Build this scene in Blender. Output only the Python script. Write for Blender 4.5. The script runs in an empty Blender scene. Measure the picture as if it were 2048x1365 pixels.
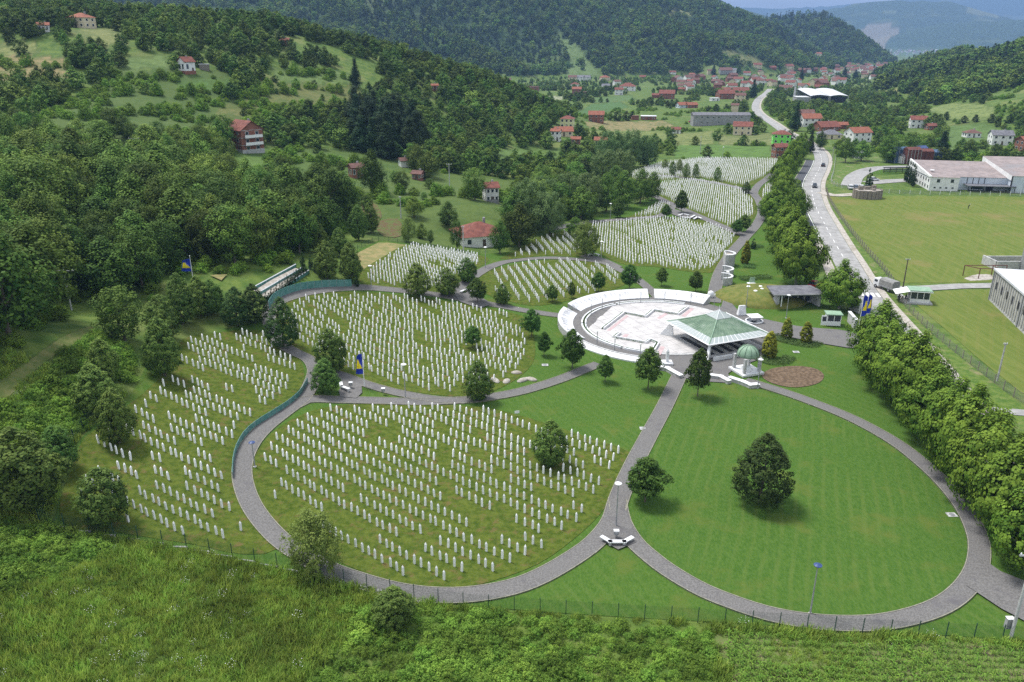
import bpy, bmesh, math, random
import numpy as np
from mathutils import Vector, Matrix, geometry
from math import sin, cos, pi, radians, hypot, atan2

random.seed(7)
R = random.Random(11)
NR = np.random.default_rng(5)
SC = bpy.context.scene
COL = SC.collection

# ------------------------------------------------------------------ camera
TH = radians(20.6); F = 1593.0; H = 52.0
cam_d = bpy.data.cameras.new('camera')
cam = bpy.data.objects.new('camera', cam_d); COL.objects.link(cam)
cam.location = (0, 0, H); cam.rotation_euler = (pi/2 - TH, 0, 0)
cam_d.sensor_width = 36; cam_d.lens = F/2048*36
cam_d.clip_start = 1; cam_d.clip_end = 60000
SC.camera = cam

# ------------------------------------------------------------------ sky, sun, exposure
SUN_EL, SUN_AZ = radians(64), radians(-55)       # azimuth from +Y towards +X
world = bpy.data.worlds.new('World'); SC.world = world; world.use_nodes = True
wn = world.node_tree; wn.nodes.clear()
sky = wn.nodes.new('ShaderNodeTexSky'); sky.sky_type = 'NISHITA'; sky.sun_disc = False
sky.sun_elevation = SUN_EL; sky.sun_rotation = SUN_AZ; sky.altitude = 300
sky.air_density = 1.0; sky.dust_density = 3.0; sky.ozone_density = 1.0
hs = wn.nodes.new('ShaderNodeHueSaturation'); hs.inputs['Saturation'].default_value = 0.5
bgn = wn.nodes.new('ShaderNodeBackground'); bgn.inputs['Strength'].default_value = 0.115
won = wn.nodes.new('ShaderNodeOutputWorld')
# broken overcast: pale cloud mixed over the sky by a soft noise
tcw = wn.nodes.new('ShaderNodeTexCoord'); nzw = wn.nodes.new('ShaderNodeTexNoise')
nzw.inputs['Scale'].default_value = 3.0; nzw.inputs['Detail'].default_value = 5
mpw = wn.nodes.new('ShaderNodeMapping'); mpw.inputs['Scale'].default_value = (1, 1, 3.5)
rmw = wn.nodes.new('ShaderNodeValToRGB')
rmw.color_ramp.elements[0].position = .35; rmw.color_ramp.elements[1].position = .62
rmw.color_ramp.elements[0].color = (.45, .45, .45, 1); rmw.color_ramp.elements[1].color = (.95, .95, .95, 1)
mxw = wn.nodes.new('ShaderNodeMix'); mxw.data_type = 'RGBA'
mxw.inputs[7].default_value = (5.0, 5.25, 5.6, 1)
L = wn.links.new
L(tcw.outputs['Generated'], mpw.inputs[0]); L(mpw.outputs[0], nzw.inputs['Vector'])
L(nzw.outputs['Fac'], rmw.inputs[0]); L(rmw.outputs[0], mxw.inputs[0])
L(sky.outputs[0], hs.inputs['Color']); L(hs.outputs[0], mxw.inputs[6])
L(mxw.outputs[2], bgn.inputs['Color']); L(bgn.outputs[0], won.inputs['Surface'])

sun_d = bpy.data.lights.new('sun', 'SUN'); sun_d.energy = 2.5; sun_d.angle = radians(16); sun_d.color = (1, .975, .94)
sun = bpy.data.objects.new('sun', sun_d); COL.objects.link(sun)
sd = Vector((sin(SUN_AZ)*cos(SUN_EL), cos(SUN_AZ)*cos(SUN_EL), sin(SUN_EL)))
sun.rotation_euler = (-sd).to_track_quat('-Z', 'Y').to_euler()
SC.view_settings.view_transform = 'Standard'; SC.view_settings.look = 'None'
SC.view_settings.exposure = 0.93; SC.view_settings.gamma = 1.0
SC.view_settings.use_curve_mapping = False
cy = SC.cycles
cy.max_bounces = 6; cy.diffuse_bounces = 3; cy.glossy_bounces = 2; cy.transmission_bounces = 2
cy.transparent_max_bounces = 12; cy.volume_bounces = 0; cy.use_denoising = False; cy.denoiser = 'OPENIMAGEDENOISE'; cy.denoising_input_passes = 'RGB_ALBEDO_NORMAL'
cy.caustics_reflective = False; cy.caustics_refractive = False
cy.sample_clamp_indirect = 4

# ------------------------------------------------------------------ ground height
def ray(px, py):
    u = (px-1024)/F; v = (py-682)/F
    return np.array([u, cos(TH)-v*sin(TH), -(sin(TH)+v*cos(TH))])
def at_z(px, py, z=0.0):
    d = ray(px, py); t = (z-H)/d[2]; return np.array([d[0]*t, d[1]*t, z])
def at_D(px, py, D):
    d = ray(px, py); t = D/hypot(d[0], d[1]); return np.array([d[0]*t, d[1]*t, H+d[2]*t])

def _hash(ix, iy, s):
    n = (ix.astype(np.int64)*374761393 + iy.astype(np.int64)*668265263 + s*974711) & 0x7fffffff
    n = ((n ^ (n >> 13))*1274126177) & 0x7fffffff
    return ((n ^ (n >> 16)) & 0xffff)/65535.0
def vnoise(x, y, s=0):
    ix = np.floor(x); iy = np.floor(y); fx = x-ix; fy = y-iy
    fx = fx*fx*(3-2*fx); fy = fy*fy*(3-2*fy)
    a = _hash(ix, iy, s); b = _hash(ix+1, iy, s); c = _hash(ix, iy+1, s); d = _hash(ix+1, iy+1, s)
    return (a*(1-fx)+b*fx)*(1-fy)+(c*(1-fx)+d*fx)*fy
def fbm(x, y, s=0, o=4):
    r = 0; a = .5
    for k in range(o):
        r = r+a*vnoise(x*2**k, y*2**k, s+k*17); a *= .5
    return r*2-1

ctl = []
for p in [(893,1165,0),(1024,1365,-.5),(2048,1365,0),(1500,1240,0),(700,1160,.4),(500,1085,1.2),(300,1090,2.6),(100,1050,4.5),
          (0,1365,3.5),(500,1365,1),(0,1150,5.5),(-300,1200,9),(2048,1150,0),(2048,900,0),(2048,700,0),(1800,800,0),(1600,750,0),(1330,660,0),
          (1330,900,0),(1000,900,.5),(700,900,1.5),(485,950,2.2),(300,950,4.2),(160,950,5),(600,780,2.6),(850,780,1.2),(1050,700,.4),
          (400,700,5.5),(320,760,6),(500,670,5.2),(560,640,5.2),(625,583,6),(700,578,5),(850,590,3),(1000,610,1.2),(1110,630,.4),
          (560,560,8.5),(630,535,8.5),(720,520,6.5),(830,495,5),(960,520,2.2),(1100,500,1),(1200,470,.5),(1150,530,.6),(1320,440,0),(1400,320,0),
          (1550,330,0),(1500,450,0),(1700,450,0),(2040,420,0),(2000,300,0),(1800,300,0),(1500,250,0),(1250,270,0),(1150,290,1),
          (1250,350,.8),(1060,480,1.6),(0,800,10),(90,720,11.5),(180,660,11),(200,780,8),(0,720,13),(2500,600,0),(2500,300,0)]:
    ctl.append(at_z(*p))
for p in [(143,620,148),(0,600,150),(0,450,200),(0,250,300),(490,303,298),(160,56,455),(372,146,385),(0,100,430),(300,400,225),(450,450,205),(600,400,235),
          (600,470,205),(975,405,242),(850,400,243),(710,355,272),(760,430,222),(900,440,222),(955,488,211),(1040,420,250),
          (850,290,345),(1000,330,335),(690,88,500),(500,48,500),(620,72,500),(850,128,510),(950,156,520),(1040,190,520),(1110,232,520),
          (560,170,400),(680,180,410),(420,220,350),(250,30,520),(100,20,540),(-300,20,520),(-300,300,300),(-300,500,190),(1080,300,420),(80,56,440)]:
    ctl.append(at_D(*p))
for x, y, z in [(0,700,0),(150,700,-1),(300,650,-1),(-600,300,130),(-600,700,110),(-350,650,70),(-150,650,25),(-150,800,10),(0,900,-2),(300,900,-3),(500,500,0),
                (0,30,0),(-80,25,4),(80,25,0),(60,560,0),(200,500,0)]:
    ctl.append(np.array([x, y, z], float))
ctl = np.array(ctl)
def _phi(r2): return 0.5*r2*np.log(r2+1e-9)
_cx = ctl[:, :2]/100.0; _n = len(ctl)
_K = _phi(((_cx[:, None]-_cx[None])**2).sum(-1))+np.eye(_n)*0.004
_P = np.c_[np.ones(_n), _cx]
_A = np.block([[_K, _P], [_P.T, np.zeros((3, 3))]])
_wt = np.linalg.solve(_A, np.r_[ctl[:, 2], np.zeros(3)])
def near_h(x, y):
    q = np.c_[x, y]/100.0
    out = np.empty(len(q))
    for i in range(0, len(q), 40000):
        qq = q[i:i+40000]
        k = _phi(((qq[:, None]-_cx[None])**2).sum(-1))
        out[i:i+40000] = k@_wt[:_n]+_wt[_n]+qq@_wt[_n+1:]
    return out
def sstep(a, b, x):
    t = np.clip((x-a)/(b-a), 0, 1); return t*t*(3-2*t)
def crest(lst): return np.array([at_D(*p) for p in lst])
RIDGES = [  # crest points, slope, noise amplitude, noise wavelength, seed
    (crest([(-900,-160,1900),(-300,-160,1900),(200,-120,2000),(500,-140,2050),(800,-150,2150),(1000,-130,2150),(1180,-70,2150),(1290,-25,2250),(1348,6,2350),(1392,22,2450),(1440,46,2600)]), .36, 105, 380, 3),
    (crest([(500,-40,1750),(700,15,1600),(860,58,1480),(960,98,1390),(1030,132,1320)]), .45, 16, 150, 21),
    (crest([(1180,-20,2050),(1240,25,1850),(1310,72,1680),(1390,112,1540),(1450,136,1450)]), .5, 16, 150, 29),
    (crest([(1400,60,2450),(1440,54,2600),(1495,44,2650),(1553,31,2700),(1645,27,2700),(1682,68,2700),(1716,106,2700),(1735,126,2750)]), .62, 16, 260, 5),
    (crest([(1380,34,5200),(1430,28,5300),(1474,14,5400),(1512,27,5600),(1545,60,5700)]), .3, 30, 600, 7),
    (crest([(1480,70,8200),(1560,36,8400),(1640,16,8600),(1717,3,8800),(1800,-2,8800),(1895,0,9000),(1960,16,9000),(2048,40,9200),(2200,60,9200)]), .3, 190, 1500, 9),
    (crest([(1780,70,7400),(1900,42,7600),(2048,36,7800),(2300,40,7600)]), .26, 70, 800, 13),
    (crest([(1250,20,14500),(1380,9,14500),(1470,12,14500),(1570,16,14500),(1650,12,15000),(1900,-12,15000),(2100,-6,15000),(2400,0,15000)]), .3, 160, 1800, 15),
    (crest([(1770,172,1500),(1800,150,1600),(1860,120,1500),(1930,110,1350),(1997,110,1250),(2048,102,1150),(2160,70,1050),(2400,30,1000)]), .30, 7, 120, 19),
    (crest([(1850,160,1250),(1950,136,1050),(2048,132,920),(2300,105,820)]), .26, 6, 110, 23),
    (crest([(1960,178,920),(2048,166,800),(2300,140,700)]), .2, 4, 90, 27),
]
def ground(x, y):
    x = np.atleast_1d(np.asarray(x, float)); y = np.atleast_1d(np.asarray(y, float))
    D = np.hypot(x, y)
    val = -0.0062*np.clip(D-700, 0, 6000)
    w = sstep(640, 900, D)
    h = np.zeros(len(x)); m = w < 1
    if m.any():
        hh = near_h(x[m], y[m])
        # small undulation away from the memorial
        und = sstep(-30, -80, x[m])*1.2*fbm(x[m]/28, y[m]/28, 2)
        h[m] = (hh+und)*(1-w[m])
    h = h+val*w
    for pts, sl, amp, wl, sd_ in RIDGES:
        P = pts[:, :2]; Z = pts[:, 2]
        mm = (D > np.hypot(P[:, 0], P[:, 1]).min()-Z.max()/sl-300)
        if not mm.any(): continue
        X = x[mm]; Y = y[mm]
        best = np.full(len(X), -1e9)
        for i in range(len(P)-1):
            d = P[i+1]-P[i]; l2 = d@d
            t = np.clip(((X-P[i, 0])*d[0]+(Y-P[i, 1])*d[1])/l2, 0, 1)
            dist = np.hypot(X-P[i, 0]-t*d[0], Y-P[i, 1]-t*d[1])
            zc = Z[i]+t*(Z[i+1]-Z[i])
            best = np.maximum(best, zc-sl*dist-dist*dist*sl*.00004)
        nz = fbm(X/wl, Y/wl, sd_, 5)
        best = best+nz*amp*np.clip((Z.max()+60-best)/Z.max()*.9, .12, 1)*np.clip((best-val[mm])/45, .04, 1)
        h[mm] = np.maximum(h[mm], best)
    return h
_ts = np.geomspace(25, 17000, 1400)
def hit(px, py):
    d = ray(px, py); n = d/hypot(d[0], d[1])
    g = ground(n[0]*_ts, n[1]*_ts); zz = H+n[2]*_ts
    b = np.nonzero(zz < g)[0]
    if len(b) == 0: return np.array([n[0]*9000, n[1]*9000, 0.0])
    i = b[0]
    if i == 0: return np.array([n[0]*_ts[0], n[1]*_ts[0], g[0]])
    a0 = zz[i-1]-g[i-1]; a1 = g[i]-zz[i]; t = _ts[i-1]+(_ts[i]-_ts[i-1])*a0/(a0+a1+1e-9)
    p = np.array([n[0]*t, n[1]*t]); return np.array([p[0], p[1], ground(p[0], p[1])[0]])
_hc = {}
def hp(px, py):
    k = (px, py)
    if k not in _hc: _hc[k] = hit(px, py)
    return _hc[k]
def gz(x, y): return float(ground(x, y)[0])
def poly(pts): return np.array([hp(*p)[:2] for p in pts])
def inside(P, x, y):
    x = np.asarray(x); y = np.asarray(y); c = np.zeros(x.shape, bool); j = len(P)-1
    for i in range(len(P)):
        xi, yi = P[i]; xj, yj = P[j]
        c ^= ((yi > y) != (yj > y)) & (x < (xj-xi)*(y-yi)/(yj-yi+1e-12)+xi); j = i
    return c
def dist_poly(line, x, y):
    x = np.asarray(x); y = np.asarray(y); b = np.full(x.shape, 1e9)
    for i in range(len(line)-1):
        d = line[i+1][:2]-line[i][:2]; l2 = d@d+1e-9
        t = np.clip(((x-line[i][0])*d[0]+(y-line[i][1])*d[1])/l2, 0, 1)
        b = np.minimum(b, np.hypot(x-line[i][0]-t*d[0], y-line[i][1]-t*d[1]))
    return b
def pxscale(p):
    """pixels per metre (photo pixels) at a world point"""
    return F/(p[1]*cos(TH)+(H-p[2])*sin(TH))

# ------------------------------------------------------------------ object helpers
def tag(o, label=None, cat=None, group=None, kind=None):
    if label: o['label'] = label
    if cat: o['category'] = cat
    if group: o['group'] = group
    if kind: o['kind'] = kind
    return o
def thing(name, label, cat, loc=(0, 0, 0), rz=0.0, group=None):
    o = bpy.data.objects.new(name, None); COL.objects.link(o)
    o.location = loc; o.rotation_euler = (0, 0, rz); o.empty_display_size = .3
    return tag(o, label, cat, group)
def link(name, me, parent=None, loc=None, rz=None, scale=None):
    o = bpy.data.objects.new(name, me); COL.objects.link(o); o.parent = parent
    if loc is not None: o.location = loc
    if rz is not None: o.rotation_euler = (0, 0, rz)
    if scale is not None: o.scale = scale
    return o
class MB:
    def __init__(s): s.v = []; s.f = []; s.m = []
    def add(s, vs, fs, mi=0):
        b = len(s.v); s.v += [tuple(map(float, q)) for q in vs]
        for f in fs: s.f.append(tuple(b+i for i in f)); s.m.append(mi)
        return s
    def box(s, x0, x1, y0, y1, z0, z1, mi=0):
        return s.add([(x0,y0,z0),(x1,y0,z0),(x1,y1,z0),(x0,y1,z0),(x0,y0,z1),(x1,y0,z1),(x1,y1,z1),(x0,y1,z1)],
              [(0,3,2,1),(4,5,6,7),(0,1,5,4),(1,2,6,5),(2,3,7,6),(3,0,4,7)], mi)
    def tube(s, pts, rs, n=8, mi=0, cap=True):
        pts = [Vector(p) for p in pts]; rings = []
        if not isinstance(rs, (list, tuple)): rs = [rs]*len(pts)
        for i, p in enumerate(pts):
            t = (pts[min(i+1, len(pts)-1)]-pts[max(i-1, 0)]).normalized()
            a = Vector((1, 0, 0)) if abs(t.x) < .9 else Vector((0, 1, 0))
            u = t.cross(a).normalized(); w = t.cross(u)
            rings.append([p+(u*cos(2*pi*k/n)+w*sin(2*pi*k/n))*rs[i] for k in range(n)])
        vs = [q for r in rings for q in r]; fs = []
        for i in range(len(pts)-1):
            for k in range(n):
                fs.append((i*n+k, i*n+(k+1) % n, (i+1)*n+(k+1) % n, (i+1)*n+k))
        if cap: fs += [tuple(range(n))[::-1], tuple((len(pts)-1)*n+k for k in range(n))]
        return s.add(vs, fs, mi)
    def lathe(s, prof, n=16, c=(0, 0), mi=0, cap=True, ph=0):
        vs = [(c[0]+r*cos(2*pi*k/n+ph), c[1]+r*sin(2*pi*k/n+ph), z) for r, z in prof for k in range(n)]; fs = []
        for i in range(len(prof)-1):
            for k in range(n): fs.append((i*n+k, i*n+(k+1) % n, (i+1)*n+(k+1) % n, (i+1)*n+k))
        if cap: fs += [tuple(range(n))[::-1], tuple((len(prof)-1)*n+k for k in range(n))]
        return s.add(vs, fs, mi)
    def prism(s, pts2, z0, z1, mi=0):
        n = len(pts2)
        a = sum(pts2[i][0]*pts2[(i+1) % n][1]-pts2[(i+1) % n][0]*pts2[i][1] for i in range(n))
        if a < 0: pts2 = list(pts2)[::-1]
        vs = [(p[0], p[1], z0) for p in pts2]+[(p[0], p[1], z1) for p in pts2]
        fs = [tuple(range(n))[::-1], tuple(range(n, 2*n))]+[(i, (i+1) % n, n+(i+1) % n, n+i) for i in range(n)]
        return s.add(vs, fs, mi)
    def extrude_x(s, prof, x0, x1, mi=0):
        """profile in (y,z) swept along x"""
        n = len(prof)
        vs = [(x0, p[0], p[1]) for p in prof]+[(x1, p[0], p[1]) for p in prof]
        fs = [tuple(range(n)), tuple(range(n, 2*n))[::-1]]+[(i, n+i, n+(i+1) % n, (i+1) % n) for i in range(n)]
        return s.add(vs, fs, mi)
    def mesh(s, name, mats, smooth=False):
        me = bpy.data.meshes.new(name); me.from_pydata(s.v, [], s.f)
        if not isinstance(mats, (list, tuple)): mats = [mats]
        for m in mats: me.materials.append(m)
        if len(mats) > 1: me.polygons.foreach_set('material_index', s.m)
        if smooth: me.polygons.foreach_set('use_smooth', [True]*len(s.f))
        bm = bmesh.new(); bm.from_mesh(me); bmesh.ops.recalc_face_normals(bm, faces=bm.faces); bm.to_mesh(me); bm.free()
        me.update(); return me
    def build(s, name, mats, parent=None, smooth=False, **k):
        return link(name, s.mesh(name, mats, smooth), parent, **k)
def npmesh(name, V, Q, mat, attrs=None, smooth=False, tri=False):
    """fast mesh from arrays; Q is (n,4) or (n,3)"""
    me = bpy.data.meshes.new(name); V = np.asarray(V, np.float32); Q = np.asarray(Q, np.int32); k = Q.shape[1]
    me.vertices.add(len(V)); me.vertices.foreach_set('co', V.ravel())
    me.loops.add(Q.size); me.loops.foreach_set('vertex_index', Q.ravel())
    me.polygons.add(len(Q)); me.polygons.foreach_set('loop_start', np.arange(len(Q), dtype=np.int32)*k)
    if smooth: me.polygons.foreach_set('use_smooth', np.ones(len(Q), bool))
    for an, (dom, typ, arr) in (attrs or {}).items():
        a = me.attributes.new(an, typ, dom)
        a.data.foreach_set('color' if 'COLOR' in typ else ('vector' if 'VECTOR' in typ else 'value'), np.asarray(arr, np.float32).ravel())
    if mat is not None: me.materials.append(mat)
    me.update(calc_edges=True); me.validate(); return me
# ------------------------------------------------------------------ materials
def nm(name):
    m = bpy.data.materials.new(name); m.use_nodes = True
    nt = m.node_tree; b = nt.nodes['Principled BSDF']
    b.inputs['Specular IOR Level'].default_value = .25
    return m, nt, b
def rgba(c): return (c[0], c[1], c[2], 1)
def M(name, c1, c2=None, scale=1.0, rough=.8, bump=0.0, detail=5, c3=None, scale2=None, metal=0, spec=.25, aniso=None, lo=.38, hi=.62, world=True, bscale=None, mow=None):
    """noise-varied solid: c1..c2 by noise at `scale`, c3 patches at `scale2` (per metre)"""
    m, nt, b = nm(name); n = nt.nodes; l = nt.links.new
    b.inputs['Roughness'].default_value = rough; b.inputs['Metallic'].default_value = metal
    b.inputs['Specular IOR Level'].default_value = spec
    if c2 is None: c2 = tuple(min(1, x*1.12) for x in c1)
    if world: co = n.new('ShaderNodeNewGeometry').outputs['Position']
    else: co = n.new('ShaderNodeTexCoord').outputs['Object']
    if aniso:
        mp = n.new('ShaderNodeMapping'); mp.inputs['Scale'].default_value = aniso[0]; mp.inputs['Rotation'].default_value = aniso[1]
        l(co, mp.inputs[0]); co2 = mp.outputs[0]
    else: co2 = co
    def noise(sc, src, d=detail):
        t = n.new('ShaderNodeTexNoise'); t.inputs['Scale'].default_value = sc; t.inputs['Detail'].default_value = d
        t.inputs['Roughness'].default_value = .62; l(src, t.inputs['Vector']); return t.outputs['Fac']
    def ramp(f, a, bb):
        r = n.new('ShaderNodeMapRange'); r.inputs[1].default_value = a; r.inputs[2].default_value = bb; r.interpolation_type = 'SMOOTHSTEP'
        l(f, r.inputs[0]); return r.outputs[0]
    f = noise(scale, co2)
    mx = n.new('ShaderNodeMix'); mx.data_type = 'RGBA'; mx.inputs[6].default_value = rgba(c1); mx.inputs[7].default_value = rgba(c2)
    l(ramp(f, lo, hi), mx.inputs[0]); out = mx.outputs[2]
    if c3 is not None:
        m2 = n.new('ShaderNodeMix'); m2.data_type = 'RGBA'; m2.inputs[7].default_value = rgba(c3)
        l(out, m2.inputs[6]); l(ramp(noise(scale2 or scale*.3, co), .52, .72), m2.inputs[0]); out = m2.outputs[2]
    if mow:   # mowing lines: (period in metres, direction, colour of the swath edges)
        mp2 = n.new('ShaderNodeMapping'); mp2.inputs['Rotation'].default_value = (0, 0, mow[1]); l(co, mp2.inputs[0])
        wv = n.new('ShaderNodeTexWave'); wv.inputs['Scale'].default_value = .314/mow[0]; wv.inputs['Distortion'].default_value = 4; wv.inputs['Detail'].default_value = 2
        wv.inputs['Detail Scale'].default_value = .25; l(mp2.outputs[0], wv.inputs['Vector'])
        mk = n.new('ShaderNodeMath'); mk.operation = 'MULTIPLY'; l(ramp(wv.outputs['Fac'], .6, 1.0), mk.inputs[0]); rr_ = n.new('ShaderNodeMath'); rr_.operation = 'MULTIPLY'; rr_.inputs[1].default_value = .42; l(ramp(noise(.09, co, 2), .3, .7), rr_.inputs[0]); l(rr_.outputs[0], mk.inputs[1])
        m4 = n.new('ShaderNodeMix'); m4.data_type = 'RGBA'; m4.inputs[7].default_value = rgba(mow[2]); l(out, m4.inputs[6]); l(mk.outputs[0], m4.inputs[0]); out = m4.outputs[2]
    l(out, b.inputs['Base Color'])
    if bump:
        bp = n.new('ShaderNodeBump'); bp.inputs['Strength'].default_value = 1.0; bp.inputs['Distance'].default_value = bump
        l(noise(bscale or scale*2, co, 3), bp.inputs['Height']); l(bp.outputs[0], b.inputs['Normal'])
    return m
def leafmat(name, dark, light, rough=.65, trans=.2, jit=.35, hj=.022, stand=False, sscale=.011):
    dark = tuple(x*1.45 for x in dark); light = tuple(x*1.45 for x in light)
    m, nt, b = nm(name); n = nt.nodes; l = nt.links.new
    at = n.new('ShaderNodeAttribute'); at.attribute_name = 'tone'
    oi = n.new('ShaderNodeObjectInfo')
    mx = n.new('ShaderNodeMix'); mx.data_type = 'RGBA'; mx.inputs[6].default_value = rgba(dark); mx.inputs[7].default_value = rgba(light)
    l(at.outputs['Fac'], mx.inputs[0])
    mr = n.new('ShaderNodeMapRange'); mr.inputs[3].default_value = 1-jit; mr.inputs[4].default_value = 1+jit
    l(oi.outputs['Random'], mr.inputs[0])
    hsv = n.new('ShaderNodeHueSaturation'); l(mr.outputs[0], hsv.inputs['Value']); l(mx.outputs[2], hsv.inputs['Color'])
    # hue drifts a little from plant to plant
    mh = n.new('ShaderNodeMath'); mh.operation = 'MULTIPLY'; mh.inputs[1].default_value = 7.31; l(oi.outputs['Random'], mh.inputs[0])
    fr = n.new('ShaderNodeMath'); fr.operation = 'FRACT'; l(mh.outputs[0], fr.inputs[0])
    mr2 = n.new('ShaderNodeMapRange'); mr2.inputs[3].default_value = .498-hj; mr2.inputs[4].default_value = .498+hj
    l(fr.outputs[0], mr2.inputs[0]); l(mr2.outputs[0], hsv.inputs['Hue'])
    if stand:   # stands of different growth over the slopes
        ps = n.new('ShaderNodeNewGeometry'); tx = n.new('ShaderNodeTexNoise'); tx.inputs['Scale'].default_value = sscale; tx.inputs['Detail'].default_value = 4; l(ps.outputs['Position'], tx.inputs['Vector'])
        mr3 = n.new('ShaderNodeMapRange'); mr3.inputs[1].default_value = .32; mr3.inputs[2].default_value = .68; mr3.inputs[3].default_value = .74; mr3.inputs[4].default_value = 1.35; l(tx.outputs['Fac'], mr3.inputs[0])
        mm_ = n.new('ShaderNodeMath'); mm_.operation = 'MULTIPLY'; l(mr.outputs[0], mm_.inputs[0]); l(mr3.outputs[0], mm_.inputs[1]); l(mm_.outputs[0], hsv.inputs['Value'])
    l(hsv.outputs[0], b.inputs['Base Color']); b.inputs['Roughness'].default_value = rough
    b.inputs['Specular IOR Level'].default_value = .08
    tr = n.new('ShaderNodeBsdfTranslucent'); l(hsv.outputs[0], tr.inputs['Color'])
    ms = n.new('ShaderNodeMixShader'); ms.inputs[0].default_value = trans
    out = n['Material Output']; l(b.outputs[0], ms.inputs[1]); l(tr.outputs[0], ms.inputs[2]); l(ms.outputs[0], out.inputs['Surface'])
    return m
def glassmat(name, col=(.03, .04, .05), rough=.08):
    m, nt, b = nm(name); b.inputs['Base Color'].default_value = rgba(col); b.inputs['Roughness'].default_value = rough
    b.inputs['Specular IOR Level'].default_value = .6; return m
def meshmat(name, col, wire=.12, cell=.1, rough=.6):
    """wire mesh: alpha grid in object space"""
    m, nt, b = nm(name); n = nt.nodes; l = nt.links.new
    b.inputs['Base Color'].default_value = rgba(col); b.inputs['Roughness'].default_value = rough
    uv = n.new('ShaderNodeUVMap'); sp = n.new('ShaderNodeSeparateXYZ'); l(uv.outputs[0], sp.inputs[0]); fs = []
    for k in (0, 1):
        a = n.new('ShaderNodeMath'); a.operation = 'MULTIPLY'; a.inputs[1].default_value = 1/cell; l(sp.outputs[k], a.inputs[0])
        c = n.new('ShaderNodeMath'); c.operation = 'FRACT'; l(a.outputs[0], c.inputs[0])
        d = n.new('ShaderNodeMath'); d.operation = 'LESS_THAN'; d.inputs[1].default_value = wire; l(c.outputs[0], d.inputs[0]); fs.append(d)
    mxm = n.new('ShaderNodeMath'); mxm.operation = 'MAXIMUM'; l(fs[0].outputs[0], mxm.inputs[0]); l(fs[1].outputs[0], mxm.inputs[1])
    tr = n.new('ShaderNodeBsdfTransparent'); ms = n.new('ShaderNodeMixShader')
    l(mxm.outputs[0], ms.inputs[0]); l(tr.outputs[0], ms.inputs[1]); l(b.outputs[0], ms.inputs[2]); l(ms.outputs[0], n['Material Output'].inputs['Surface'])
    return m

MAT = {}
MAT['marble'] = M('marble', (.74, .75, .77), (.86, .86, .86), 2.3, .55, lo=.3, hi=.6)
MAT['marble_panel'] = M('marble_panel', (.62, .63, .65), (.75, .75, .75), 1.2, .5)
MAT['names'] = M('names', (.38, .39, .41), (.68, .68, .69), 7, .6, aniso=((1, 1, .25), (0, 0, 0)), lo=.42, hi=.56)
MAT['slab'] = M('slab', (.43, .415, .405), (.52, .50, .49), .5, .6)
MAT['pink_slab'] = M('pink_slab', (.40, .30, .30), (.48, .37, .37), 1.5, .65)
MAT['pave'] = M('pave', (.108, .104, .100), (.172, .166, .160), 6, .85, .012, c3=(.105, .10, .105), scale2=.35, bscale=9)
MAT['concrete'] = M('concrete', (.36, .36, .36), (.50, .50, .49), 2, .85, c3=(.27, .27, .27), scale2=.6)
MAT['kerb'] = M('kerb', (.20, .195, .155), (.29, .275, .22), 3, .85)
MAT['asphalt_old'] = M('asphalt_old', (.25, .245, .24), (.33, .325, .315), .6, .85, c3=(.20, .197, .19), scale2=.12)
MAT['asphalt_new'] = M('asphalt_new', (.055, .057, .065), (.085, .087, .095), 2, .75)
MAT['gravel'] = M('gravel', (.30, .27, .23), (.44, .41, .37), 1.5, .95, .02, c3=(.24, .21, .15), scale2=.2)
MAT['paint'] = M('paint', (.74, .74, .72), (.82, .82, .81), 3, .6)
MAT['soil'] = M('soil', (.085, .058, .036), (.165, .115, .074), 2.2, .95, .05, bscale=5)
MAT['lawn'] = M('lawn', (.040, .096, .014), (.076, .138, .026), 4.5, .9, .06, c3=(.092, .128, .026), scale2=.16, bscale=9, aniso=((1, .4, 1), (0, 0, .10)), lo=.25, hi=.75, spec=.05, mow=(1.5, .35, (.105, .15, .036)))
MAT['lawn_b'] = M('lawn_b', (.042, .098, .014), (.078, .140, .026), 4.5, .9, .06, c3=(.092, .128, .026), scale2=.2, bscale=9, aniso=((1, .45, 1), (0, 0, -.45)), lo=.25, hi=.75, spec=.05, mow=(1.4, -.5, (.10, .148, .036)))
MAT['grave_grass'] = M('grave_grass', (.044, .075, .010), (.100, .128, .022), 1.3, .9, .12, c3=(.125, .100, .036), scale2=.8, bscale=4, lo=.28, hi=.7, spec=.05)
MAT['field_grass'] = M('field_grass', (.085, .130, .024), (.150, .175, .045), .9, .9, .06, c3=(.180, .160, .060), scale2=.05, bscale=4, aniso=((1, .1, 1), (0, 0, .55)), lo=.2, hi=.8, spec=.05, mow=(2.2, .55, (.16, .165, .05)))
MAT['verge'] = M('verge', (.055, .115, .012), (.110, .160, .028), .8, .85, .06, c3=(.22, .19, .10), scale2=.25, bscale=5)
MAT['mound'] = M('mound', (.095, .118, .020), (.155, .155, .036), .7, .85, .05, c3=(.09, .14, .025), scale2=.3, bscale=5)
MAT['white_paint'] = M('white_paint', (.74, .75, .76), (.80, .80, .80), 1, .55)
MAT['white_metal'] = M('white_metal', (.70, .71, .72), (.78, .78, .78), 2, .4)
MAT['grey_metal'] = M('grey_metal', (.30, .31, .32), (.40, .41, .42), 2, .45, metal=.4)
MAT['dark_metal'] = M('dark_metal', (.025, .028, .03), (.05, .052, .055), 2, .5, metal=.3)
MAT['copper'] = M('copper', (.095, .155, .105), (.155, .225, .155), .7, .7, c3=(.215, .27, .215), scale2=.5, aniso=((1, 1, .3), (0, 0, 0)))
MAT['copper_light'] = M('copper_light', (.19, .30, .205), (.26, .37, .27), 1, .6)
MAT['pane'] = glassmat('pane', (.34, .38, .37), .25)
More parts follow.
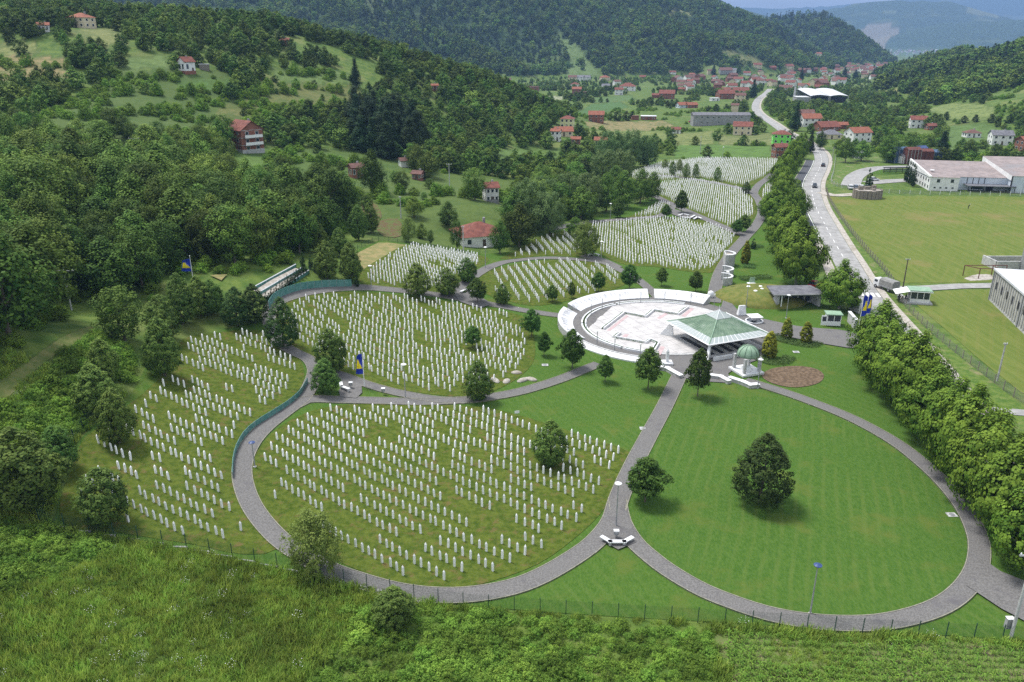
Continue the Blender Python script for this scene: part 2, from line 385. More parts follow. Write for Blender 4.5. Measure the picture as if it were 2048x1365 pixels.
MAT['glass'] = glassmat('glass')
MAT['dark_inside'] = M('dark_inside', (.03, .03, .035), (.06, .06, .06), 1, .8)
MAT['teal'] = M('teal', (.06, .185, .165), (.11, .245, .22), 1.5, .45)
MAT['green_post'] = M('green_post', (.02, .055, .04), (.03, .075, .05), 2, .5)
MAT['green_mesh'] = meshmat('green_mesh', (.02, .07, .045), .1, .11)
MAT['grey_mesh'] = meshmat('grey_mesh', (.22, .22, .20), .16, .12)
MAT['wood_pole'] = M('wood_pole', (.085, .065, .05), (.13, .11, .09), 3, .9)
MAT['timber'] = M('timber', (.17, .145, .12), (.28, .25, .21), 2, .9, aniso=((6, 6, .6), (0, 0, 0)))
MAT['bark'] = M('bark', (.085, .07, .055), (.15, .13, .105), 4, .95)
MAT['bark_pale'] = M('bark_pale', (.35, .34, .32), (.16, .15, .14), 3, .9)
MAT['brick'] = M('brick', (.195, .082, .056), (.265, .12, .08), 1.5, .9, c3=(.26, .11, .075), scale2=.4)
MAT['roof_red'] = M('roof_red', (.150, .052, .040), (.215, .080, .058), .8, .85, c3=(.11, .048, .04), scale2=.5)
MAT['roof_orange'] = M('roof_orange', (.205, .074, .048), (.28, .108, .066), .9, .85)
MAT['roof_brown'] = M('roof_brown', (.115, .062, .052), (.165, .085, .07), .8, .85)
MAT['roof_grey'] = M('roof_grey', (.11, .11, .125), (.17, .17, .185), .8, .7)
MAT['roof_taupe'] = M('roof_taupe', (.22, .185, .178), (.29, .24, .23), .4, .75, c3=(.22, .21, .215), scale2=.1)
MAT['roof_white'] = M('roof_white', (.50, .51, .54), (.60, .61, .63), .25, .6, c3=(.52, .53, .56), scale2=.08)
MAT['wall_white'] = M('wall_white', (.66, .66, .65), (.78, .78, .77), .7, .8)
MAT['wall_cream'] = M('wall_cream', (.58, .50, .34), (.66, .58, .42), .7, .8)
MAT['wall_yellow'] = M('wall_yellow', (.66, .64, .34), (.72, .70, .42), .7, .8)
MAT['wall_green'] = M('wall_green', (.19, .66, .10), (.24, .74, .14), .7, .8)
MAT['wall_grey'] = M('wall_grey', (.25, .25, .255), (.33, .33, .335), .8, .85)
MAT['wall_blue'] = M('wall_blue', (.52, .58, .66), (.60, .65, .71), .35, .7)
MAT['hall_panel'] = M('hall_panel', (.40, .39, .34), (.50, .48, .42), .5, .75)
MAT['frame_white'] = M('frame_white', (.72, .72, .71), (.78, .78, .77), 2, .5)
MAT['flag_blue'] = M('flag_blue', (.010, .028, .30), (.016, .042, .38), 2, .7, world=False)
MAT['flag_yellow'] = M('flag_yellow', (.78, .62, .02), (.82, .68, .03), 2, .7, world=False)
MAT['flag_white'] = M('flag_white', (.8, .8, .8), (.82, .82, .82), 2, .7, world=False)
MAT['skin'] = M('skin', (.50, .30, .21), (.55, .34, .25), 5, .6)
MAT['cloth_dark'] = M('cloth_dark', (.02, .022, .03), (.035, .038, .05), 5, .8)
MAT['tarp'] = M('tarp', (.20, .20, .19), (.27, .27, .26), 1.5, .8)
MAT['tyre'] = M('tyre', (.015, .015, .016), (.03, .03, .03), 5, .9)
MAT['car_dark'] = M('car_dark', (.015, .017, .02), (.022, .024, .028), 2, .25, spec=.5)
MAT['car_white'] = M('car_white', (.70, .71, .72), (.76, .76, .77), 2, .25, spec=.5)
MAT['car_blue'] = M('car_blue', (.10, .14, .20), (.13, .17, .24), 2, .25, spec=.5)
MAT['car_red'] = M('car_red', (.35, .015, .02), (.42, .025, .03), 2, .3, spec=.5)
MAT['lampglass'] = M('lampglass', (.72, .72, .70), (.8, .8, .78), 2, .3)
MAT['blue_paint'] = M('blue_paint', (.03, .06, .16), (.05, .08, .2), 2, .4)
MAT['rust'] = M('rust', (.09, .035, .03), (.16, .06, .045), 1.5, .85)
MAT['blue_tarp'] = M('blue_tarp', (.04, .08, .15), (.08, .14, .22), 1.5, .6)
MAT['yellow_paint'] = M('yellow_paint', (.62, .45, .05), (.68, .5, .07), 2, .5)
# leaves
LF = {}
LF['plane'] = leafmat('leaf_plane', (.034, .082, .010), (.150, .222, .028), jit=.10, hj=.006)
LF['linden'] = leafmat('leaf_linden', (.030, .070, .014), (.118, .172, .036), jit=.2)
LF['dark'] = leafmat('leaf_dark', (.017, .040, .011), (.055, .090, .022), jit=.2)
LF['maple'] = leafmat('leaf_maple', (.020, .052, .011), (.070, .122, .022), jit=.25)
LF['forest'] = leafmat('leaf_forest', (.018, .048, .009), (.110, .168, .028), jit=.45, stand=True)
LF['willow'] = leafmat('leaf_willow', (.042, .082, .024), (.115, .168, .060), jit=.2)
LF['birch'] = leafmat('leaf_birch', (.060, .105, .020), (.140, .190, .045), jit=.15)
LF['spruce'] = leafmat('leaf_spruce', (.010, .024, .008), (.028, .052, .016), jit=.25, trans=.05)
LF['thuja'] = leafmat('leaf_thuja', (.075, .095, .010), (.23, .22, .025), jit=.15)
LF['bush'] = leafmat('leaf_bush', (.050, .112, .012), (.150, .235, .032), jit=.3, hj=.014)
LF['bracken'] = leafmat('leaf_bracken', (.046, .108, .014), (.150, .235, .036), jit=.3, hj=.012, stand=True, sscale=.22)
LF['grass'] = leafmat('leaf_grass', (.100, .175, .022), (.215, .280, .055), jit=.3, hj=.018, stand=True, sscale=.16)
LF['maize'] = leafmat('leaf_maize', (.050, .115, .014), (.125, .205, .032), jit=.2, hj=.01)
LF['juniper'] = leafmat('leaf_juniper', (.040, .085, .022), (.095, .150, .045), jit=.2)
LF['blossom'] = leafmat('leaf_blossom', (.14, .15, .04), (.27, .25, .085), jit=.1)
MAT['soil_green'] = M('soil_green', (.115, .135, .045), (.10, .16, .03), 1.2, .95, .05, c3=(.21, .155, .105), scale2=.5, bscale=5)
MAT['tan_grass'] = M('tan_grass', (.17, .17, .06), (.26, .21, .09), .6, .9, .05, c3=(.11, .16, .035), scale2=.2)
MAT['dead_bracken'] = M('dead_bracken', (.11, .07, .032), (.09, .115, .028), .9, .9, .1, c3=(.075, .12, .022), scale2=.3)
MAT['lane'] = M('lane', (.085, .122, .026), (.145, .155, .050), .7, .9, .06, c3=(.075, .12, .02), scale2=.3)
# ------------------------------------------------------------------ clearings and fields (real patches of ground cover)
CLEAR = {k: poly(v) for k, v in dict(
    terrace=[(60,235),(120,205),(200,170),(225,135),(330,148),(440,140),(470,165),(455,205),(445,285),(330,288),(300,270),(230,278),(150,312),(60,300)],
    hay=[(395,262),(440,215),(545,162),(700,172),(720,200),(700,222),(640,235),(570,240),(500,275),(430,285)],
    garden=[(350,165),(460,158),(470,180),(380,190)],
    orchard=[(510,292),(600,296),(700,300),(790,318),(810,345),(790,380),(700,392),(620,375),(560,360),(510,345)],
    slope=[(680,392),(740,372),(800,358),(870,345),(960,350),(1050,368),(1060,400),(1015,440),(960,440),(905,452),(905,500),(830,492),(760,482),(712,470),(735,440)],
    topleft=[(-60,85),(70,82),(85,110),(-60,112)], topleft2=[(-60,112),(130,118),(150,160),(-60,165)], toph=[(140,60),(225,58),(260,90),(160,100)],
    mid=[(540,135),(690,145),(720,172),(560,165)], knoll=[(240,118),(330,110),(350,140),(250,140)], low=[(170,300),(260,290),(300,330),(200,345)],
    housefront=[(452,300),(545,295),(565,345),(550,380),(465,380)], poleway=[(110,600),(175,600),(190,650),(120,660)],
    lowright=[(985,300),(1060,290),(1120,300),(1150,330),(1060,345),(1000,335)],
    lane=[(-200,860),(-60,800),(0,765),(70,715),(130,672),(185,652),(190,664),(130,700),(60,752),(0,812),(-60,850),(-200,930)],
    gap=[(1105,60),(1150,80),(1170,110),(1200,150),(1130,155),(1140,125),(1120,95)],
    gap2=[(1438,96),(1470,100),(1512,116),(1540,128),(1490,130),(1450,112)],
    gap3=[(1330,20),(1390,22),(1380,32),(1335,34)], gap4=[(1400,40),(1440,46),(1430,56),(1395,52)],
).items()}
FIELDS = [(CLEAR['terrace'], (.075,.118,.024)), (CLEAR['hay'], (.135,.138,.042)), (CLEAR['garden'], (.07,.145,.026)), (CLEAR['orchard'], (.075,.125,.024)),
    (CLEAR['slope'], (.085,.128,.024)), (CLEAR['topleft'], (.20,.21,.07)), (CLEAR['topleft2'], (.27,.20,.095)), (CLEAR['toph'], (.19,.20,.07)),
    (CLEAR['mid'], (.12,.18,.05)), (CLEAR['lane'], (.15,.165,.055)), (CLEAR['knoll'], (.12,.18,.05)), (CLEAR['low'], (.09,.16,.035)), (CLEAR['housefront'], (.09,.16,.03)), (CLEAR['lowright'], (.10,.17,.035)), (CLEAR['gap'], (.13,.19,.065)), (CLEAR['gap2'], (.20,.20,.085)), (CLEAR['gap3'], (.2,.2,.08)), (CLEAR['gap4'], (.15,.19,.06))]
VF = [([(1168,243),(1215,241),(1330,241),(1348,252),(1320,259),(1180,257)], (.28,.215,.105)),
    ([(1150,263),(1240,261),(1325,262),(1350,280),(1300,286),(1190,278)], (.185,.215,.06)),
    ([(1112,226),(1180,209),(1240,203),(1260,214),(1200,226),(1130,233)], (.065,.145,.045)),
    ([(1072,190),(1128,193),(1124,201),(1078,200)], (.36,.36,.25)),
    ([(1345,266),(1425,262),(1428,288),(1350,290)], (.195,.215,.07)),
    ([(1345,291),(1425,290),(1540,293),(1545,314),(1350,317)], (.095,.185,.03)),
    ([(1430,268),(1470,272),(1560,265),(1566,290),(1440,290)], (.19,.20,.075)),
    ([(1740,186),(1800,173),(1834,175),(1795,186)], (.285,.26,.11)),
    ([(1840,222),(1900,206),(1992,218),(1986,242),(1900,242)], (.185,.225,.07)),
    ([(1170,196),(1260,190),(1275,200),(1190,206)], (.09,.16,.05)),
    ([(1480,136),(1530,134),(1535,141),(1490,143)], (.085,.17,.05)),
    ([(1380,150),(1500,148),(1500,158),(1380,160)], (.14,.18,.06)),
    ([(1890,250),(1990,248),(2000,290),(1900,300)], (.10,.165,.045)),
    ([(1750,96),(1900,97),(2000,96),(2000,103),(1900,106),(1750,103)], (.17,.21,.09)),
    ([(1713,66),(1735,50),(1760,46),(1800,52),(1796,68),(1772,84),(1735,84)], (.33,.26,.21)),
    
    ([(1755,20),(1790,16),(1800,24),(1770,28)], (.17,.20,.10)), ([(1930,20),(2010,30),(2000,38),(1940,30)], (.2,.21,.12)),
    ]
VPOLY = [poly(p) for p, c in VF]
FIELDS += list(zip(VPOLY, [c for p, c in VF]))
FAR_FIELDS = VPOLY

# ------------------------------------------------------------------ terrain sheet
az = np.radians(np.linspace(-50, 50, 620))
dd = np.r_[0.5, np.geomspace(10, 16500, 600)]
AZ, DD = np.meshgrid(az, dd)
gx = (DD*np.sin(AZ)).ravel(); gy = (DD*np.cos(AZ)).ravel(); g_z = ground(gx, gy)
nc = len(az); nr = len(dd)
ii = (np.arange(nr-1)[:, None]*nc+np.arange(nc-1)[None]).ravel()
quads = np.c_[ii, ii+1, ii+nc+1, ii+nc]
fc = np.zeros((len(gx), 4))
for P, c in FIELDS:
    lo = P.min(0); hi = P.max(0)
    k = np.nonzero((gx > lo[0]) & (gx < hi[0]) & (gy > lo[1]) & (gy < hi[1]))[0]
    if len(k):
        k = k[inside(P, gx[k], gy[k])]; fc[k, :3] = c; fc[k, 3] = 1
wood = sstep(5, 40, g_z)*sstep(900, 1300, np.hypot(gx, gy))
wood = np.maximum(wood, sstep(3000, 3400, np.hypot(gx, gy))*sstep(8, 30, g_z+24))
m_gr, nt, b = nm('ground_cover'); n = nt.nodes; l = nt.links.new
geo = n.new('ShaderNodeNewGeometry').outputs['Position']
def _noise(sc, det=6, r=.6):
    t = n.new('ShaderNodeTexNoise'); t.inputs['Scale'].default_value = sc; t.inputs['Detail'].default_value = det; t.inputs['Roughness'].default_value = r
    l(geo, t.inputs['Vector']); return t.outputs['Fac']
def _rng(f, a, c, lo_=0, hi_=1):
    r = n.new('ShaderNodeMapRange'); r.inputs[1].default_value = a; r.inputs[2].default_value = c; r.inputs[3].default_value = lo_; r.inputs[4].default_value = hi_
    r.interpolation_type = 'SMOOTHSTEP'; l(f, r.inputs[0]); return r.outputs[0]
def _mix(f, a, c, blend='MIX'):
    x = n.new('ShaderNodeMix'); x.data_type = 'RGBA'; x.blend_type = blend
    for s, q in ((6, a), (7, c)):
        if isinstance(q, tuple): x.inputs[s].default_value = rgba(q)
        else: l(q, x.inputs[s])
    if isinstance(f, float): x.inputs[0].default_value = f
    else: l(f, x.inputs[0])
    return x.outputs[2]
base = _mix(_rng(_noise(.35), .36, .64), (.048, .098, .012), (.105, .155, .026))
base = _mix(_rng(_noise(.05), .5, .7), base, (.145, .165, .05))
base = _mix(_rng(_noise(.12), .55, .72), base, (.045, .092, .02))
aw = n.new('ShaderNodeAttribute'); aw.attribute_name = 'wood'
forest = _mix(_rng(_noise(.045, 8, .75), .38, .62), (.016, .036, .012), (.052, .095, .024))
forest = _mix(_rng(_noise(.0022, 5, .6), .54, .66, 0, .6), forest, (.12, .15, .055))
base = _mix(aw.outputs['Fac'], base, forest)
af = n.new('ShaderNodeAttribute'); af.attribute_name = 'field'
fcol = _mix(_rng(_noise(.5), .25, .75, 0, .7), af.outputs['Color'], (.055, .09, .016))
fcol = _mix(_rng(_noise(.16), .45, .65, 0, .6), fcol, (.042, .085, .014))
base = _mix(af.outputs['Alpha'], base, fcol)
l(base, b.inputs['Base Color']); b.inputs['Roughness'].default_value = .9
bp = n.new('ShaderNodeBump'); bp.inputs['Distance'].default_value = .25; bp.inputs['Strength'].default_value = .7
l(_noise(1.4, 4), bp.inputs['Height'])
bp2 = n.new('ShaderNodeBump'); bp2.inputs['Distance'].default_value = 14.0; mb = n.new('ShaderNodeMath'); mb.operation = 'MULTIPLY'; mb.inputs[1].default_value = .8
l(aw.outputs['Fac'], mb.inputs[0]); l(mb.outputs[0], bp2.inputs['Strength']); l(_noise(.05, 4), bp2.inputs['Height']); l(bp.outputs[0], bp2.inputs['Normal'])
l(bp2.outputs[0], b.inputs['Normal'])
me = npmesh('ground', np.c_[gx, gy, g_z], quads, m_gr, {'field': ('POINT', 'FLOAT_COLOR', fc), 'wood': ('POINT', 'FLOAT', wood)}, smooth=True)
tag(link('ground', me), 'valley floor and wooded hills around the memorial', None, None, 'structure')

# ------------------------------------------------------------------ draped sheets
def crom(pts, n=8, closed=False):
    P = [np.array(p[:2], float) for p in pts]; out = []
    m = len(P)
    for i in range(m if closed else m-1):
        p0 = P[(i-1) % m] if closed or i > 0 else 2*P[0]-P[1]; p1 = P[i]; p2 = P[(i+1) % m]
        p3 = P[(i+2) % m] if closed or i+2 < m else 2*P[-1]-P[-2]
        for k in range(n):
            t = k/n
            out.append(.5*((2*p1)+(-p0+p2)*t+(2*p0-5*p1+4*p2-p3)*t*t+(-p0+3*p1-3*p2+p3)*t**3))
    if not closed: out.append(P[-1])
    return np.array(out)
def resample(P, step, closed=False):
    P = np.array(P)
    if closed: P = np.vstack([P, P[:1]])
    s = np.r_[0, np.cumsum(np.hypot(*np.diff(P, axis=0).T))]
    k = max(2, int(s[-1]/step)+1); q = np.linspace(0, s[-1], k)
    out = np.c_[np.interp(q, s, P[:, 0]), np.interp(q, s, P[:, 1])]
    return out[:-1] if closed else out
def drape_mesh(name, P, mat, off, step=2.5, zf=None):
    P = resample(P, step, True)
    lo = P.min(0); hi = P.max(0)
    X, Y = np.meshgrid(np.arange(lo[0]+step/2, hi[0], step), np.arange(lo[1]+step/2, hi[1], step)); X = X.ravel(); Y = Y.ravel()
    k = inside(P, X, Y); X = X[k]; Y = Y[k]
    k = dist_poly(np.vstack([P, P[:1]]), X, Y) > step*.35
    Q = np.vstack([P, np.c_[X[k], Y[k]]]); m = len(P)
    vo, eo, fo, _, _, _ = geometry.delaunay_2d_cdt([Vector(q) for q in Q], [(i, (i+1) % m) for i in range(m)], [], 1, 1e-4)
    V = np.array([(v.x, v.y) for v in vo]); z = (ground(V[:, 0], V[:, 1]) if zf is None else zf(V[:, 0], V[:, 1]))+off
    T = [f for f in fo if len(f) == 3]
    T = [f if ((V[f[1]][0]-V[f[0]][0])*(V[f[2]][1]-V[f[0]][1])-(V[f[2]][0]-V[f[0]][0])*(V[f[1]][1]-V[f[0]][1])) > 0 else f[::-1] for f in T]
    return npmesh(name, np.c_[V, z], np.array(T), mat, smooth=True)
def drape(name, P, mat, off, label=None, step=2.5, parent=None):
    o = link(name, drape_mesh(name, P, mat, off, step), parent)
    if parent is None: tag(o, label, None, None, 'structure')
    return o
def offset_line(C, w):
    T = np.gradient(C, axis=0); T /= np.hypot(T[:, 0], T[:, 1])[:, None]+1e-9
    return C+np.c_[-T[:, 1], T[:, 0]]*w
def ribbon_mesh(name, C, w, mat, off, cross=3, h=0.0, shift=0.0):
    C = np.asarray(C); rows = [offset_line(C, shift-w/2+w*k/(cross-1)) for k in range(cross)]
    V = np.vstack(rows); z = ground(V[:, 0], V[:, 1])+off; n_ = len(C); Q = []
    for k in range(cross-1):
        i = np.arange(n_-1); Q.append(np.c_[k*n_+i, k*n_+i+1, (k+1)*n_+i+1, (k+1)*n_+i][:, ::-1])
    V3 = np.c_[V, z]
    if h:   # vertical sides, closing the strip down to the ground
        m = len(V3); e = [np.arange(n_), (cross-1)*n_+np.arange(n_)]
        for s_, idx in enumerate(e):
            low = V3[idx].copy(); low[:, 2] -= h; b0 = len(V3); V3 = np.vstack([V3, low]); i = np.arange(n_-1)
            q = np.c_[idx[:-1], idx[1:], b0+i+1, b0+i]; Q.append(q if s_ else q[:, ::-1])
    return npmesh(name, V3, np.vstack(Q), mat)
PATHS = []
_po = [0]
def path(px, w, label, name='path', mat='pave', kerb=True, world_pts=None, off=.16):
    w *= .88; C = resample(crom(world_pts if world_pts is not None else [hp(*p) for p in px]), 1.2)
    _po[0] += 1; o_ = off+.004*_po[0]
    o = tag(link(name, ribbon_mesh(name, C, w, MAT[mat], o_)), label, None, None, 'structure')
    if kerb:
        for s_ in (-1, 1): link('kerb', ribbon_mesh('kerb', C, .11, MAT['kerb'], o_+.035, 2, .2, s_*(w/2+.06)), o)
    PATHS.append((C, w)); return C
# ------------------------------------------------------------------ memorial grounds: lawns, grave plots, paths
memorial_px = [(105,1050),(250,1075),(400,1100),(560,1135),(700,1165),(900,1208),(1100,1225),(1400,1243),(1700,1262),(1900,1272),(2020,1280),(2200,1290),(2170,1090),
    (1985,960),(1905,860),(1850,800),(1780,730),(1720,650),(1655,590),(1640,560),(1625,480),(1600,420),(1590,360),(1592,322),(1400,316),(1310,324),(1235,352),(1300,395),(1200,432),(1120,458),(1040,500),
    (960,508),(900,500),(820,488),(760,480),(715,500),(690,560),(600,562),(545,585),(525,640),(470,655),(380,675),(300,720),(262,790),(200,840),(150,890)]
MEM = poly(memorial_px)
drape('lawn', MEM, MAT['lawn_b'], .05, 'mown grass of the memorial grounds', 2.5)
oval_px = [(1262,1052),(1290,1098),(1340,1138),(1400,1170),(1480,1200),(1560,1222),(1650,1234),(1740,1234),(1820,1222),(1880,1200),(1922,1165),(1942,1120),(1938,1080),(1915,1030),(1880,985),(1830,940),(1770,895),(1700,855),(1620,818),(1540,790),(1465,768),(1395,764),(1368,776),(1335,840),(1300,900),(1270,955),(1256,1000)]
drape('oval_lawn', crom([hp(*p) for p in oval_px], 4, True), MAT['lawn'], .085, 'oval mown lawn ringed by a paved path', 2.5)
S = {}
def plot(key, px, lab, smooth=True):
    P = poly(px); S[key] = P
    drape('grave_plot', crom(P, 4, True) if smooth else P, MAT['grave_grass'], .10, lab, 2.0)
plot('s1', [(505,930),(518,898),(550,862),(600,832),(660,814),(760,808),(900,812),(985,818),(1100,850),(1200,884),(1258,905),(1245,950),(1215,1010),(1170,1060),(1100,1115),(1040,1145),(960,1170),(890,1180),(800,1168),(700,1135),(600,1082),(540,1035),(512,980)], 'rough grass of the near oval grave plot')
plot('s2', [(120,1040),(160,893),(205,850),(290,785),(330,740),(365,680),(420,668),(500,660),(545,670),(590,705),(608,740),(602,775),(560,815),(510,855),(480,890),(462,940),(478,1000),(505,1050),(560,1100),(480,1110),(400,1092),(250,1068)], 'rough grass of the plot behind the teal panel fence')
plot('s3', [(552,640),(560,612),(600,592),(700,584),(800,590),(900,604),(990,620),(1052,638),(1070,690),(1060,735),(1000,778),(930,794),(850,788),(760,772),(690,748),(640,728),(590,700),(565,675)], 'rough grass of the large middle grave plot')
plot('s4', [(722,545),(770,512),(820,490),(890,500),(965,512),(975,525),(930,552),(890,585),(800,580),(725,570)], 'rough grass of the grave plot below the old meadow')
plot('s5', [(958,560),(985,540),(1050,525),(1130,520),(1205,528),(1250,548),(1250,570),(1180,592),(1080,612),(1020,604),(965,585)], 'rough grass of the small oval grave plot')
plot('s6', [(1000,518),(1060,485),(1120,462),(1160,470),(1170,505),(1150,514),(1080,512)], 'rough grass of the grave plot beside the willows')
plot('s7', [(1165,470),(1180,447),(1300,437),(1385,437),(1450,458),(1478,474),(1440,536),(1400,546),(1310,534),(1250,530),(1195,505)], 'rough grass of the wide grave plot beyond the plaza')
plot('s8', [(1305,385),(1320,365),(1400,358),(1480,375),(1508,400),(1512,430),(1490,445),(1455,456),(1400,430),(1350,408)], 'rough grass of the far round grave plot')
plot('s9', [(1240,442),(1290,420),(1325,398),(1345,412),(1318,432)], 'rough grass of the small plot under the round trees')
plot('s10', [(1245,352),(1310,328),(1400,317),(1560,320),(1556,332),(1535,352),(1490,374),(1400,356),(1320,362),(1270,360)], 'rough grass of the farthest grave plot')
plot('s11', [(1518,395),(1525,375),(1545,362),(1550,380),(1532,412)], 'rough grass of the strip plot beside the avenue')
# paved paths
path([(1362,745),(1330,812),(1300,868),(1270,925),(1247,975),(1234,1010),(1226,1040)], 2.6, 'straight paved path from the plaza to the lamp seat')
path([(1236,1000),(1222,1045),(1190,1085),(1150,1115),(1100,1145),(1050,1168),(1000,1182),(950,1190),(900,1193),(840,1190),(780,1180),(720,1163),(660,1142),(610,1115),(565,1085),(530,1050),(505,1015),(490,980),(484,945),(490,912),(508,880),(535,852),(570,825),(605,798),(622,770),(630,742),(618,720),(590,706),(565,690),(545,662),(538,632),(548,610),(580,594),(640,581),(720,576),(800,582),(870,590),(940,602),(1000,613),(1060,624),(1125,633)], 2.5, 'ring path around the near grave plots')
path([(590,812),(620,800),(680,801),(760,803),(840,805),(920,802),(985,795),(1050,782),(1120,760),(1170,740),(1198,729)], 2.4, 'curved path between near and middle grave plots')
path([(640,738),(690,754),(740,772),(800,788),(870,800),(930,803)], 2.2, 'path below the middle grave plot')
path([(1234,1000),(1244,1045),(1268,1085),(1300,1115),(1340,1145),(1400,1180),(1460,1205),(1530,1228),(1600,1242),(1680,1249),(1760,1247),(1830,1233),(1885,1212),(1925,1182),(1950,1145),(1958,1105),(1952,1068),(1930,1022),(1898,980),(1858,940),(1800,893),(1740,857),(1680,828),(1600,797),(1540,777),(1490,762)], 2.3, 'ring path around the oval lawn')
path([(895,592),(930,568),(955,549),(985,533),(1022,523),(1087,517),(1158,520),(1205,526),(1240,541),(1275,560),(1297,578),(1318,598)], 2.4, 'ring path around the small oval plot')
path([(1165,512),(1200,520),(1235,536)], 3.2, 'path fork beside the curved bench')
path([(1428,606),(1430,580),(1440,545),(1462,508),(1490,476),(1513,450),(1524,425),(1518,402),(1508,388),(1516,372),(1535,357),(1548,344)], 3.0, 'path climbing from the plaza along the avenue')
path([(1308,392),(1350,412),(1400,434),(1450,456),(1490,472)], 3.2, 'path between the far grave plots')
path([(1345,414),(1320,432),(1262,438),(1180,445),(1100,460)], 3.0, 'path along the round trees')
path([(1300,350),(1350,354),(1400,361),(1450,370),(1490,380),(1512,392)], 3.0, 'path before the farthest grave plot')
drape('paved_apron', poly([(1942,1150),(1960,1112),(1972,1134),(2048,1166),(2200,1200),(2200,1300),(2030,1240),(1957,1190),(1925,1185)]), MAT['pave'], .235, 'paved spur leaving the oval path')
drape('paved_apron', poly([(1232,985),(1246,1010),(1262,1055),(1275,1085),(1266,1093),(1234,1103),(1204,1090),(1200,1070),(1218,1030)]), MAT['pave'], .235, 'paved seating bay under the lamp')
drape('paved_apron', poly([(660,745),(705,752),(725,775),(724,798),(690,800),(668,790),(690,776)]), MAT['pave'], .235, 'paved bay beside the flagpole')
drape('paved_apron', poly([(905,585),(930,575),(985,610),(960,618),(920,606)]), MAT['pave'], .235, 'paved bay among the round trees')
drape('paved_apron', poly([(1345,418),(1395,434),(1400,440),(1360,436),(1340,428)]), MAT['pave'], .235, 'paved bay with far stone benches')

# ------------------------------------------------------------------ headstones
def stone_geo():
    w, d, h = .112, .08, .98
    V = [(-w,-d,-.3),(w,-d,-.3),(w,d,-.3),(-w,d,-.3),(-w,-d,h),(w,-d,h),(w,d,h),(-w,d,h),(-.025,0,h+.24),(.025,0,h+.24)]
    Fq = [(0,1,5,4),(1,2,6,5),(2,3,7,6),(3,0,4,7),(4,5,9,8),(6,7,8,9)]; Ft = [(5,6,9),(7,4,8)]
    return np.array(V), Fq, Ft
SV, SFq, SFt = stone_geo()
stone_me = bpy.data.meshes.new('headstone'); stone_me.from_pydata(SV.tolist(), [], SFq+SFt); stone_me.materials.append(MAT['marble']); stone_me.update()
TREE_SPOTS = []           # filled by the tree list below: (x, y, radius)
stones = []
def lattice(key, anchor, a, b_, prob, world=False, margin=1.3, jig=.06, rowgap=.0, run=3.0):
    P = S[key]
    if world: A0 = hp(*anchor)[:2]; va = np.array(a, float); vb = np.array(b_, float)
    else:
        A0 = hp(*anchor)[:2]; va = hp(anchor[0]+a[0]*4, anchor[1]+a[1]*4)[:2]-A0; vb = hp(anchor[0]+b_[0]*3, anchor[1]+b_[1]*3)[:2]-A0
        va /= 4; vb /= 3
    I, J = np.meshgrid(np.arange(-90, 91), np.arange(-60, 61)); I = I.ravel(); J = J.ravel()
    x = A0[0]+va[0]*I+vb[0]*J; y = A0[1]+va[1]*I+vb[1]*J
    k = inside(P, x, y); x, y, I, J = x[k], y[k], I[k], J[k]
    k = dist_poly(np.vstack([P, P[:1]]), x, y) > margin; x, y, I, J = x[k], y[k], I[k], J[k]
    # gaps come in runs along a row
    pr = vnoise(I/run+J*7.13, J*3.77+.5, hash(key) % 97 if False else len(key)+ord(key[1]))
    k = pr < prob; x, y = x[k], y[k]
    x = x+NR.normal(0, jig, len(x)); y = y+NR.normal(0, jig, len(y))
    ang = atan2(va[1], va[0])
    for xx, yy in zip(x, y): stones.append((xx, yy, ang, key))
# ------------------------------------------------------------------ plants: crowns of leaf-sized faces
def env(shape, t):
    if shape == 'egg': return np.sin(pi*np.clip(t, 0, 1)**.70)**.60*(1-.10*t)
    if shape == 'tear': return np.sin(pi*np.clip(t, 0, 1)**.60)**.72
    if shape == 'round': return np.sqrt(np.clip(1-(2*t-1)**2, 0, 1))**.8
    if shape == 'plane': return np.sin(pi*np.clip(t, 0.0, 1)**.68)**np.where(t > .38, 1.05, .5)
    if shape == 'cone': return np.clip(1-t, 0, 1)**.8*(.35+.65*np.clip(t/.12, 0, 1))+.02
    if shape == 'thuja': return np.sin(pi*np.clip(t*.9+.08, 0, 1)**.75)**.6*(1-.25*t)
    if shape == 'dome': return np.sqrt(np.clip(1-t*t, 0, 1))
    if shape == 'weep': return np.sin(pi*np.clip(t*.92+.05, 0, 1)**.8)**.6
    return np.ones_like(t)
def leafquads(P, N, size, rng, asp=.62, droop=0.0):
    k = len(P); N = N/(np.linalg.norm(N, axis=1)[:, None]+1e-9)
    a = rng.normal(size=(k, 3)); a[:, 2] -= droop
    U = a-N*(a*N).sum(1)[:, None]; U /= np.linalg.norm(U, axis=1)[:, None]+1e-9
    W = np.cross(N, U); s = (size*rng.uniform(.65, 1.3, k))[:, None]
    V = np.stack([P-U*s*.5, P+W*s*asp*.5+U*s*.05, P+U*s*.5, P-W*s*asp*.5+U*s*.05], 1)
    return V.reshape(-1, 3), np.arange(4*k).reshape(k, 4)
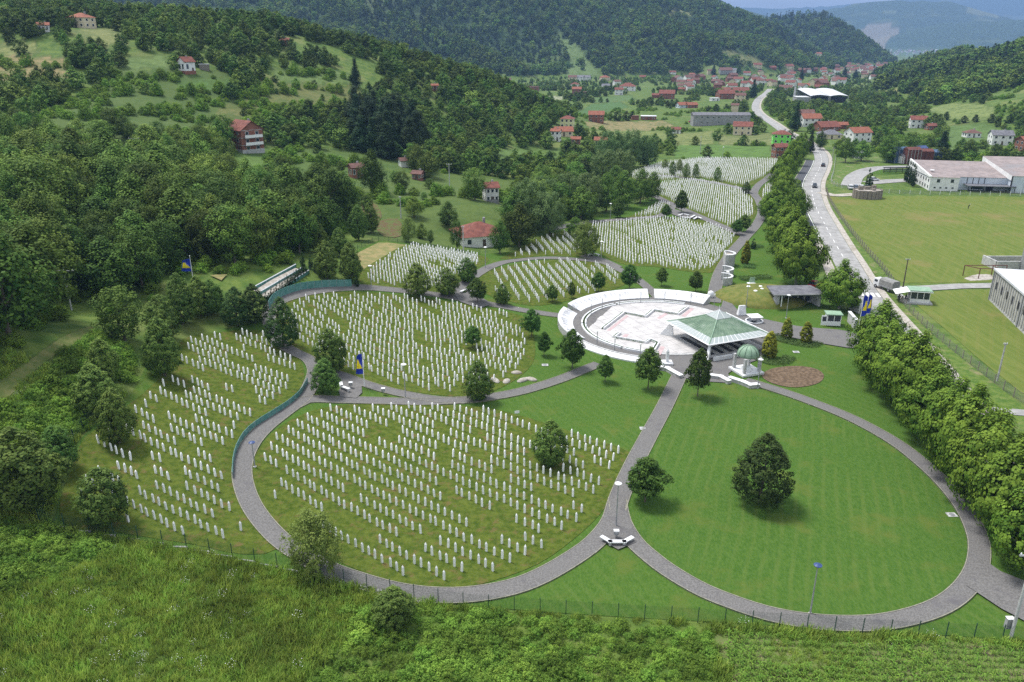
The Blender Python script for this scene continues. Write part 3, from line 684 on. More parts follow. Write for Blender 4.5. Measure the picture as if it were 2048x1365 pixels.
def crown_mesh(name, mat, seed, shape, Hc, Rr, z0, ncl, nlf, leaf, cr, fill=.2, asp=.65, rag=.18, droop=0.0, lean=(0, 0), tone_c=.55, lobes=0, ow=.6):
    rng = np.random.default_rng(seed)
    t = rng.uniform(0.02, .98, ncl*6); r_ = env(shape, t); acc = rng.uniform(0, 1, ncl*6) < r_/r_.max()*.85+.15
    t = t[acc][:ncl]; k = len(t); th = rng.uniform(0, 2*pi, k)
    rad = env(shape, t)*np.where(rng.uniform(0, 1, k) < fill, rng.uniform(.2, .8, k), rng.uniform(.82, 1.0, k))
    ragf = 1+rag*rng.normal(size=k)*.6
    if lobes: ragf *= 1+.13*np.sin(th*lobes+seed+t*7)
    rr = np.clip(rad*Rr*ragf-cr*.45, 0, None)
    C = np.c_[rr*np.cos(th), rr*np.sin(th), z0+t*(Hc-z0)*(1+0*t)]
    C[:, 2] = np.clip(C[:, 2], z0+cr*.3, Hc-cr*.4)
    tone = rng.beta(2, 2, k)*tone_c
    L_ = int(nlf/k)+1
    idx = np.repeat(np.arange(k), L_)
    d = rng.normal(size=(len(idx), 3)); d[:, 2] += .35; d /= np.linalg.norm(d, axis=1)[:, None]
    crr = cr*rng.uniform(.7, 1.25, k)
    P = C[idx]+d*(crr[idx]*rng.uniform(.45, 1.0, len(idx))**.6)[:, None]
    if droop: P[:, 2] -= np.abs(rng.normal(size=len(P)))*droop*cr
    axis = np.c_[np.zeros(len(P)), np.zeros(len(P)), np.full(len(P), z0+(Hc-z0)*.45)]
    outd = P-axis; outd /= np.linalg.norm(outd, axis=1)[:, None]+1e-9
    N = outd*ow+d*(1.35-ow*.8)+rng.normal(size=d.shape)*.27+np.array([0, 0, .3])
    V, Q = leafquads(P, N, leaf, rng, asp, droop)
    V[:, 0] += lean[0]*V[:, 2]; V[:, 1] += lean[1]*V[:, 2]
    tn = np.clip(tone[idx]*1.0+rng.normal(0, .09, len(idx))+.30*np.clip(d[:, 2]*1.2+.1, 0, 1), 0, 1)  # random leaf tone, with clump tops painted lighter as if sunlit from above
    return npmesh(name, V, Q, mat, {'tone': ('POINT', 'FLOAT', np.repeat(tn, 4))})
def trunk_mesh(name, mat, seed, Ht, r0, Rr, z0, Hc, limbs=6, n=7):
    rr = random.Random(seed); m = MB()
    pts = [(0, 0, -.6)]; x = y = 0
    for k in range(1, 6):
        x += rr.uniform(-.05, .05)*Ht*.4; y += rr.uniform(-.05, .05)*Ht*.4; pts.append((x, y, Ht*k/5))
    rs = [r0*1.35]+[r0*(1-.16*k) for k in range(1, 6)]
    m.tube(pts, rs, n)
    for k in range(limbs):
        i = rr.randint(1, 4); p = pts[i]; a = rr.uniform(0, 2*pi); ln = Rr*rr.uniform(.45, .75)
        top = min(Hc*.85, p[2]+ln*rr.uniform(.5, 1.0))
        q = (p[0]+cos(a)*ln*.5, p[1]+sin(a)*ln*.5, p[2]+(top-p[2])*.6); e = (p[0]+cos(a)*ln, p[1]+sin(a)*ln, top)
        m.tube([p, q, e], [rs[i]*.55, rs[i]*.35, rs[i]*.12], 5)
    return m.mesh(name, mat)
PROTO = {}
def proto(key, H0, R0, crown, trunk):
    v = np.empty(len(crown.vertices)*3, np.float32); crown.vertices.foreach_get('co', v); v = v.reshape(-1, 3)
    PROTO.setdefault(key, []).append((float(np.percentile(v[:, 2], 99.5)), float(np.percentile(np.hypot(v[:, 0], v[:, 1]), 98)), crown, trunk))
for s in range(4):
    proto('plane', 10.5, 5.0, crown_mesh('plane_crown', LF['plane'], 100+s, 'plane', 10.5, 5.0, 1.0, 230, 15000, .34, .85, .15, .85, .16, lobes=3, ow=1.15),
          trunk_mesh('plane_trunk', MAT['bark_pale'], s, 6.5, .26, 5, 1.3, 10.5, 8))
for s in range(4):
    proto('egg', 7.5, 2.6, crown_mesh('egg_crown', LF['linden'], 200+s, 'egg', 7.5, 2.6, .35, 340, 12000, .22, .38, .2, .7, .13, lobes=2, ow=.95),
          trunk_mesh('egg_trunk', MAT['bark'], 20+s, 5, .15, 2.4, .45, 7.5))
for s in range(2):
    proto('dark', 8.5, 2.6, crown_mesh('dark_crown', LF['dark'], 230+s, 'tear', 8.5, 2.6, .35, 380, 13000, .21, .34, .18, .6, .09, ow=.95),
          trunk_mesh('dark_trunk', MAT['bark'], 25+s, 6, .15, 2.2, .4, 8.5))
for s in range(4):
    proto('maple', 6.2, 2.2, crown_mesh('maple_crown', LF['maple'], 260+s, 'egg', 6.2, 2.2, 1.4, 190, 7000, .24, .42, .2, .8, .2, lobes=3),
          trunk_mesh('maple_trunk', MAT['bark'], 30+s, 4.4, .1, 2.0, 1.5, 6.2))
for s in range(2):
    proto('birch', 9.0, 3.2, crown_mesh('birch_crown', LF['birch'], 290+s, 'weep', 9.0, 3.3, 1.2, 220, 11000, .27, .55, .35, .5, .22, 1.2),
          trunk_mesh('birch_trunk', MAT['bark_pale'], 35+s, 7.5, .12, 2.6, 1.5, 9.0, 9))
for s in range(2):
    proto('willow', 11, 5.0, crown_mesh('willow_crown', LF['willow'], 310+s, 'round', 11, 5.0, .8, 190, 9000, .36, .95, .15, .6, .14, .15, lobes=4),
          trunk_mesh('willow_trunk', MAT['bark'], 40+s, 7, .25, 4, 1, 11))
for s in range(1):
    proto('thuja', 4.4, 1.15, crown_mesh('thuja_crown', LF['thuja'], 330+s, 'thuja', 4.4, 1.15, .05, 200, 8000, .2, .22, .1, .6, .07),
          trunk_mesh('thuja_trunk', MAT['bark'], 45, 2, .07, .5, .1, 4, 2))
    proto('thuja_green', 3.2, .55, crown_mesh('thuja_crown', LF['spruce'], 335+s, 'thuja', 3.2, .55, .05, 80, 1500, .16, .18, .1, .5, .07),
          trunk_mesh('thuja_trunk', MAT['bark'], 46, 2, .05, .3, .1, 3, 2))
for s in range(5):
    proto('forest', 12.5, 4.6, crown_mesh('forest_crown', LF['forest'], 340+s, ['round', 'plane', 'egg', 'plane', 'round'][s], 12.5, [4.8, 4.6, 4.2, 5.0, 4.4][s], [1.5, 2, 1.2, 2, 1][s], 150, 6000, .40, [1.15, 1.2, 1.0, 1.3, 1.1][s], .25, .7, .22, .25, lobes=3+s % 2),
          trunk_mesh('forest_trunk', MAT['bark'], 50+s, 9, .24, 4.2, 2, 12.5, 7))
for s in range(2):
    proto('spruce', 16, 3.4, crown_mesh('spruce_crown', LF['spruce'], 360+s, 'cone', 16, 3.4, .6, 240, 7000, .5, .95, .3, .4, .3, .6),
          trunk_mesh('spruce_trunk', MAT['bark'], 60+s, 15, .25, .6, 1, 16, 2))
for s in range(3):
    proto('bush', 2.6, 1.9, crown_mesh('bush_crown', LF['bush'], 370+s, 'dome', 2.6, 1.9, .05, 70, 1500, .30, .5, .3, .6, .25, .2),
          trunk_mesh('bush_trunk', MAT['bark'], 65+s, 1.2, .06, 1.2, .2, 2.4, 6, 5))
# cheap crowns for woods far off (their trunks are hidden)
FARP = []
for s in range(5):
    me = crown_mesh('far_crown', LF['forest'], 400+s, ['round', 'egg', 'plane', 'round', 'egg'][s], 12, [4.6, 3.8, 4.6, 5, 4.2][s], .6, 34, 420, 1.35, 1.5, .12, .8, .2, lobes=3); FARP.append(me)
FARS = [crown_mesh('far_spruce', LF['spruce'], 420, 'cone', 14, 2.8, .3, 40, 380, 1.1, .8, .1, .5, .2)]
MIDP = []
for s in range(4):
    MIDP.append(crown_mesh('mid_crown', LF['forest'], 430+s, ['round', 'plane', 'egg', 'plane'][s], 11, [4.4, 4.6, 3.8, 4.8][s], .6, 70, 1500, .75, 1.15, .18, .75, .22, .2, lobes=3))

def place_tree(kind, v, x, y, h, w, label, group=None, cat='tree', rz=None, name=None, z=None):
    H0, R0, cm, tm = PROTO[kind][v % len(PROTO[kind])]
    t = thing(name or {'egg': 'linden_tree', 'dark': 'hornbeam_tree', 'maple': 'maple_tree', 'plane': 'plane_tree', 'birch': 'birch_tree', 'willow': 'willow_tree', 'forest': 'broadleaf_tree', 'spruce': 'spruce_tree', 'thuja': 'thuja_shrub', 'thuja_green': 'thuja_shrub', 'bush': 'shrub'}[kind],
              label, cat, (x, y, gz(x, y) if z is None else z), R.uniform(0, 6.28) if rz is None else rz, group)
    t.scale = (w/2/R0, w/2/R0, h/H0)
    link('trunk', tm, t); link('crown', cm, t)
    return t
def tree_px(kind, cx, top, bot, wpx, label, group=None, low=True, v=None, cat='tree', name=None):
    """a tree whose outline in the photograph is given; its base, height and width follow from the ground there"""
    base = hp(cx, bot-(.17*wpx if low else 0)); sc = pxscale(base); w = wpx/sc
    dep = atan2(H-base[2]-3, hypot(base[0], base[1])); a = (bot-top)/sc
    if low: q = a*a-(w*sin(dep))**2*.8; h = math.sqrt(max(q, (a*.6)**2))/cos(dep)*.97
    else: h = a/cos(dep)-w*.5*sin(dep)*.7
    TREE_SPOTS.append((base[0], base[1], w*.32 if low else .6))
    return place_tree(kind, R.randint(0, 9) if v is None else v, base[0], base[1], h, w, label, group, cat, name=name)
T = tree_px
# trees of the memorial grounds
T('egg',1100,848,942,76,'dense rounded tree inside the near oval grave plot')
T('dark',1520,880,1028,118,'big dark clipped tree standing alone on the oval lawn')
T('maple',1290,922,1020,90,'broad dark tree at the fork beside the lamp seat',v=0)
T('egg',957,728,812,62,'egg-shaped tree on the path between near and middle plots')
T('egg',652,724,798,60,'bright low tree beside the bench bay near the flagpole')
T('egg',664,666,756,72,'taller tree behind the bench bay near the flagpole')
T('dark',568,604,708,70,'dark blue-green conical tree at the ring path corner')
T('egg',330,645,766,78,'tall egg-shaped tree at the upper edge of the left plot')
T('egg',240,785,900,76,'egg-shaped tree among the lowest headstones of the left plot')
T('egg',215,945,1067,106,'rounded tree just inside the fence corner')
T('egg',55,872,1042,172,'very large tree at the lower fence corner beside the bracken')
T('egg',122,858,952,78,'dark tree behind the very large fence-corner tree')
T('egg',196,738,842,88,'tree against the thicket below the grassy lane')
T('egg',214,684,785,66,'slender tree against the thicket below the grassy lane')
T('egg',366,556,660,64,'leftmost of three trees under the flag on the slope')
g3 = 'trees under the slope flag'
T('egg',402,560,642,58,'tree right of the leftmost one under the slope flag', g3)
T('egg',428,566,638,52,'tree nearest the earth cutting under the slope flag', g3)
T('dark',476,582,662,64,'dark tree before the terraced ramp, the left of two')
T('dark',511,575,657,60,'dark tree before the terraced ramp, the right of two')
T('egg',330,600,690,72,'tree behind the tall egg-shaped tree of the left plot')
T('forest',250,588,702,112,'round dark tree at the end of the grassy lane')
T('egg',835,534,602,58,'large round tree on the path above the middle plot')
T('egg',895,543,600,52,'round tree beside the paved bay above the middle plot')
T('egg',935,521,573,44,'round tree at the edge of the plot below the old meadow')
T('maple',955,552,606,44,'loose tree standing over the bench of the upper bay',low=False)
T('egg',1005,572,615,34,'small round tree at the corner of the small oval plot')
T('maple',945,648,696,38,'small tree alone among the middle plot headstones',low=False)
T('maple',1063,614,674,44,'lawn tree beside the corner of the middle plot',low=False)
T('maple',1088,660,712,32,'small lawn tree between middle plot and plaza',low=False)
T('maple',1144,653,738,58,'dark full tree in front of the plaza name wall',low=False)
T('maple',1210,706,764,36,'thin young tree at the plaza end of the curved path',low=False)
T('maple',1295,690,778,56,'lawn tree left of the straight path below the plaza',low=False)
T('maple',1395,693,794,54,'lawn tree right of the straight path below the plaza',low=False)
g4 = 'young maples along the small oval plot'
T('maple',1104,568,604,28,'young tree on the lawn edge of the small oval plot',g4,low=False)
T('maple',1143,562,597,19,'slim young tree on the lawn edge of the small oval plot',low=False)
T('maple',1197,542,584,30,'young tree on the lawn edge of the small oval plot',g4,low=False)
T('maple',1258,526,580,42,'full tree where the small oval path meets the plaza path',low=False)
g5 = 'lawn trees behind the name wall'
T('maple',1323,533,572,25,'young tree on the lawn behind the name wall',g5,low=False)
T('maple',1391,540,584,31,'young tree on the lawn behind the name wall',g5,low=False)
T('egg',1236,398,440,26,'conical tree at the edge of the small plot under round trees')
T('maple',1362,380,426,28,'tall tree at the far path fork',low=False)
T('maple',1332,408,436,22,'small tree on the grass at the far path fork',low=False)
T('maple',1487,428,464,30,'right of two trees at the avenue path fork',low=False)
T('maple',1473,438,470,25,'left of two trees at the avenue path fork',low=False)
T('dark',1492,366,390,19,'small dark tree at the far end of the avenue path')
g6 = 'sparse trees in the farthest plot'
for c, t_, b_, w_ in [(1434,334,362,17),(1372,326,356,18),(1391,327,355,15),(1344,322,352,17),(1358,318,345,15),(1330,318,338,16)]:
    T('birch',c,t_,b_,w_,'thin sparse tree among the farthest headstones',g6,low=False)
T('birch',632,1010,1152,118,'weeping birch on the ring path by the lower fence',low=False)
T('birch',1170,440,512,64,'pale loose tree beside the fork with a curved bench',low=False)
T('egg',655,490,567,54,'dense tree right of the terraced ramp')
T('egg',703,492,572,50,'dense tree at the teal wall end')
T('egg',680,462,520,42,'tree behind the two dense ones at the teal wall')
T('egg',640,452,512,40,'dark tree on the slope above the terraced ramp')
T('egg',718,416,488,40,'slim tree at the forest corner above the tan grass')
T('egg',742,410,472,36,'last slim tree of the forest corner beside the bare slope')
T('egg',612,440,500,40,'slim tree in the forest edge above the ramp')
T('egg',790,1178,1266,90,'round dark leafy shrub outside the lower fence',cat='shrub',name='shrub')
T('thuja',1572,638,682,23,'golden thuja bush in the hedge bed, left of two',cat='shrub')
T('thuja',1611,646,690,25,'golden thuja bush in the hedge bed, right of two',cat='shrub')
T('thuja',1537,666,720,31,'large golden thuja beside the domed fountain pavilion',cat='shrub')
T('thuja',1490,484,531,19,'golden thuja on the lawn near the curved stone walls',cat='shrub')
T('thuja_green',1506,478,500,11,'small green thuja on the lawn beside the avenue',cat='shrub')
# avenue of plane trees
ORD = ['first', 'second', 'third', 'fourth', 'fifth', 'sixth', 'seventh', 'eighth', 'ninth', 'tenth', 'eleventh', 'twelfth']
gp = 'plane trees lining the road, near row'
A_, B_ = hp(1748, 746), hp(2062, 1142); na = 10
for k in range(na):
    f = k/(na-1); x = A_[0]+(B_[0]-A_[0])*f+R.uniform(-.5, .5); y = A_[1]+(B_[1]-A_[1])*f+R.uniform(-.4, .4)
    place_tree('plane', k, x, y, R.uniform(10.6, 13.4), R.uniform(9.6, 10.8), 'bright green plane tree beside the oval lawn, %s of the row from the gate' % ORD[k], gp)
T('plane',1678,513,618,99,'single plane tree by the gate and zebra crossing',low=False,v=1)
gq = 'plane trees lining the road, far rows'
for k, (c, t_, b_, w_) in enumerate([(1592,452,588,112),(1580,432,548,98),(1566,418,515,84),(1543,386,454,66),(1588,372,455,58),(1566,346,412,54),(1560,320,390,52),(1572,302,368,46),(1580,290,352,42),(1588,280,338,38),(1597,273,324,34),(1606,270,312,28)]):
    T('plane',c,t_,b_,w_,'plane tree of the far avenue beside the road, %s from the grass mound' % ORD[k],gq)
# ------------------------------------------------------------------ set out the headstones
lattice('s1', (1035,1135), (16.3,8.0), (0,-29.5), .74)
lattice('s2', (310,1040), (14.2,7.4), (-4,-33), .60)
lattice('s3', (720,715), (9.3,4.7), (2.0,-14.0), .80, jig=.1)
lattice('s4', (840,545), (6.6,2.6), (-2.0,-8.5), .86)
VA = np.array([.62, -.95]); VB = np.array([1.55, .95])
lattice('s5', (1100,560), (.25,-1.25), (2.0,.4), .84, True)
lattice('s6', (1110,495), (.25,-1.25), (2.0,.4), .82, True)
lattice('s7', (1320,490), (.62,-1.1), (1.65,.95), .82, True, 1.0)
lattice('s8', (1410,400), (.45,-1.2), (1.75,.8), .9, True, 1.0)
lattice('s9', (1300,425), (.45,-1.2), (1.75,.8), .86, True, 1.0)
lattice('s10', (1420,340), (.4,-1.3), (1.8,.7), .92, True, 1.0)
lattice('s11', (1535,385), (.4,-1.3), (1.8,.7), .92, True, .6)
st = np.array([(a, b, c) for a, b, c, k in stones]); keyz = [k for *_, k in stones]
ok = np.ones(len(st), bool)
for x, y, r in TREE_SPOTS: ok &= np.hypot(st[:, 0]-x, st[:, 1]-y) > r
for C, w in PATHS: ok &= dist_poly(C, st[:, 0], st[:, 1]) > w/2+.5
st = st[ok]; keyz = [k for k, o in zip(keyz, ok) if o]
sz = ground(st[:, 0], st[:, 1])+.1
order = np.argsort(np.hypot(st[:, 0], st[:, 1])); N_IND = 300
LBL = {'s1': ('white marble headstone with pointed top in the near oval plot', 'headstones of the near oval plot'),
       's2': ('white marble headstone with pointed top in the plot behind the teal fence', 'headstones behind the teal fence'),
       's3': ('white marble headstone with pointed top in the large middle plot', 'headstones of the middle plot')}
for i in order[:N_IND]:
    lb, gr = LBL.get(keyz[i], LBL['s3'])
    o = link('headstone', stone_me, None, (st[i, 0], st[i, 1], sz[i]), st[i, 2]+R.uniform(-.06, .06)); tag(o, lb, 'headstone', gr)
    o.scale = (1, 1, R.uniform(.95, 1.05)); o.rotation_euler = (R.gauss(0, .022), R.gauss(0, .022), o.rotation_euler[2])
rest = order[N_IND:]; nS = len(rest)
ca = np.cos(st[rest, 2]); sa = np.sin(st[rest, 2]); hs_ = NR.uniform(.95, 1.05, nS)
X = SV[None, :, 0]*ca[:, None]-SV[None, :, 1]*sa[:, None]+st[rest, 0][:, None]
Y = SV[None, :, 0]*sa[:, None]+SV[None, :, 1]*ca[:, None]+st[rest, 1][:, None]
Z = SV[None, :, 2]*hs_[:, None]+sz[rest][:, None]
X = X+NR.normal(0, .022, nS)[:, None]*SV[None, :, 2]; Y = Y+NR.normal(0, .022, nS)[:, None]*SV[None, :, 2]
V = np.stack([X, Y, Z], -1).reshape(-1, 3); nv = len(SV)
tris = [(f[0], f[1], f[2]) for f in SFq]+[(f[0], f[2], f[3]) for f in SFq]+list(SFt)
Tt = (np.arange(nS)[:, None, None]*nv+np.array(tris)[None]).reshape(-1, 3)
tag(link('headstones', npmesh('headstones', V, Tt, MAT['marble'])), 'thousands of white pointed headstones in rows across the farther plots', None, None, 'stuff')
print('stones', len(st))
# ------------------------------------------------------------------ plaza
CX, CY, PR = 29.1, 146.0, 15.3
def pol(r, deg): return (CX+r*cos(radians(deg)), CY+r*sin(radians(deg)))
def arc(r, a0, a1, st=3):
    n_ = max(2, int(abs(a1-a0)/st)+1); return [pol(r, a0+(a1-a0)*k/(n_-1)) for k in range(n_)]
def annulus(m, r0, r1, a0, a1, z0, z1, mi=0, st=3, zi=None, zo=None):
    """ring sector from z0 to z1; zi/zo: different tops at the inner and outer edge"""
    A = arc(r0, a0, a1, st); B = arc(r1, a0, a1, st); n_ = len(A); zi = z1 if zi is None else zi; zo = z1 if zo is None else zo
    vs = [(p[0], p[1], z0) for p in A]+[(p[0], p[1], z0) for p in B]+[(p[0], p[1], zi) for p in A]+[(p[0], p[1], zo) for p in B]; fs = []
    for k in range(n_-1):
        fs += [(k, k+1, n_+k+1, n_+k), (2*n_+k, 3*n_+k, 3*n_+k+1, 2*n_+k+1), (k, 2*n_+k, 2*n_+k+1, k+1), (n_+k, n_+k+1, 3*n_+k+1, 3*n_+k)]
    fs += [(0, n_, 3*n_, 2*n_), (n_-1, 2*n_-1, 4*n_-1, 3*n_-1)]
    m.add(vs, fs, mi)
G0 = gz(CX, CY)
fore = [pol(19, 40)]+[tuple(hp(*p)[:2]) for p in [(1450,588),(1462,606),(1480,628),(1530,640),(1600,655),(1690,662),(1720,672),(1712,700),(1640,688),(1560,672),(1545,690),(1520,720),(1475,735),(1456,748),(1462,768),(1400,764),(1362,756),(1330,742)]]+[pol(19.3, 262)]
fp = [fore[0]]+fore[1:]
outline = arc(19.0, 262, 40, 3)    # the long way round
drape('plaza_pavement', np.array(fp+outline[1:-1]), MAT['pave'], .20, 'grey paving around the white plaza', 2.0)
plaza = tag(MB().prism(arc(PR, 0, 360, 5)[:-1], G0-.4, G0+.30).build('plaza', MAT['concrete']), 'round white stone plaza', None, None, 'structure')
# paving slabs laid proud of the base, joints left open
ang = radians(23); ux, uy = (cos(ang), sin(ang)), (-sin(ang), cos(ang)); sl = 2.15
slab_me = MB().box(-sl/2+.03, sl/2-.03, -sl/2+.03, sl/2-.03, .29, .34).mesh('slab', MAT['slab'])
def clip_circle(pts, r):
    """convex polygon cut by the circle of radius r about the plaza centre"""
    for s_ in range(48):
        a0 = 2*pi*s_/48; nx, ny = cos(a0), sin(a0); out = []
        for i_ in range(len(pts)):
            p, q = pts[i_], pts[(i_+1) % len(pts)]
            dp = (p[0]-CX)*nx+(p[1]-CY)*ny-r; dq = (q[0]-CX)*nx+(q[1]-CY)*ny-r
            if dp <= 0: out.append(p)
            if (dp < 0) != (dq < 0) and abs(dp-dq) > 1e-9: t_ = dp/(dp-dq); out.append((p[0]+(q[0]-p[0])*t_, p[1]+(q[1]-p[1])*t_))
        pts = out
        if len(pts) < 3: return []
    return pts
for i in range(-9, 10):
    for j in range(-9, 10):
        c = (CX+ux[0]*i*sl+uy[0]*j*sl, CY+ux[1]*i*sl+uy[1]*j*sl)
        far = max(hypot(c[0]+ux[0]*a*sl/2+uy[0]*b_*sl/2-CX, c[1]+ux[1]*a*sl/2+uy[1]*b_*sl/2-CY) for a in (-1, 1) for b_ in (-1, 1))
        if far < PR-.75: link('slab', slab_me, plaza, (c[0], c[1], G0+R.uniform(-.006, .006)), ang)
        elif min(hypot(c[0]+ux[0]*a*sl/2+uy[0]*b_*sl/2-CX, c[1]+ux[1]*a*sl/2+uy[1]*b_*sl/2-CY) for a in (-1, -.5, 0, .5, 1) for b_ in (-1, -.5, 0, .5, 1)) < PR-.8:
            # edge slab: square cut by the circle
            sq = [(c[0]+ux[0]*a*(sl/2-.03)+uy[0]*b_*(sl/2-.03), c[1]+ux[1]*a*(sl/2-.03)+uy[1]*b_*(sl/2-.03)) for a, b_ in ((-1,-1),(1,-1),(1,1),(-1,1))]
            cut = clip_circle(sq, PR-.75)
            if len(cut) > 2: MB().prism(cut, G0+.29, G0+.34).build('slab', MAT['slab'], plaza)
# low ring wall with planting, open towards the pavilion
ring = thing('planter_ring', 'low white kerb ring planted with clipped hedge around the plaza', 'planter', (0, 0, 0))
for a0, a1 in ((62, 118), (120, 176), (178, 232), (235, 258)):
    m = MB(); annulus(m, PR+.02, PR+.3, a0, a1, G0, G0+.62); m.build('wall', MAT['marble_panel'], ring)
    m = MB(); annulus(m, PR-.68, PR-.4, a0, a1, G0+.3, G0+.58); m.build('wall', MAT['marble_panel'], ring)
def hedge_mesh(line, w, h, seed, mat, leaf=.13, dens=90):
    rng = np.random.default_rng(seed); P = []; line = np.array(line)
    s_ = np.r_[0, np.cumsum(np.hypot(*np.diff(line, axis=0).T))]; k = int(s_[-1]*dens)
    q = rng.uniform(0, s_[-1], k); x = np.interp(q, s_, line[:, 0]); y = np.interp(q, s_, line[:, 1])
    T_ = np.gradient(line, axis=0); tx = np.interp(q, s_, T_[:, 0]); ty = np.interp(q, s_, T_[:, 1]); ln = np.hypot(tx, ty)+1e-9
    o = rng.uniform(-1, 1, k); zz = rng.uniform(.1, 1, k)
    P = np.c_[x-ty/ln*o*w/2, y+tx/ln*o*w/2, zz*h*(1-.25*np.abs(o))*(.8+.35*vnoise(q*.9, q*0, seed))]
    N = np.c_[-ty/ln*o, tx/ln*o, np.full(k, .8)]+rng.normal(size=(k, 3))*.5
    V, Q = leafquads(P, N, leaf, rng, .7)
    return V, Q, np.repeat(np.clip(rng.beta(2, 2, k), 0, 1), 4)
def hedge(name, line, w, h, base, label=None, parent=None, leaf='juniper', group=None, lsz=.13, dens=90):
    V, Q, tn = hedge_mesh(line, w, h, len(line)*7+int(w*10), LF[leaf], lsz, dens); V[:, 2] += base
    o = link(name, npmesh(name, V, Q, LF[leaf], {'tone': ('POINT', 'FLOAT', tn)}), parent)
    if label: tag(o, label, 'hedge', group)
    return o
for a0, a1 in ((62, 118), (120, 176), (178, 232), (235, 258)):
    hedge('hedge', arc(PR-.19, a0, a1, 2), .34, .34, G0+.32, None, ring)
# stepped planter walls on the plaza (seen as a broken cross)
def wall_line(m, pts, w, z0, z1):
    for k_, ((x0, y0), (x1, y1)) in enumerate(zip(pts[:-1], pts[1:])):
        z1 += .005*(1 if k_ % 2 else -1)
        d = Vector((x1-x0, y1-y0)).normalized(); nx, ny = -d.y*w/2, d.x*w/2; ex, ey = d.x*w/2, d.y*w/2
        m.prism([(x0-ex+nx, y0-ey+ny), (x1+ex+nx, y1+ey+ny), (x1+ex-nx, y1+ey-ny), (x0-ex-nx, y0-ey-ny)], z0, z1)
def gp(pxs): return [tuple(at_z(a, b, G0+.34)[:2]) for a, b in pxs]
for lab, pxs, sh in (('stepped planter wall on the far side of the plaza', [(1208,659),(1249,627),(1292,635),(1308,622),(1357,630),(1377,616)], .55),
                 ('stepped planter wall on the near side of the plaza', [(1241,668),(1230,676),(1292,687),(1302,681),(1318,688),(1309,703)], -.0)):
    pl = thing('stepped_planter', lab, 'planter', (0, 0, 0)); W = gp(pxs)
    m = MB(); wall_line(m, W, .22, G0+.30, G0+.80); m.build('wall', MAT['marble_panel'], pl)
    W2 = [(x-.55*.9, y+.55*.6) for x, y in W]
    m = MB(); wall_line(m, W2, .12, G0+.30, G0+.60); m.build('outer_kerb', MAT['marble_panel'], pl)
    W3 = [(x-.27*.9, y+.27*.6) for x, y in W]
    hedge('hedge', resample(np.array(W3), .3), .45, .42, G0+.34, None, pl, lsz=.12, dens=150)
pinks = [[(1213,661),(1253,630),(1258,632),(1220,662)], [(1313,636),(1330,626),(1336,628),(1320,638)], [(1362,632),(1381,616),(1389,617),(1370,634)], [(1312,707),(1322,692),(1330,694),(1321,710)], [(1240,676),(1250,668),(1258,669),(1250,678)]]
for q in pinks: MB().prism(gp(q), G0+.30, G0+.352).build('pink_slab', MAT['pink_slab'], plaza)
# slanted name walls around the plaza, panel by panel
def name_wall(a0, a1, lab, step=4.2):
    t = thing('name_wall', lab, 'wall', (0, 0, 0)); n_ = max(2, round(abs(a1-a0)/step)); m = MB()
    annulus(m, 17.2, 20.2, a0, a1, G0-.1, 0, zi=G0+.45, zo=G0+1.62, st=2.1); m.build('base', MAT['concrete'], t)
    for k in range(n_):
        b0 = a0+(a1-a0)*k/n_; b1 = a0+(a1-a0)*(k+1)/n_; e = (a1-a0)/n_*.012
        m = MB(); annulus(m, 17.22, 20.18, b0+e, b1-e, G0+.3, 0, zi=G0+.52, zo=G0+1.70, st=2.1); p = m.build('panel', MAT['marble_panel'], t)
        m = MB()
        for c in range(3):
            if R.random() < .25: continue
            f0 = b0+(b1-b0)*(.12+.29*c); f1 = b0+(b1-b0)*(.12+.29*c+.2)
            annulus(m, 18.1, 19.7-R.uniform(0, .5), f0, f1, G0+.60, 0, zi=G0+.88, zo=G0+1.528, st=2.1)
        if m.v: m.build('carved_names', MAT['names'], p)
name_wall(151, 89, 'long curved slanted wall of white marble name panels behind the plaza')
name_wall(85, 50, 'short slanted white name wall between two plaza paths')
name_wall(157, 206, 'slanted white name wall on the lawn side of the plaza')
for a0, a1, lab in ((208, 250, 'low white curved retaining wall on the lawn side of the plaza'),):
    t = thing('retaining_wall', lab, 'wall'); m = MB(); annulus(m, 18.9, 20.1, a0, a1, G0-.3, 0, zi=G0+.75, zo=G0+.35); m.build('wall', MAT['marble_panel'], t)
    m = MB(); annulus(m, 18.5, 18.88, a0, a1, G0-.3, G0+.85); m.build('coping', MAT['concrete'], t)
for lab, pxs in (('white low wall stepping down beside the straight path', [(1311,738),(1334,742),(1346,749),(1359,756)]),
                 ('white wing wall at the plaza mouth', [(1419,756),(1440,759),(1455,767)]), ('white wing wall beside the domed fountain', [(1462,762),(1484,769),(1500,776),(1512,775)])):
    t = thing('wing_wall', lab, 'wall'); m = MB(); W = [tuple(hp(*p)[:2]) for p in pxs]; wall_line(m, W, .8, G0-.2, G0+.6); m.build('wall', MAT['concrete'], t)
    m = MB(); wall_line(m, W, .9, G0+.602, G0+.68); m.build('coping', MAT['marble_panel'], t)
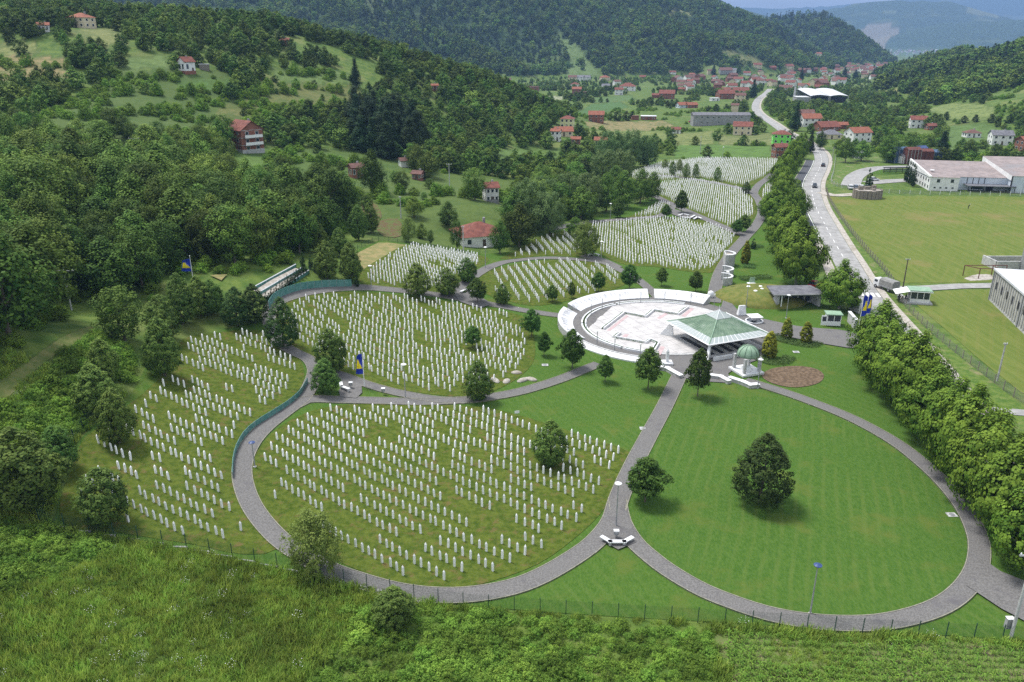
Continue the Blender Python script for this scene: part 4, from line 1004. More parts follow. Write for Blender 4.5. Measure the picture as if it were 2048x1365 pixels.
# posts around the plaza
post_me = MB().tube([(0,0,0),(0,0,2.45)], .07, 8).mesh('post', MAT['grey_metal']); head_me = MB().lathe([(.09,2.3),(.13,2.4),(.13,2.62),(.05,2.7)], 10).mesh('lamp_head', MAT['lampglass'])
for p in [(1182,632),(1204,620),(1239,611),(1281,606),(1329,605),(1381,608),(1428,611),(1173,660),(1194,688),(1229,703),(1280,715)]:
    b_ = at_z(p[0], p[1], G0+.3); t = thing('plaza_lamp', 'slim grey lamp post on the plaza ring wall', 'lamp', (b_[0], b_[1], G0+.2), 0, 'slim lamp posts around the plaza')
    link('post', post_me, t); link('lamp_head', head_me, t)
b_ = at_z(1334, 726, G0+.3); t = thing('stele', 'tall white stone stele on a square base at the plaza mouth', 'monument', (b_[0], b_[1], G0+.2))
MB().box(-.9,.9,-.9,.9,0,.35).build('base', MAT['marble_panel'], t); MB().box(-.24,.24,-.2,.2,.35,2.3).add([(-.24,-.2,2.301),(.24,-.2,2.301),(.24,.2,2.301),(-.24,.2,2.301),(0,0,2.75)], [(0,1,4),(1,2,4),(2,3,4),(3,0,4)]).build('shaft', MAT['marble_panel'], t)
# ------------------------------------------------------------------ open prayer pavilion
PX, PY = 37.6, 137.1
pav = thing('pavilion', 'open pavilion with green copper hipped roof and glazed eaves beside the plaza', 'pavilion', (PX, PY, G0+.2), radians(22.5)); pav.scale = (.955, .955, .905)
def sq(h, z): return [(-h,-h,z),(h,-h,z),(h,h,z),(-h,h,z)]
def frustum(m, h0, z0, h1, z1, mi=0): m.add(sq(h0, z0)+sq(h1, z1), [(0,1,5,4),(1,2,6,5),(2,3,7,6),(3,0,4,7)], mi)
m = MB(); frustum(m, 5.55, 3.75, 3.6, 4.62); frustum(m, 3.6, 4.62, 1.75, 5.62); rf = m.build('roof', MAT['copper'], pav)
m = MB()
for s_ in range(4):
    a = s_*pi/2+pi/4
    m.tube([(7.05*1.414*cos(a), 7.05*1.414*sin(a), 3.17), (5.55*1.414*cos(a), 5.55*1.414*sin(a), 3.80), (3.6*1.414*cos(a), 3.6*1.414*sin(a), 4.68), (1.75*1.414*cos(a), 1.75*1.414*sin(a), 5.66)], .11, 6)
m.build('hip', MAT['copper_light'], rf)
for s_ in range(4):
    c, s2 = cos(s_*pi/2), sin(s_*pi/2); n_ = 13
    def tp(x, y, z): return (x*c-y*s2, x*s2+y*c, z)
    for k in range(n_):
        u0 = -1+2*k/n_+.012; u1 = -1+2*(k+1)/n_-.012
        MB().add([tp(u0*7.0,-7.0,3.2),tp(u1*7.0,-7.0,3.2),tp(u1*5.56,-5.56,3.78),tp(u0*5.56,-5.56,3.78),tp(u0*7.0,-7.0,3.16),tp(u1*7.0,-7.0,3.16),tp(u1*5.56,-5.56,3.74),tp(u0*5.56,-5.56,3.74)],
                 [(0,1,2,3),(7,6,5,4),(0,4,5,1),(1,5,6,2),(2,6,7,3),(3,7,4,0)]).build('pane', MAT['pane'], rf)
    m = MB()
    for k in range(n_+1):
        u = -1+2*k/n_; m.tube([tp(u*7.0,-7.0,3.2), tp(u*5.56,-5.56,3.78)], .06, 4)
    m.build('glazing_bars', MAT['white_metal'], rf)
    m = MB(); m.tube([tp(-7.08,-7.08,3.12), tp(7.08,-7.08,3.12)], .15, 4); m.build('eave_beam', MAT['white_metal'], pav)
for s_ in range(4):
    c, s2 = cos(s_*pi/2), sin(s_*pi/2); m = MB()
    for k in range(-7, 8):
        u = k/7.5; m.tube([tp(u*5.5,-5.56,3.79) if False else (u*5.5*c+5.56*s2, u*5.5*s2-5.56*c, 3.78), (u*3.6*c+3.61*s2, u*3.6*s2-3.61*c, 4.65), (u*1.75*c+1.76*s2, u*1.75*s2-1.76*c, 5.64)], .028, 4)
    m.build('standing_seams', MAT['copper_light'], rf)
lan = MB(); frustum(lan, 1.75, 5.60, 1.75, 5.74); frustum(lan, 1.72, 5.742, .03, 6.95); lo_ = lan.build('lantern', MAT['pane'], pav); m = MB()
for s_ in range(8):
    a = s_*pi/4; r_ = 1.78*(1.414 if s_ % 2 else 1)
    m.tube([(r_*cos(a), r_*sin(a), 5.74), (0, 0, 7.0)], .05, 4)
m.tube([(0,0,6.9),(0,0,7.9)], .04, 5); m.build('glazing_bars', MAT['white_metal'], lo_)
for k, (sx, sy) in enumerate(((-1,-1),(1,-1),(1,1),(-1,1))):
    m = MB(); d = Vector((sx, sy)).normalized(); n2 = Vector((-d.y, d.x))*.22; c0 = Vector((sx*6.2, sy*6.2)); c1 = c0+d*2.4; ci = c0-d*.5
    A = [c0-d*.5+n2, c1+n2, c0+n2*1]; 
    vs = [(ci.x+n2.x, ci.y+n2.y, 0), (c1.x+n2.x, c1.y+n2.y, 0), (c0.x+n2.x, c0.y+n2.y, 3.3), (ci.x-n2.x, ci.y-n2.y, 0), (c1.x-n2.x, c1.y-n2.y, 0), (c0.x-n2.x, c0.y-n2.y, 3.3)]
    m.add(vs, [(0,1,2),(5,4,3),(0,3,4,1),(1,4,5,2),(2,5,3,0)]); m.build('pier', MAT['white_paint'], pav)
    m = MB(); m.tube([(sx*6.0, sy*6.0, 2.2), (sx*3.2, sy*6.4, 3.1)], .09, 5); m.tube([(sx*6.0, sy*6.0, 2.2), (sx*6.4, sy*3.2, 3.1)], .09, 5); m.build('strut', MAT['white_metal'], pav)
MB().box(-6.4,6.4,-6.4,6.4,.02,.22).build('floor', MAT['slab'], pav)
for k in range(5): MB().box(-5.2+k*2.1, -4.3+k*2.1, -5.5, 4.5, .222, .30).build('carpet', MAT['dark_inside'], pav)
MB().box(2.2,5.4,3.4,5.6,.222,1.5).box(3.2,4.4,2.4,3.398,.222,.9).build('pulpit', MAT['concrete'], pav)
MB().box(-6.2,-2.2,-7.9,-7.5,0,.75).box(-1.9,2.2,-7.7,-7.3,0,.75).build('bench_wall', MAT['marble_panel'], pav)
# ------------------------------------------------------------------ domed fountain pavilion
b_ = hp(1492, 744); t = thing('fountain_pavilion', 'small pavilion with ribbed green dome on stone pillars', 'pavilion', (b_[0], b_[1], G0+.1), radians(20))
MB().box(-2.1,2.1,-2.1,2.1,0,.35).build('platform', MAT['marble_panel'], t)
for sx in (-1, 1):
    for sy in (-1, 1): MB().box(sx*1.45-.22, sx*1.45+.22, sy*1.45-.22, sy*1.45+.22, .352, 2.9).build('pillar', MAT['concrete'], t)
m = MB(); m.lathe([(1.75,2.9),(1.8,3.05),(1.72,3.5),(1.5,4.0),(1.1,4.4),(.55,4.66),(.05,4.75)], 20, cap=True); dm = m.build('dome', MAT['copper_light'], t, smooth=True)
for k in range(10):
    a = 2*pi*k/10; MB().tube([(r_*cos(a), r_*sin(a), z) for r_, z in ((1.83,3.0),(1.76,3.5),(1.53,4.02),(1.12,4.43),(.55,4.69),(.08,4.78))], .045, 4).build('rib', MAT['copper'], dm)
MB().lathe([(.9,.352),(.95,.75),(.75,.8),(.3,.9),(.15,1.25)], 12).build('basin', MAT['marble'], t)
for s_ in (-1, 1): MB().tube([(s_*1.45, -1.45, 1.9), (s_*.8, -1.5, 2.85)], .06, 5).build('brace', MAT['white_metal'], t)
# earth bed
C = crom([hp(*p) for p in [(1523,752),(1545,738),(1590,733),(1630,738),(1648,752),(1635,768),(1590,776),(1545,768)]], 5, True)
drape('earth_bed', C, MAT['soil'], .13, 'bare brown oval flower bed on the lawn', 1.2)
# juniper ground cover
for pxs, lab in (([(1545,672),(1575,684),(1620,692),(1632,686)], 'creeping juniper bed under the two golden thujas'), ([(1500,712),(1530,722),(1558,728),(1580,716)], 'creeping juniper bed beside the domed pavilion'), ([(1485,534),(1510,536)], 'juniper patch at the foot of the lawn thuja'), ([(1480,560),(1540,556)], 'juniper bank behind the grassy mound'), ([(1500,497),(1522,494)], 'juniper patch around the small green thuja')):
    L_ = resample(crom([hp(*p) for p in pxs], 6), .4); hedge('juniper_bed', L_, 2.6, .55, G0+.08, lab, leaf='juniper', lsz=.2, dens=260)
# museum under a grass mound
mc = hp(1525, 596); mrx, mry = 10.2, 8.2
m = MB(); prof = [(1.0,-.2),(.97,.25),(.9,.75),(.8,1.25),(.66,1.6),(.5,1.8),(.3,1.92),(.12,1.96)]; n_ = 40
vs = [(mrx*r_*cos(2*pi*k/n_)*(1+.05*sin(3*2*pi*k/n_)), mry*r_*sin(2*pi*k/n_), z) for r_, z in prof for k in range(n_)]
fs = [(i*n_+k, i*n_+(k+1) % n_, (i+1)*n_+(k+1) % n_, (i+1)*n_+k) for i in range(len(prof)-1) for k in range(n_)]+[tuple((len(prof)-1)*n_+k for k in range(n_))]
m.add(vs, fs); mound = tag(m.build('grass_mound', MAT['mound'], None, True, loc=(mc[0], mc[1], G0)), 'low grass mound over the sunken memorial room', None, None, 'structure')
dome_me = MB().lathe([(.5,0),(.46,.18),(.3,.32),(.08,.38)], 14).mesh('skylight', MAT['white_paint'], True)
for px, py in [(1497,574),(1511,583),(1521,574),(1524,579),(1548,577)]:
    q = at_z(px, py, G0+1.75); t = thing('skylight', 'white skylight dome on the grass mound', 'skylight', (q[0], q[1], G0+1.72), 0, 'skylights on the mound'); link('dome', dome_me, t)
    MB().lathe([(.56,-.35),(.56,.02)], 14).build('collar', MAT['white_paint'], t)
q = at_z(1505, 566, G0+1.4); t = thing('vent_hood', 'green-backed curved white hood on the mound', 'vent', (q[0], q[1], G0+1.2))
MB().extrude_x([(0,0),(1.1,0),(1.1,.2),(.7,.9),(.1,1.5),(0,1.5)], -.5, .5).build('hood', MAT['copper_light'], t); MB().lathe([(.8,.0),(.7,.3),(.1,.4)], 12, (0, -.6)).build('skirt', MAT['white_paint'], t)
# entrance canopy
q = hp(1590, 612); t = thing('entrance_building', 'grey concrete entrance with slanted flat canopy cut into the mound', 'building', (q[0], q[1], G0), radians(14))
MB().box(-4.2,4.6,1.2,1.5,0,2.5).box(4.3,4.6,-2.0,1.198,0,2.5).add([(-4.9,-.6,0),(-4.2,-.6,0),(-4.2,1.198,0),(-4.9,1.198,0),(-4.9,-.6,1.2),(-4.2,-.6,2.5),(-4.2,1.198,2.5),(-4.9,1.198,1.2)], [(0,1,5,4),(1,2,6,5),(2,3,7,6),(3,0,4,7),(4,5,6,7)]).build('wall', MAT['concrete'], t)
MB().add([(-6.4,-1.4,3.1),(5.6,-2.6,2.75),(5.6,3.6,2.75),(-4.4,4.6,3.1),(-6.4,-1.4,3.36),(5.6,-2.6,3.0),(5.6,3.6,3.0),(-4.4,4.6,3.36)], [(0,3,2,1),(4,5,6,7),(0,1,5,4),(1,2,6,5),(2,3,7,6),(3,0,4,7)]).build('canopy', MAT['roof_grey'], t)
MB().add([(-6.45,-1.45,3.0),(5.65,-2.65,2.65),(5.65,-2.6,3.02),(-6.45,-1.4,3.38)], [(0,1,2,3)]).tube([(-6.4,-1.45,3.2),(5.6,-2.65,2.85)], .13, 4).build('fascia', MAT['wall_grey'], t)
for x in (-3.4, -1.9, -.2, 1.4, 3.0): MB().box(x, x+1.2, 1.15, 1.198, .3, 2.3).build('glass_door', MAT['glass'], t)
MB().tube([(-4.0,-1.0,0),(-4.0,-1.0,3.1)], .12, 8).build('column', MAT['white_metal'], t)
# half-round stone wells
for k, (px, py) in enumerate([(1452,560),(1454,545),(1457,524)]):
    q = hp(px, py+6); hh = [1.6,1.6,2.9][k]; t = thing('half_round_wall', ['lowest half-round stone wall beside the climbing path','middle half-round stone wall beside the climbing path','tall half-round stone bin with a white rim beside the climbing path'][k], 'wall', (q[0]-1.0, q[1], G0), radians(-8))
    def half(m, r0, r1, z0, z1):
        n_ = 14; A = [(r0*sin(pi*i/n_), r0*cos(pi*i/n_)) for i in range(n_+1)]; B = [(r1*sin(pi*i/n_), r1*cos(pi*i/n_)) for i in range(n_+1)]; N_ = n_+1
        vs = [(*p, z0) for p in A]+[(*p, z0) for p in B]+[(*p, z1) for p in A]+[(*p, z1) for p in B]; fs = []
        for i in range(n_): fs += [(i, i+1, N_+i+1, N_+i), (2*N_+i, 3*N_+i, 3*N_+i+1, 2*N_+i+1), (i, 2*N_+i, 2*N_+i+1, i+1), (N_+i, N_+i+1, 3*N_+i+1, 3*N_+i)]
        fs += [(0, N_, 3*N_, 2*N_), (n_, 2*N_-1, 4*N_-1, 3*N_-1)]; m.add(vs, fs)
    m = MB(); half(m, 2.05, 2.4, -.2, hh); m.build('wall', MAT['concrete'], t); m = MB(); half(m, 2.0, 2.45, hh+.003, hh+.14); m.build('rim', MAT['marble_panel'], t)
    if k == 2:
        MB().box(-.2,.1,-2.4,2.4,-.2,hh).build('back_wall', MAT['concrete'], t); m = MB(); m.prism([(2.0*sin(pi*i/12), 2.0*cos(pi*i/12)) for i in range(13)], hh-.5, hh-.35); m.build('infill', MAT['gravel'], t)
    MB().tube([(-.1,-2.2,0),(-.1,-2.2,hh+1.2)], .06, 6).build('rail_post', MAT['white_metal'], t)
# small white pieces on the forecourt
q = hp(1482, 632); t = thing('inscribed_stone', 'small leaning white inscribed stone on the forecourt', 'monument', (q[0], q[1], G0+.2), .2)
MB().add([(-.9,-.5,0),(.9,-.5,0),(.8,.5,0),(-.8,.5,0),(-.55,.0,1.9),(.75,0,1.9),(.7,.35,1.9),(-.5,.35,1.9)], [(0,3,2,1),(4,5,6,7),(0,1,5,4),(1,2,6,5),(2,3,7,6),(3,0,4,7)]).build('slab', MAT['marble_panel'], t)
q = hp(1508, 645); t = thing('fountain', 'white inverted-pyramid fountain over a round dark basin', 'fountain', (q[0], q[1], G0+.2), .15)
MB().lathe([(1.75,0),(1.75,.18),(1.5,.18),(1.5,.06)], 28, cap=False).build('basin', MAT['marble_panel'], t); MB().lathe([(1.5,.05),(.02,.052)], 28, cap=False).build('water', MAT['glass'], t)
m = MB(); frustum(m, .35, .1, 1.25, 1.15); m.add(sq(1.25, 1.151)+[(0, 0, 1.5)], [(0,1,4),(1,2,4),(2,3,4),(3,0,4)]); m.build('bowl', MAT['marble'], t)
# round white stone at the end of the short name wall
q = hp(1421, 596); t = thing('boulder_stone', 'rounded white stone at the end of the short name wall', 'monument', (q[0], q[1], G0)); MB().lathe([(.7,0),(.75,.8),(.6,1.3),(.15,1.55)], 12).build('stone', MAT['marble_panel'], t, True)
# white gate walls, kiosk, flags
q = hp(1664, 650); t = thing('guard_kiosk', 'white guard kiosk with pale green roof on the lawn by the gate', 'kiosk', (q[0], q[1], G0+.1), radians(-8))
MB().box(-1.3,1.3,-1.0,1.0,0,.9).box(-1.3,-1.18,-1.0,1.0,.9,2.2).box(1.18,1.3,-1.0,1.0,.9,2.2).box(-1.18,1.18,.9,1.0,.9,2.2).box(-.06,.06,-1.0,-.9,.9,2.2).build('wall', MAT['white_paint'], t)
MB().box(-1.12,-.08,-.97,-.94,.95,2.1).build('window', MAT['glass'], t); MB().box(.08,1.12,-.97,-.94,.95,2.1).build('window', MAT['glass'], t)
MB().box(-1.55,1.55,-1.3,1.3,2.2,2.38).build('roof', MAT['copper_light'], t); dr = MB().box(-2.4,-1.32,-1.06,-.98,.05,2.05).build('door', MAT['white_paint'], t); MB().box(-2.2,-1.5,-1.09,-1.062,.9,1.8).build('door_pane', MAT['glass'], dr)
for k, (px, py, rz, ln, hh) in enumerate([(1706,622,1.75,4.2,2.6),(1703,652,1.45,5.0,2.0)]):
    q = hp(px, py); t = thing('gate_wall', ['upper pale concrete gate wall with stepped slots','lower pale concrete gate wall by the forecourt end'][k], 'wall', (q[0], q[1], G0), rz)
    MB().box(-ln/2, ln/2, -.2, .2, 0, hh).build('wall', MAT['concrete'], t); MB().box(-ln/2-.1, ln/2+.1, -.3, .3, hh+.003, hh+.15).build('coping', MAT['marble_panel'], t); MB().box(-ln*.3, ln*.1, -.26, -.202, hh*.4, hh*.7).build('plaque', MAT['marble_panel'], t)
# ------------------------------------------------------------------ street and garden furniture
def lamp(px, py, h, lab, group=None, kind='disc', lean=0):
    q = hp(px, py); t = thing('lamp_post', lab, 'lamp', (q[0], q[1], q[2]+.05), 0, group)
    MB().tube([(0,0,-.3),(0,0,.5),(0,0,h)], [.11,.09,.05], 8).build('pole', MAT['grey_metal' if kind != 'white' else 'white_metal'], t)
    hd = MB().lathe([(.08,h-.1),(.38,h+.02),(.4,h+.09),(.16,h+.2),(.05,h+.23)], 16).build('lamp_head', MAT['blue_paint' if kind == 'blue' else 'white_metal'], t)
    MB().lathe([(.2,h-.08),(.27,h-.02)], 12).build('diffuser', MAT['lampglass'], hd); MB().lathe([(.2,-.1),(.2,.12)], 8).build('foot', MAT['concrete'], t)
lamp(1232,1054,5.6,'white disc-headed lamp post at the path fork seat')
lamp(1620,1229,5.6,'lamp post with a blue disc head on the oval lawn edge',kind='blue')
lamp(811,796,5.4,'white disc-headed lamp post below the middle plot')
lamp(1515,777,4.9,'white lamp post in front of the domed pavilion')
lamp(971,537,5.0,'lamp post where the small oval path begins')
lamp(1202,523,5.0,'lamp post at the fork with the curved bench')
lamp(743,580,5.0,'lamp post on the ring path above the middle plot')
lamp(1492,615,5.2,'white lamp post at the foot of the grass mound')
lamp(1572,637,4.8,'white lamp post beside the entrance canopy')
lamp(1452,585,4.6,'lamp post before the half-round walls')
lamp(510,935,3.4,'blue-topped lamp post beside the near plot edge',kind='blue')
lamp(1220,440,5.0,'grey lamp post beside the round trees')
lamp(1445,316,5.0,'lamp post at the far end of the farthest plot')
def bench(pxs, lab, h=.45, w=.5, name='bench'):
    W = [tuple(hp(*p)[:2]) for p in pxs]; z = gz(*W[0])+.2; t = thing(name, lab, 'bench')
    for k in range(len(W)-1):
        m = MB(); wall_line(m, W[k:k+2], w, z+h-.12, z+h); m.build('seat', MAT['marble_panel'], t)
    for x, y in W: MB().box(x-.14, x+.14, y-.14, y+.14, z-.1, z+h-.122).build('leg', MAT['concrete'], t)
bench([(1205,1083),(1220,1092),(1248,1092),(1262,1084)], 'three-sided white bench around the lamp seat bay')
bench([(682,772),(684,780),(697,786)], 'angled stone bench beside the low tree near the flagpole')
bench([(922,588),(936,583),(944,590),(960,592)], 'stone bench under the round trees above the middle plot')
bench([(1176,514),(1186,511),(1197,514)], 'curved stone bench at the upper path fork')
bench([(1357,434),(1366,431),(1376,433)], 'left of the far stone benches'); bench([(1368,438),(1380,439),(1389,434)], 'middle of the far stone benches'); bench([(1388,441),(1395,437),(1402,440)], 'right of the far stone benches')
def bin_(px, py, lab):
    q = hp(px, py); t = thing('litter_bin', lab, 'bin', (q[0], q[1], q[2]+.22)); MB().lathe([(.05,0),(.05,.35),(.28,.4),(.3,.85)], 10).build('bin', MAT['grey_metal'], t); MB().box(-.3,.3,-.22,.22,.87,.95).build('lid', MAT['white_metal'], t)
bin_(1232,1078,'litter bin inside the lamp seat bay'); bin_(767,790,'litter bin on the path right of the flagpole'); bin_(702,778,'litter bin beside the angled stone bench')
q = hp(1034, 834); t = thing('plot_sign', 'small white sign board at the edge of the near plot', 'sign', (q[0], q[1], q[2]+.1), .2); MB().box(-.35,.35,-.02,.02,.5,.9).build('board', MAT['white_paint'], t); MB().tube([(0,.04,0),(0,.04,.85)], .03, 5).build('post', MAT['grey_metal'], t)
for px, py, lab in [(1287,858,'flat manhole cover in the lawn left of the straight path'),(1090,731,'flat manhole cover in the lawn beside the middle plot'),(1903,1031,'manhole cover at the oval lawn edge'),(1592,705,'manhole cover on the lawn behind the earth bed')]:
    q = hp(px, py); t = thing('manhole_cover', lab, 'manhole', (q[0], q[1], q[2]+.09)); MB().box(-.55,.55,-.45,.45,0,.05).build('frame', MAT['concrete'], t); MB().lathe([(.33,.051),(.33,.08)], 12).build('lid', MAT['grey_metal'], t)
for k, (px, py) in enumerate([(1033,747),(1013,764),(1062,760),(1045,762),(990,762)]):
    q = hp(px, py); rr = np.random.default_rng(k); me_ = MB().lathe([(.9,-.1),(.8,.25),(.45,.5),(.1,.55)], 9).mesh('grave_mound', MAT['gravel'], True)
    o = link('earth_mound', me_, None, (q[0], q[1], q[2]+.08), k*1.3, (1.1+.1*k, .7, .7)); tag(o, 'low mound of pale earth at the end of the middle plot', 'mound', 'fresh earth mounds')
# flags
def flag(px, py, h, lab, fz, fh, fw, sx=1, rz=.3, name='flagpole', half=False):
    q = hp(px, py); t = thing(name, lab, 'flag', (q[0], q[1], q[2]), rz); MB().tube([(0,0,-.2),(0,0,h)], [.07,.04], 8).lathe([(.07,h),(.09,h+.06),(.02,h+.13)], 8).build('pole', MAT['white_metal'], t)
    nu, nv = 14, 26; V = []; m = MB()
    for j in range(nv+1):
        for i in range(nu+1):
            u = i/nu; v = j/nv; V.append((sx*(.06+u*fw*(.72+.28*(1-v))), .14*sin(u*9+v*2.5)*u+.05*sin(v*11), fz+fh*v-.35*u*u*(v)))
    blue, yel = [], []
    for j in range(nv):
        for i in range(nu):
            u = (i+.5)/nu; v = (j+.5)/nv; a = j*(nu+1)+i; f = (a, a+1, a+nu+2, a+nu+1); (yel if .22+u*.0 < v < .78 and u > abs(v-.25)*1.55-.0 and v < .25+.56 and u < .95 and u > (v-.25)*1.45 and v > .25 else blue).append(f)
    m.add(V, blue, 0); m.f += yel; m.m += [1]*len(yel); fl = m.build('cloth', [MAT['flag_blue'], MAT['flag_yellow']], t, True)
    m = MB()
    for k in range(7):
        v = .27+k*.075; u = (v-.25)*1.45-.06; u = max(.03, u); x = sx*(.06+u*fw*(.72+.28*(1-v))); y = .14*sin(u*9+v*2.5)*u+.05*sin(v*11); z = fz+fh*v-.35*u*u*v; r1 = fw*.055
        for s_ in (-1, 1):
            pts = [(x+(r1 if i % 2 == 0 else r1*.4)*cos(pi/2+i*pi/5), y+s_*.015, z+(r1 if i % 2 == 0 else r1*.4)*sin(pi/2+i*pi/5)) for i in range(10)]
            m.add(pts+[(x, y+s_*.015, z)], [(i, (i+1) % 10, 10) for i in range(10)])
    m.build('stars', MAT['flag_white'], fl)
flag(729,774,5.9,'flagpole with a blue and yellow flag hanging beside the middle plot',2.2,3.4,1.1,-1,.1)
TREE_SPOTS += [(*hp(386,572)[:2], 7), (*hp(143,620)[:2], 5), (*at_D(278,345,262)[:2], 5)]
flag(389,556+22,6.3,'flagpole with blue and yellow flag rising above the slope trees',3.4,2.4,1.9,-1,.0)
gf = 'flags at the road gate'
flag(1716,664,8.2,'tall white flagpole with blue and yellow flag at the road gate',3.2,4.2,1.0,1,.0); flag(1727,656,7.4,'shorter white flagpole with blue and yellow flag at the road gate',3.0,3.8,.95,1,.2)
# ------------------------------------------------------------------ fences
def uvmesh(name, quads, mat):
    me_ = bpy.data.meshes.new(name); V = [p for q in quads for p in q[0]]; me_.from_pydata(V, [], [tuple(range(4*i, 4*i+4)) for i in range(len(quads))])
    uv = me_.uv_layers.new(name='UVMap'); k = 0
    for q in quads:
        for c in q[1]: uv.data[k].uv = c; k += 1
    me_.materials.append(mat); return me_
def fence(line, lab, h=1.7, bay=2.5, post='green_post', mesh='green_mesh', plinth=None, r=.035, panel_alpha=True, name='wire_fence', world=False):
    C = resample(crom(line if world else [hp(*p) for p in line]), bay); z = ground(C[:, 0], C[:, 1]); t = thing(name, lab, 'fence')
    pm = MB().box(-r, r, -r, r, -.3, h+.08).mesh('post', MAT[post])
    for (x, y), zz in zip(C, z): link('post', pm, t, (x, y, zz))
    for i in range(len(C)-1):
        a, b2 = C[i], C[i+1]; L2 = hypot(*(b2-a)); za, zb = z[i]+.08, z[i+1]+.08
        link('mesh_panel' if 'mesh' in mesh else 'panel', uvmesh('panel', [([(a[0], a[1], za), (b2[0], b2[1], zb), (b2[0], b2[1], zb+h-.1), (a[0], a[1], za+h-.1)], [(0, 0), (L2, 0), (L2, h-.1), (0, h-.1)])], MAT[mesh]), t)
        if plinth and (i < plinth[0]):
            m = MB(); wall_line(m, [tuple(a), tuple(b2)], .2, min(za, zb)-.6, min(za, zb)+plinth[1]); m.build('plinth', MAT['wall_grey'], t)
fence([(80,1046),(250,1077),(400,1102),(560,1137),(700,1170),(900,1211),(1100,1228),(1400,1246),(1700,1266),(1900,1276),(2060,1284)], 'dark green wire mesh fence along the lower edge of the grounds', 1.75, 2.5, plinth=(16, .16))
fence([(80,1046),(110,960),(140,900),(175,850),(215,800)], 'dark green wire mesh fence climbing to the thicket', 1.75, 2.5)
fence([(560,577),(600,552),(650,530)], 'wire fence above the terraced ramp', 1.7, 2.5)
fence([(715,500),(760,482),(830,492),(905,502),(960,510)], 'low wire fence between tan grass and the old meadow', 1.2, 2.5)
def panel_fence(px, lab, h, mat='teal', bay=1.6):
    C = resample(crom([hp(*p) for p in px]), bay); z = ground(C[:, 0], C[:, 1]); t = thing('panel_fence', lab, 'fence')
    for i in range(len(C)-1):
        a, b2 = C[i], C[i+1]; d = (b2-a)/hypot(*(b2-a)); n2 = np.array([-d[1], d[0]])*.03; za, zb = z[i], z[i+1]; a = a+d*.03; b2 = b2-d*.03
        vs = [(*(a-n2), za), (*(b2-n2), zb), (*(b2+n2), zb), (*(a+n2), za), (*(a-n2), za+h), (*(b2-n2), zb+h), (*(b2+n2), zb+h), (*(a+n2), za+h)]
        MB().add(vs, [(0,3,2,1),(4,5,6,7),(0,1,5,4),(1,2,6,5),(2,3,7,6),(3,0,4,7)]).build('panel', MAT[mat], t)
        MB().box(C[i][0]-.04, C[i][0]+.04, C[i][1]-.04, C[i][1]+.04, z[i]-.2, z[i]+h+.05).build('post', MAT['grey_metal'], t)
panel_fence([(466,958),(468,925),(476,898),(492,872),(518,850),(550,830),(580,810),(602,790),(616,766)], 'teal panel fence along the outside of the ring path', .95)
panel_fence([(538,620),(546,606),(560,596),(585,586),(615,579),(660,575),(704,574)], 'tall teal panel wall curving around the ring path top', 1.6)
# terraced ramp on the slope
for k, (a, b2) in enumerate([((508,580),(592,534)),((520,590),(605,540)),((535,600),(618,546))]):
    A3, B3 = hp(*a), hp(*b2); t = thing('ramp_wall', ['uppermost teal-faced wall of the terraced ramp','middle teal-faced wall of the terraced ramp','lowest teal-faced wall of the terraced ramp'][k], 'wall')
    d = (B3-A3)[:2]; d = d/hypot(*d); n2 = np.array([-d[1], d[0]])*.12
    z0a, z0b = A3[2], B3[2]
    vs = [(*(A3[:2]-n2), z0a-.3), (*(B3[:2]-n2), z0b-.3), (*(B3[:2]+n2), z0b-.3), (*(A3[:2]+n2), z0a-.3), (*(A3[:2]-n2), z0a+.55), (*(B3[:2]-n2), z0b+.55), (*(B3[:2]+n2), z0b+.55), (*(A3[:2]+n2), z0a+.55)]
    MB().add(vs, [(0,3,2,1),(4,5,6,7),(0,1,5,4),(1,2,6,5),(2,3,7,6),(3,0,4,7)]).build('wall', MAT['teal'], t)
    MB().tube([(*A3[:2], z0a+.62), (*B3[:2], z0b+.62)], .11, 4).build('coping', MAT['white_metal'], t)
drape('ramp_terrace', poly([(508,582),(592,536),(612,548),(536,600)]), MAT['gravel'], .12, 'gravel steps of the terraced ramp', 1.5)
gt = 'small thujas along the ramp foot'
for k in range(15):
    f = k/14; a = hp(533+f*78, 606-f*50+(-8 if f > .5 else 0)*f); place_tree('thuja_green', 0, a[0], a[1], R.uniform(1.6, 2.2), .9, 'small dark thuja in the row at the ramp foot', gt, 'shrub')
for px, py, h in [(606,536,3.4),(622,538,3.0),(632,545,2.6),(714,574,2.6)]:
    a = hp(px, py); place_tree('thuja_green', 0, a[0], a[1], h, 1.1, 'taller dark thuja at the upper end of the ramp', 'taller thujas by the ramp', 'shrub')
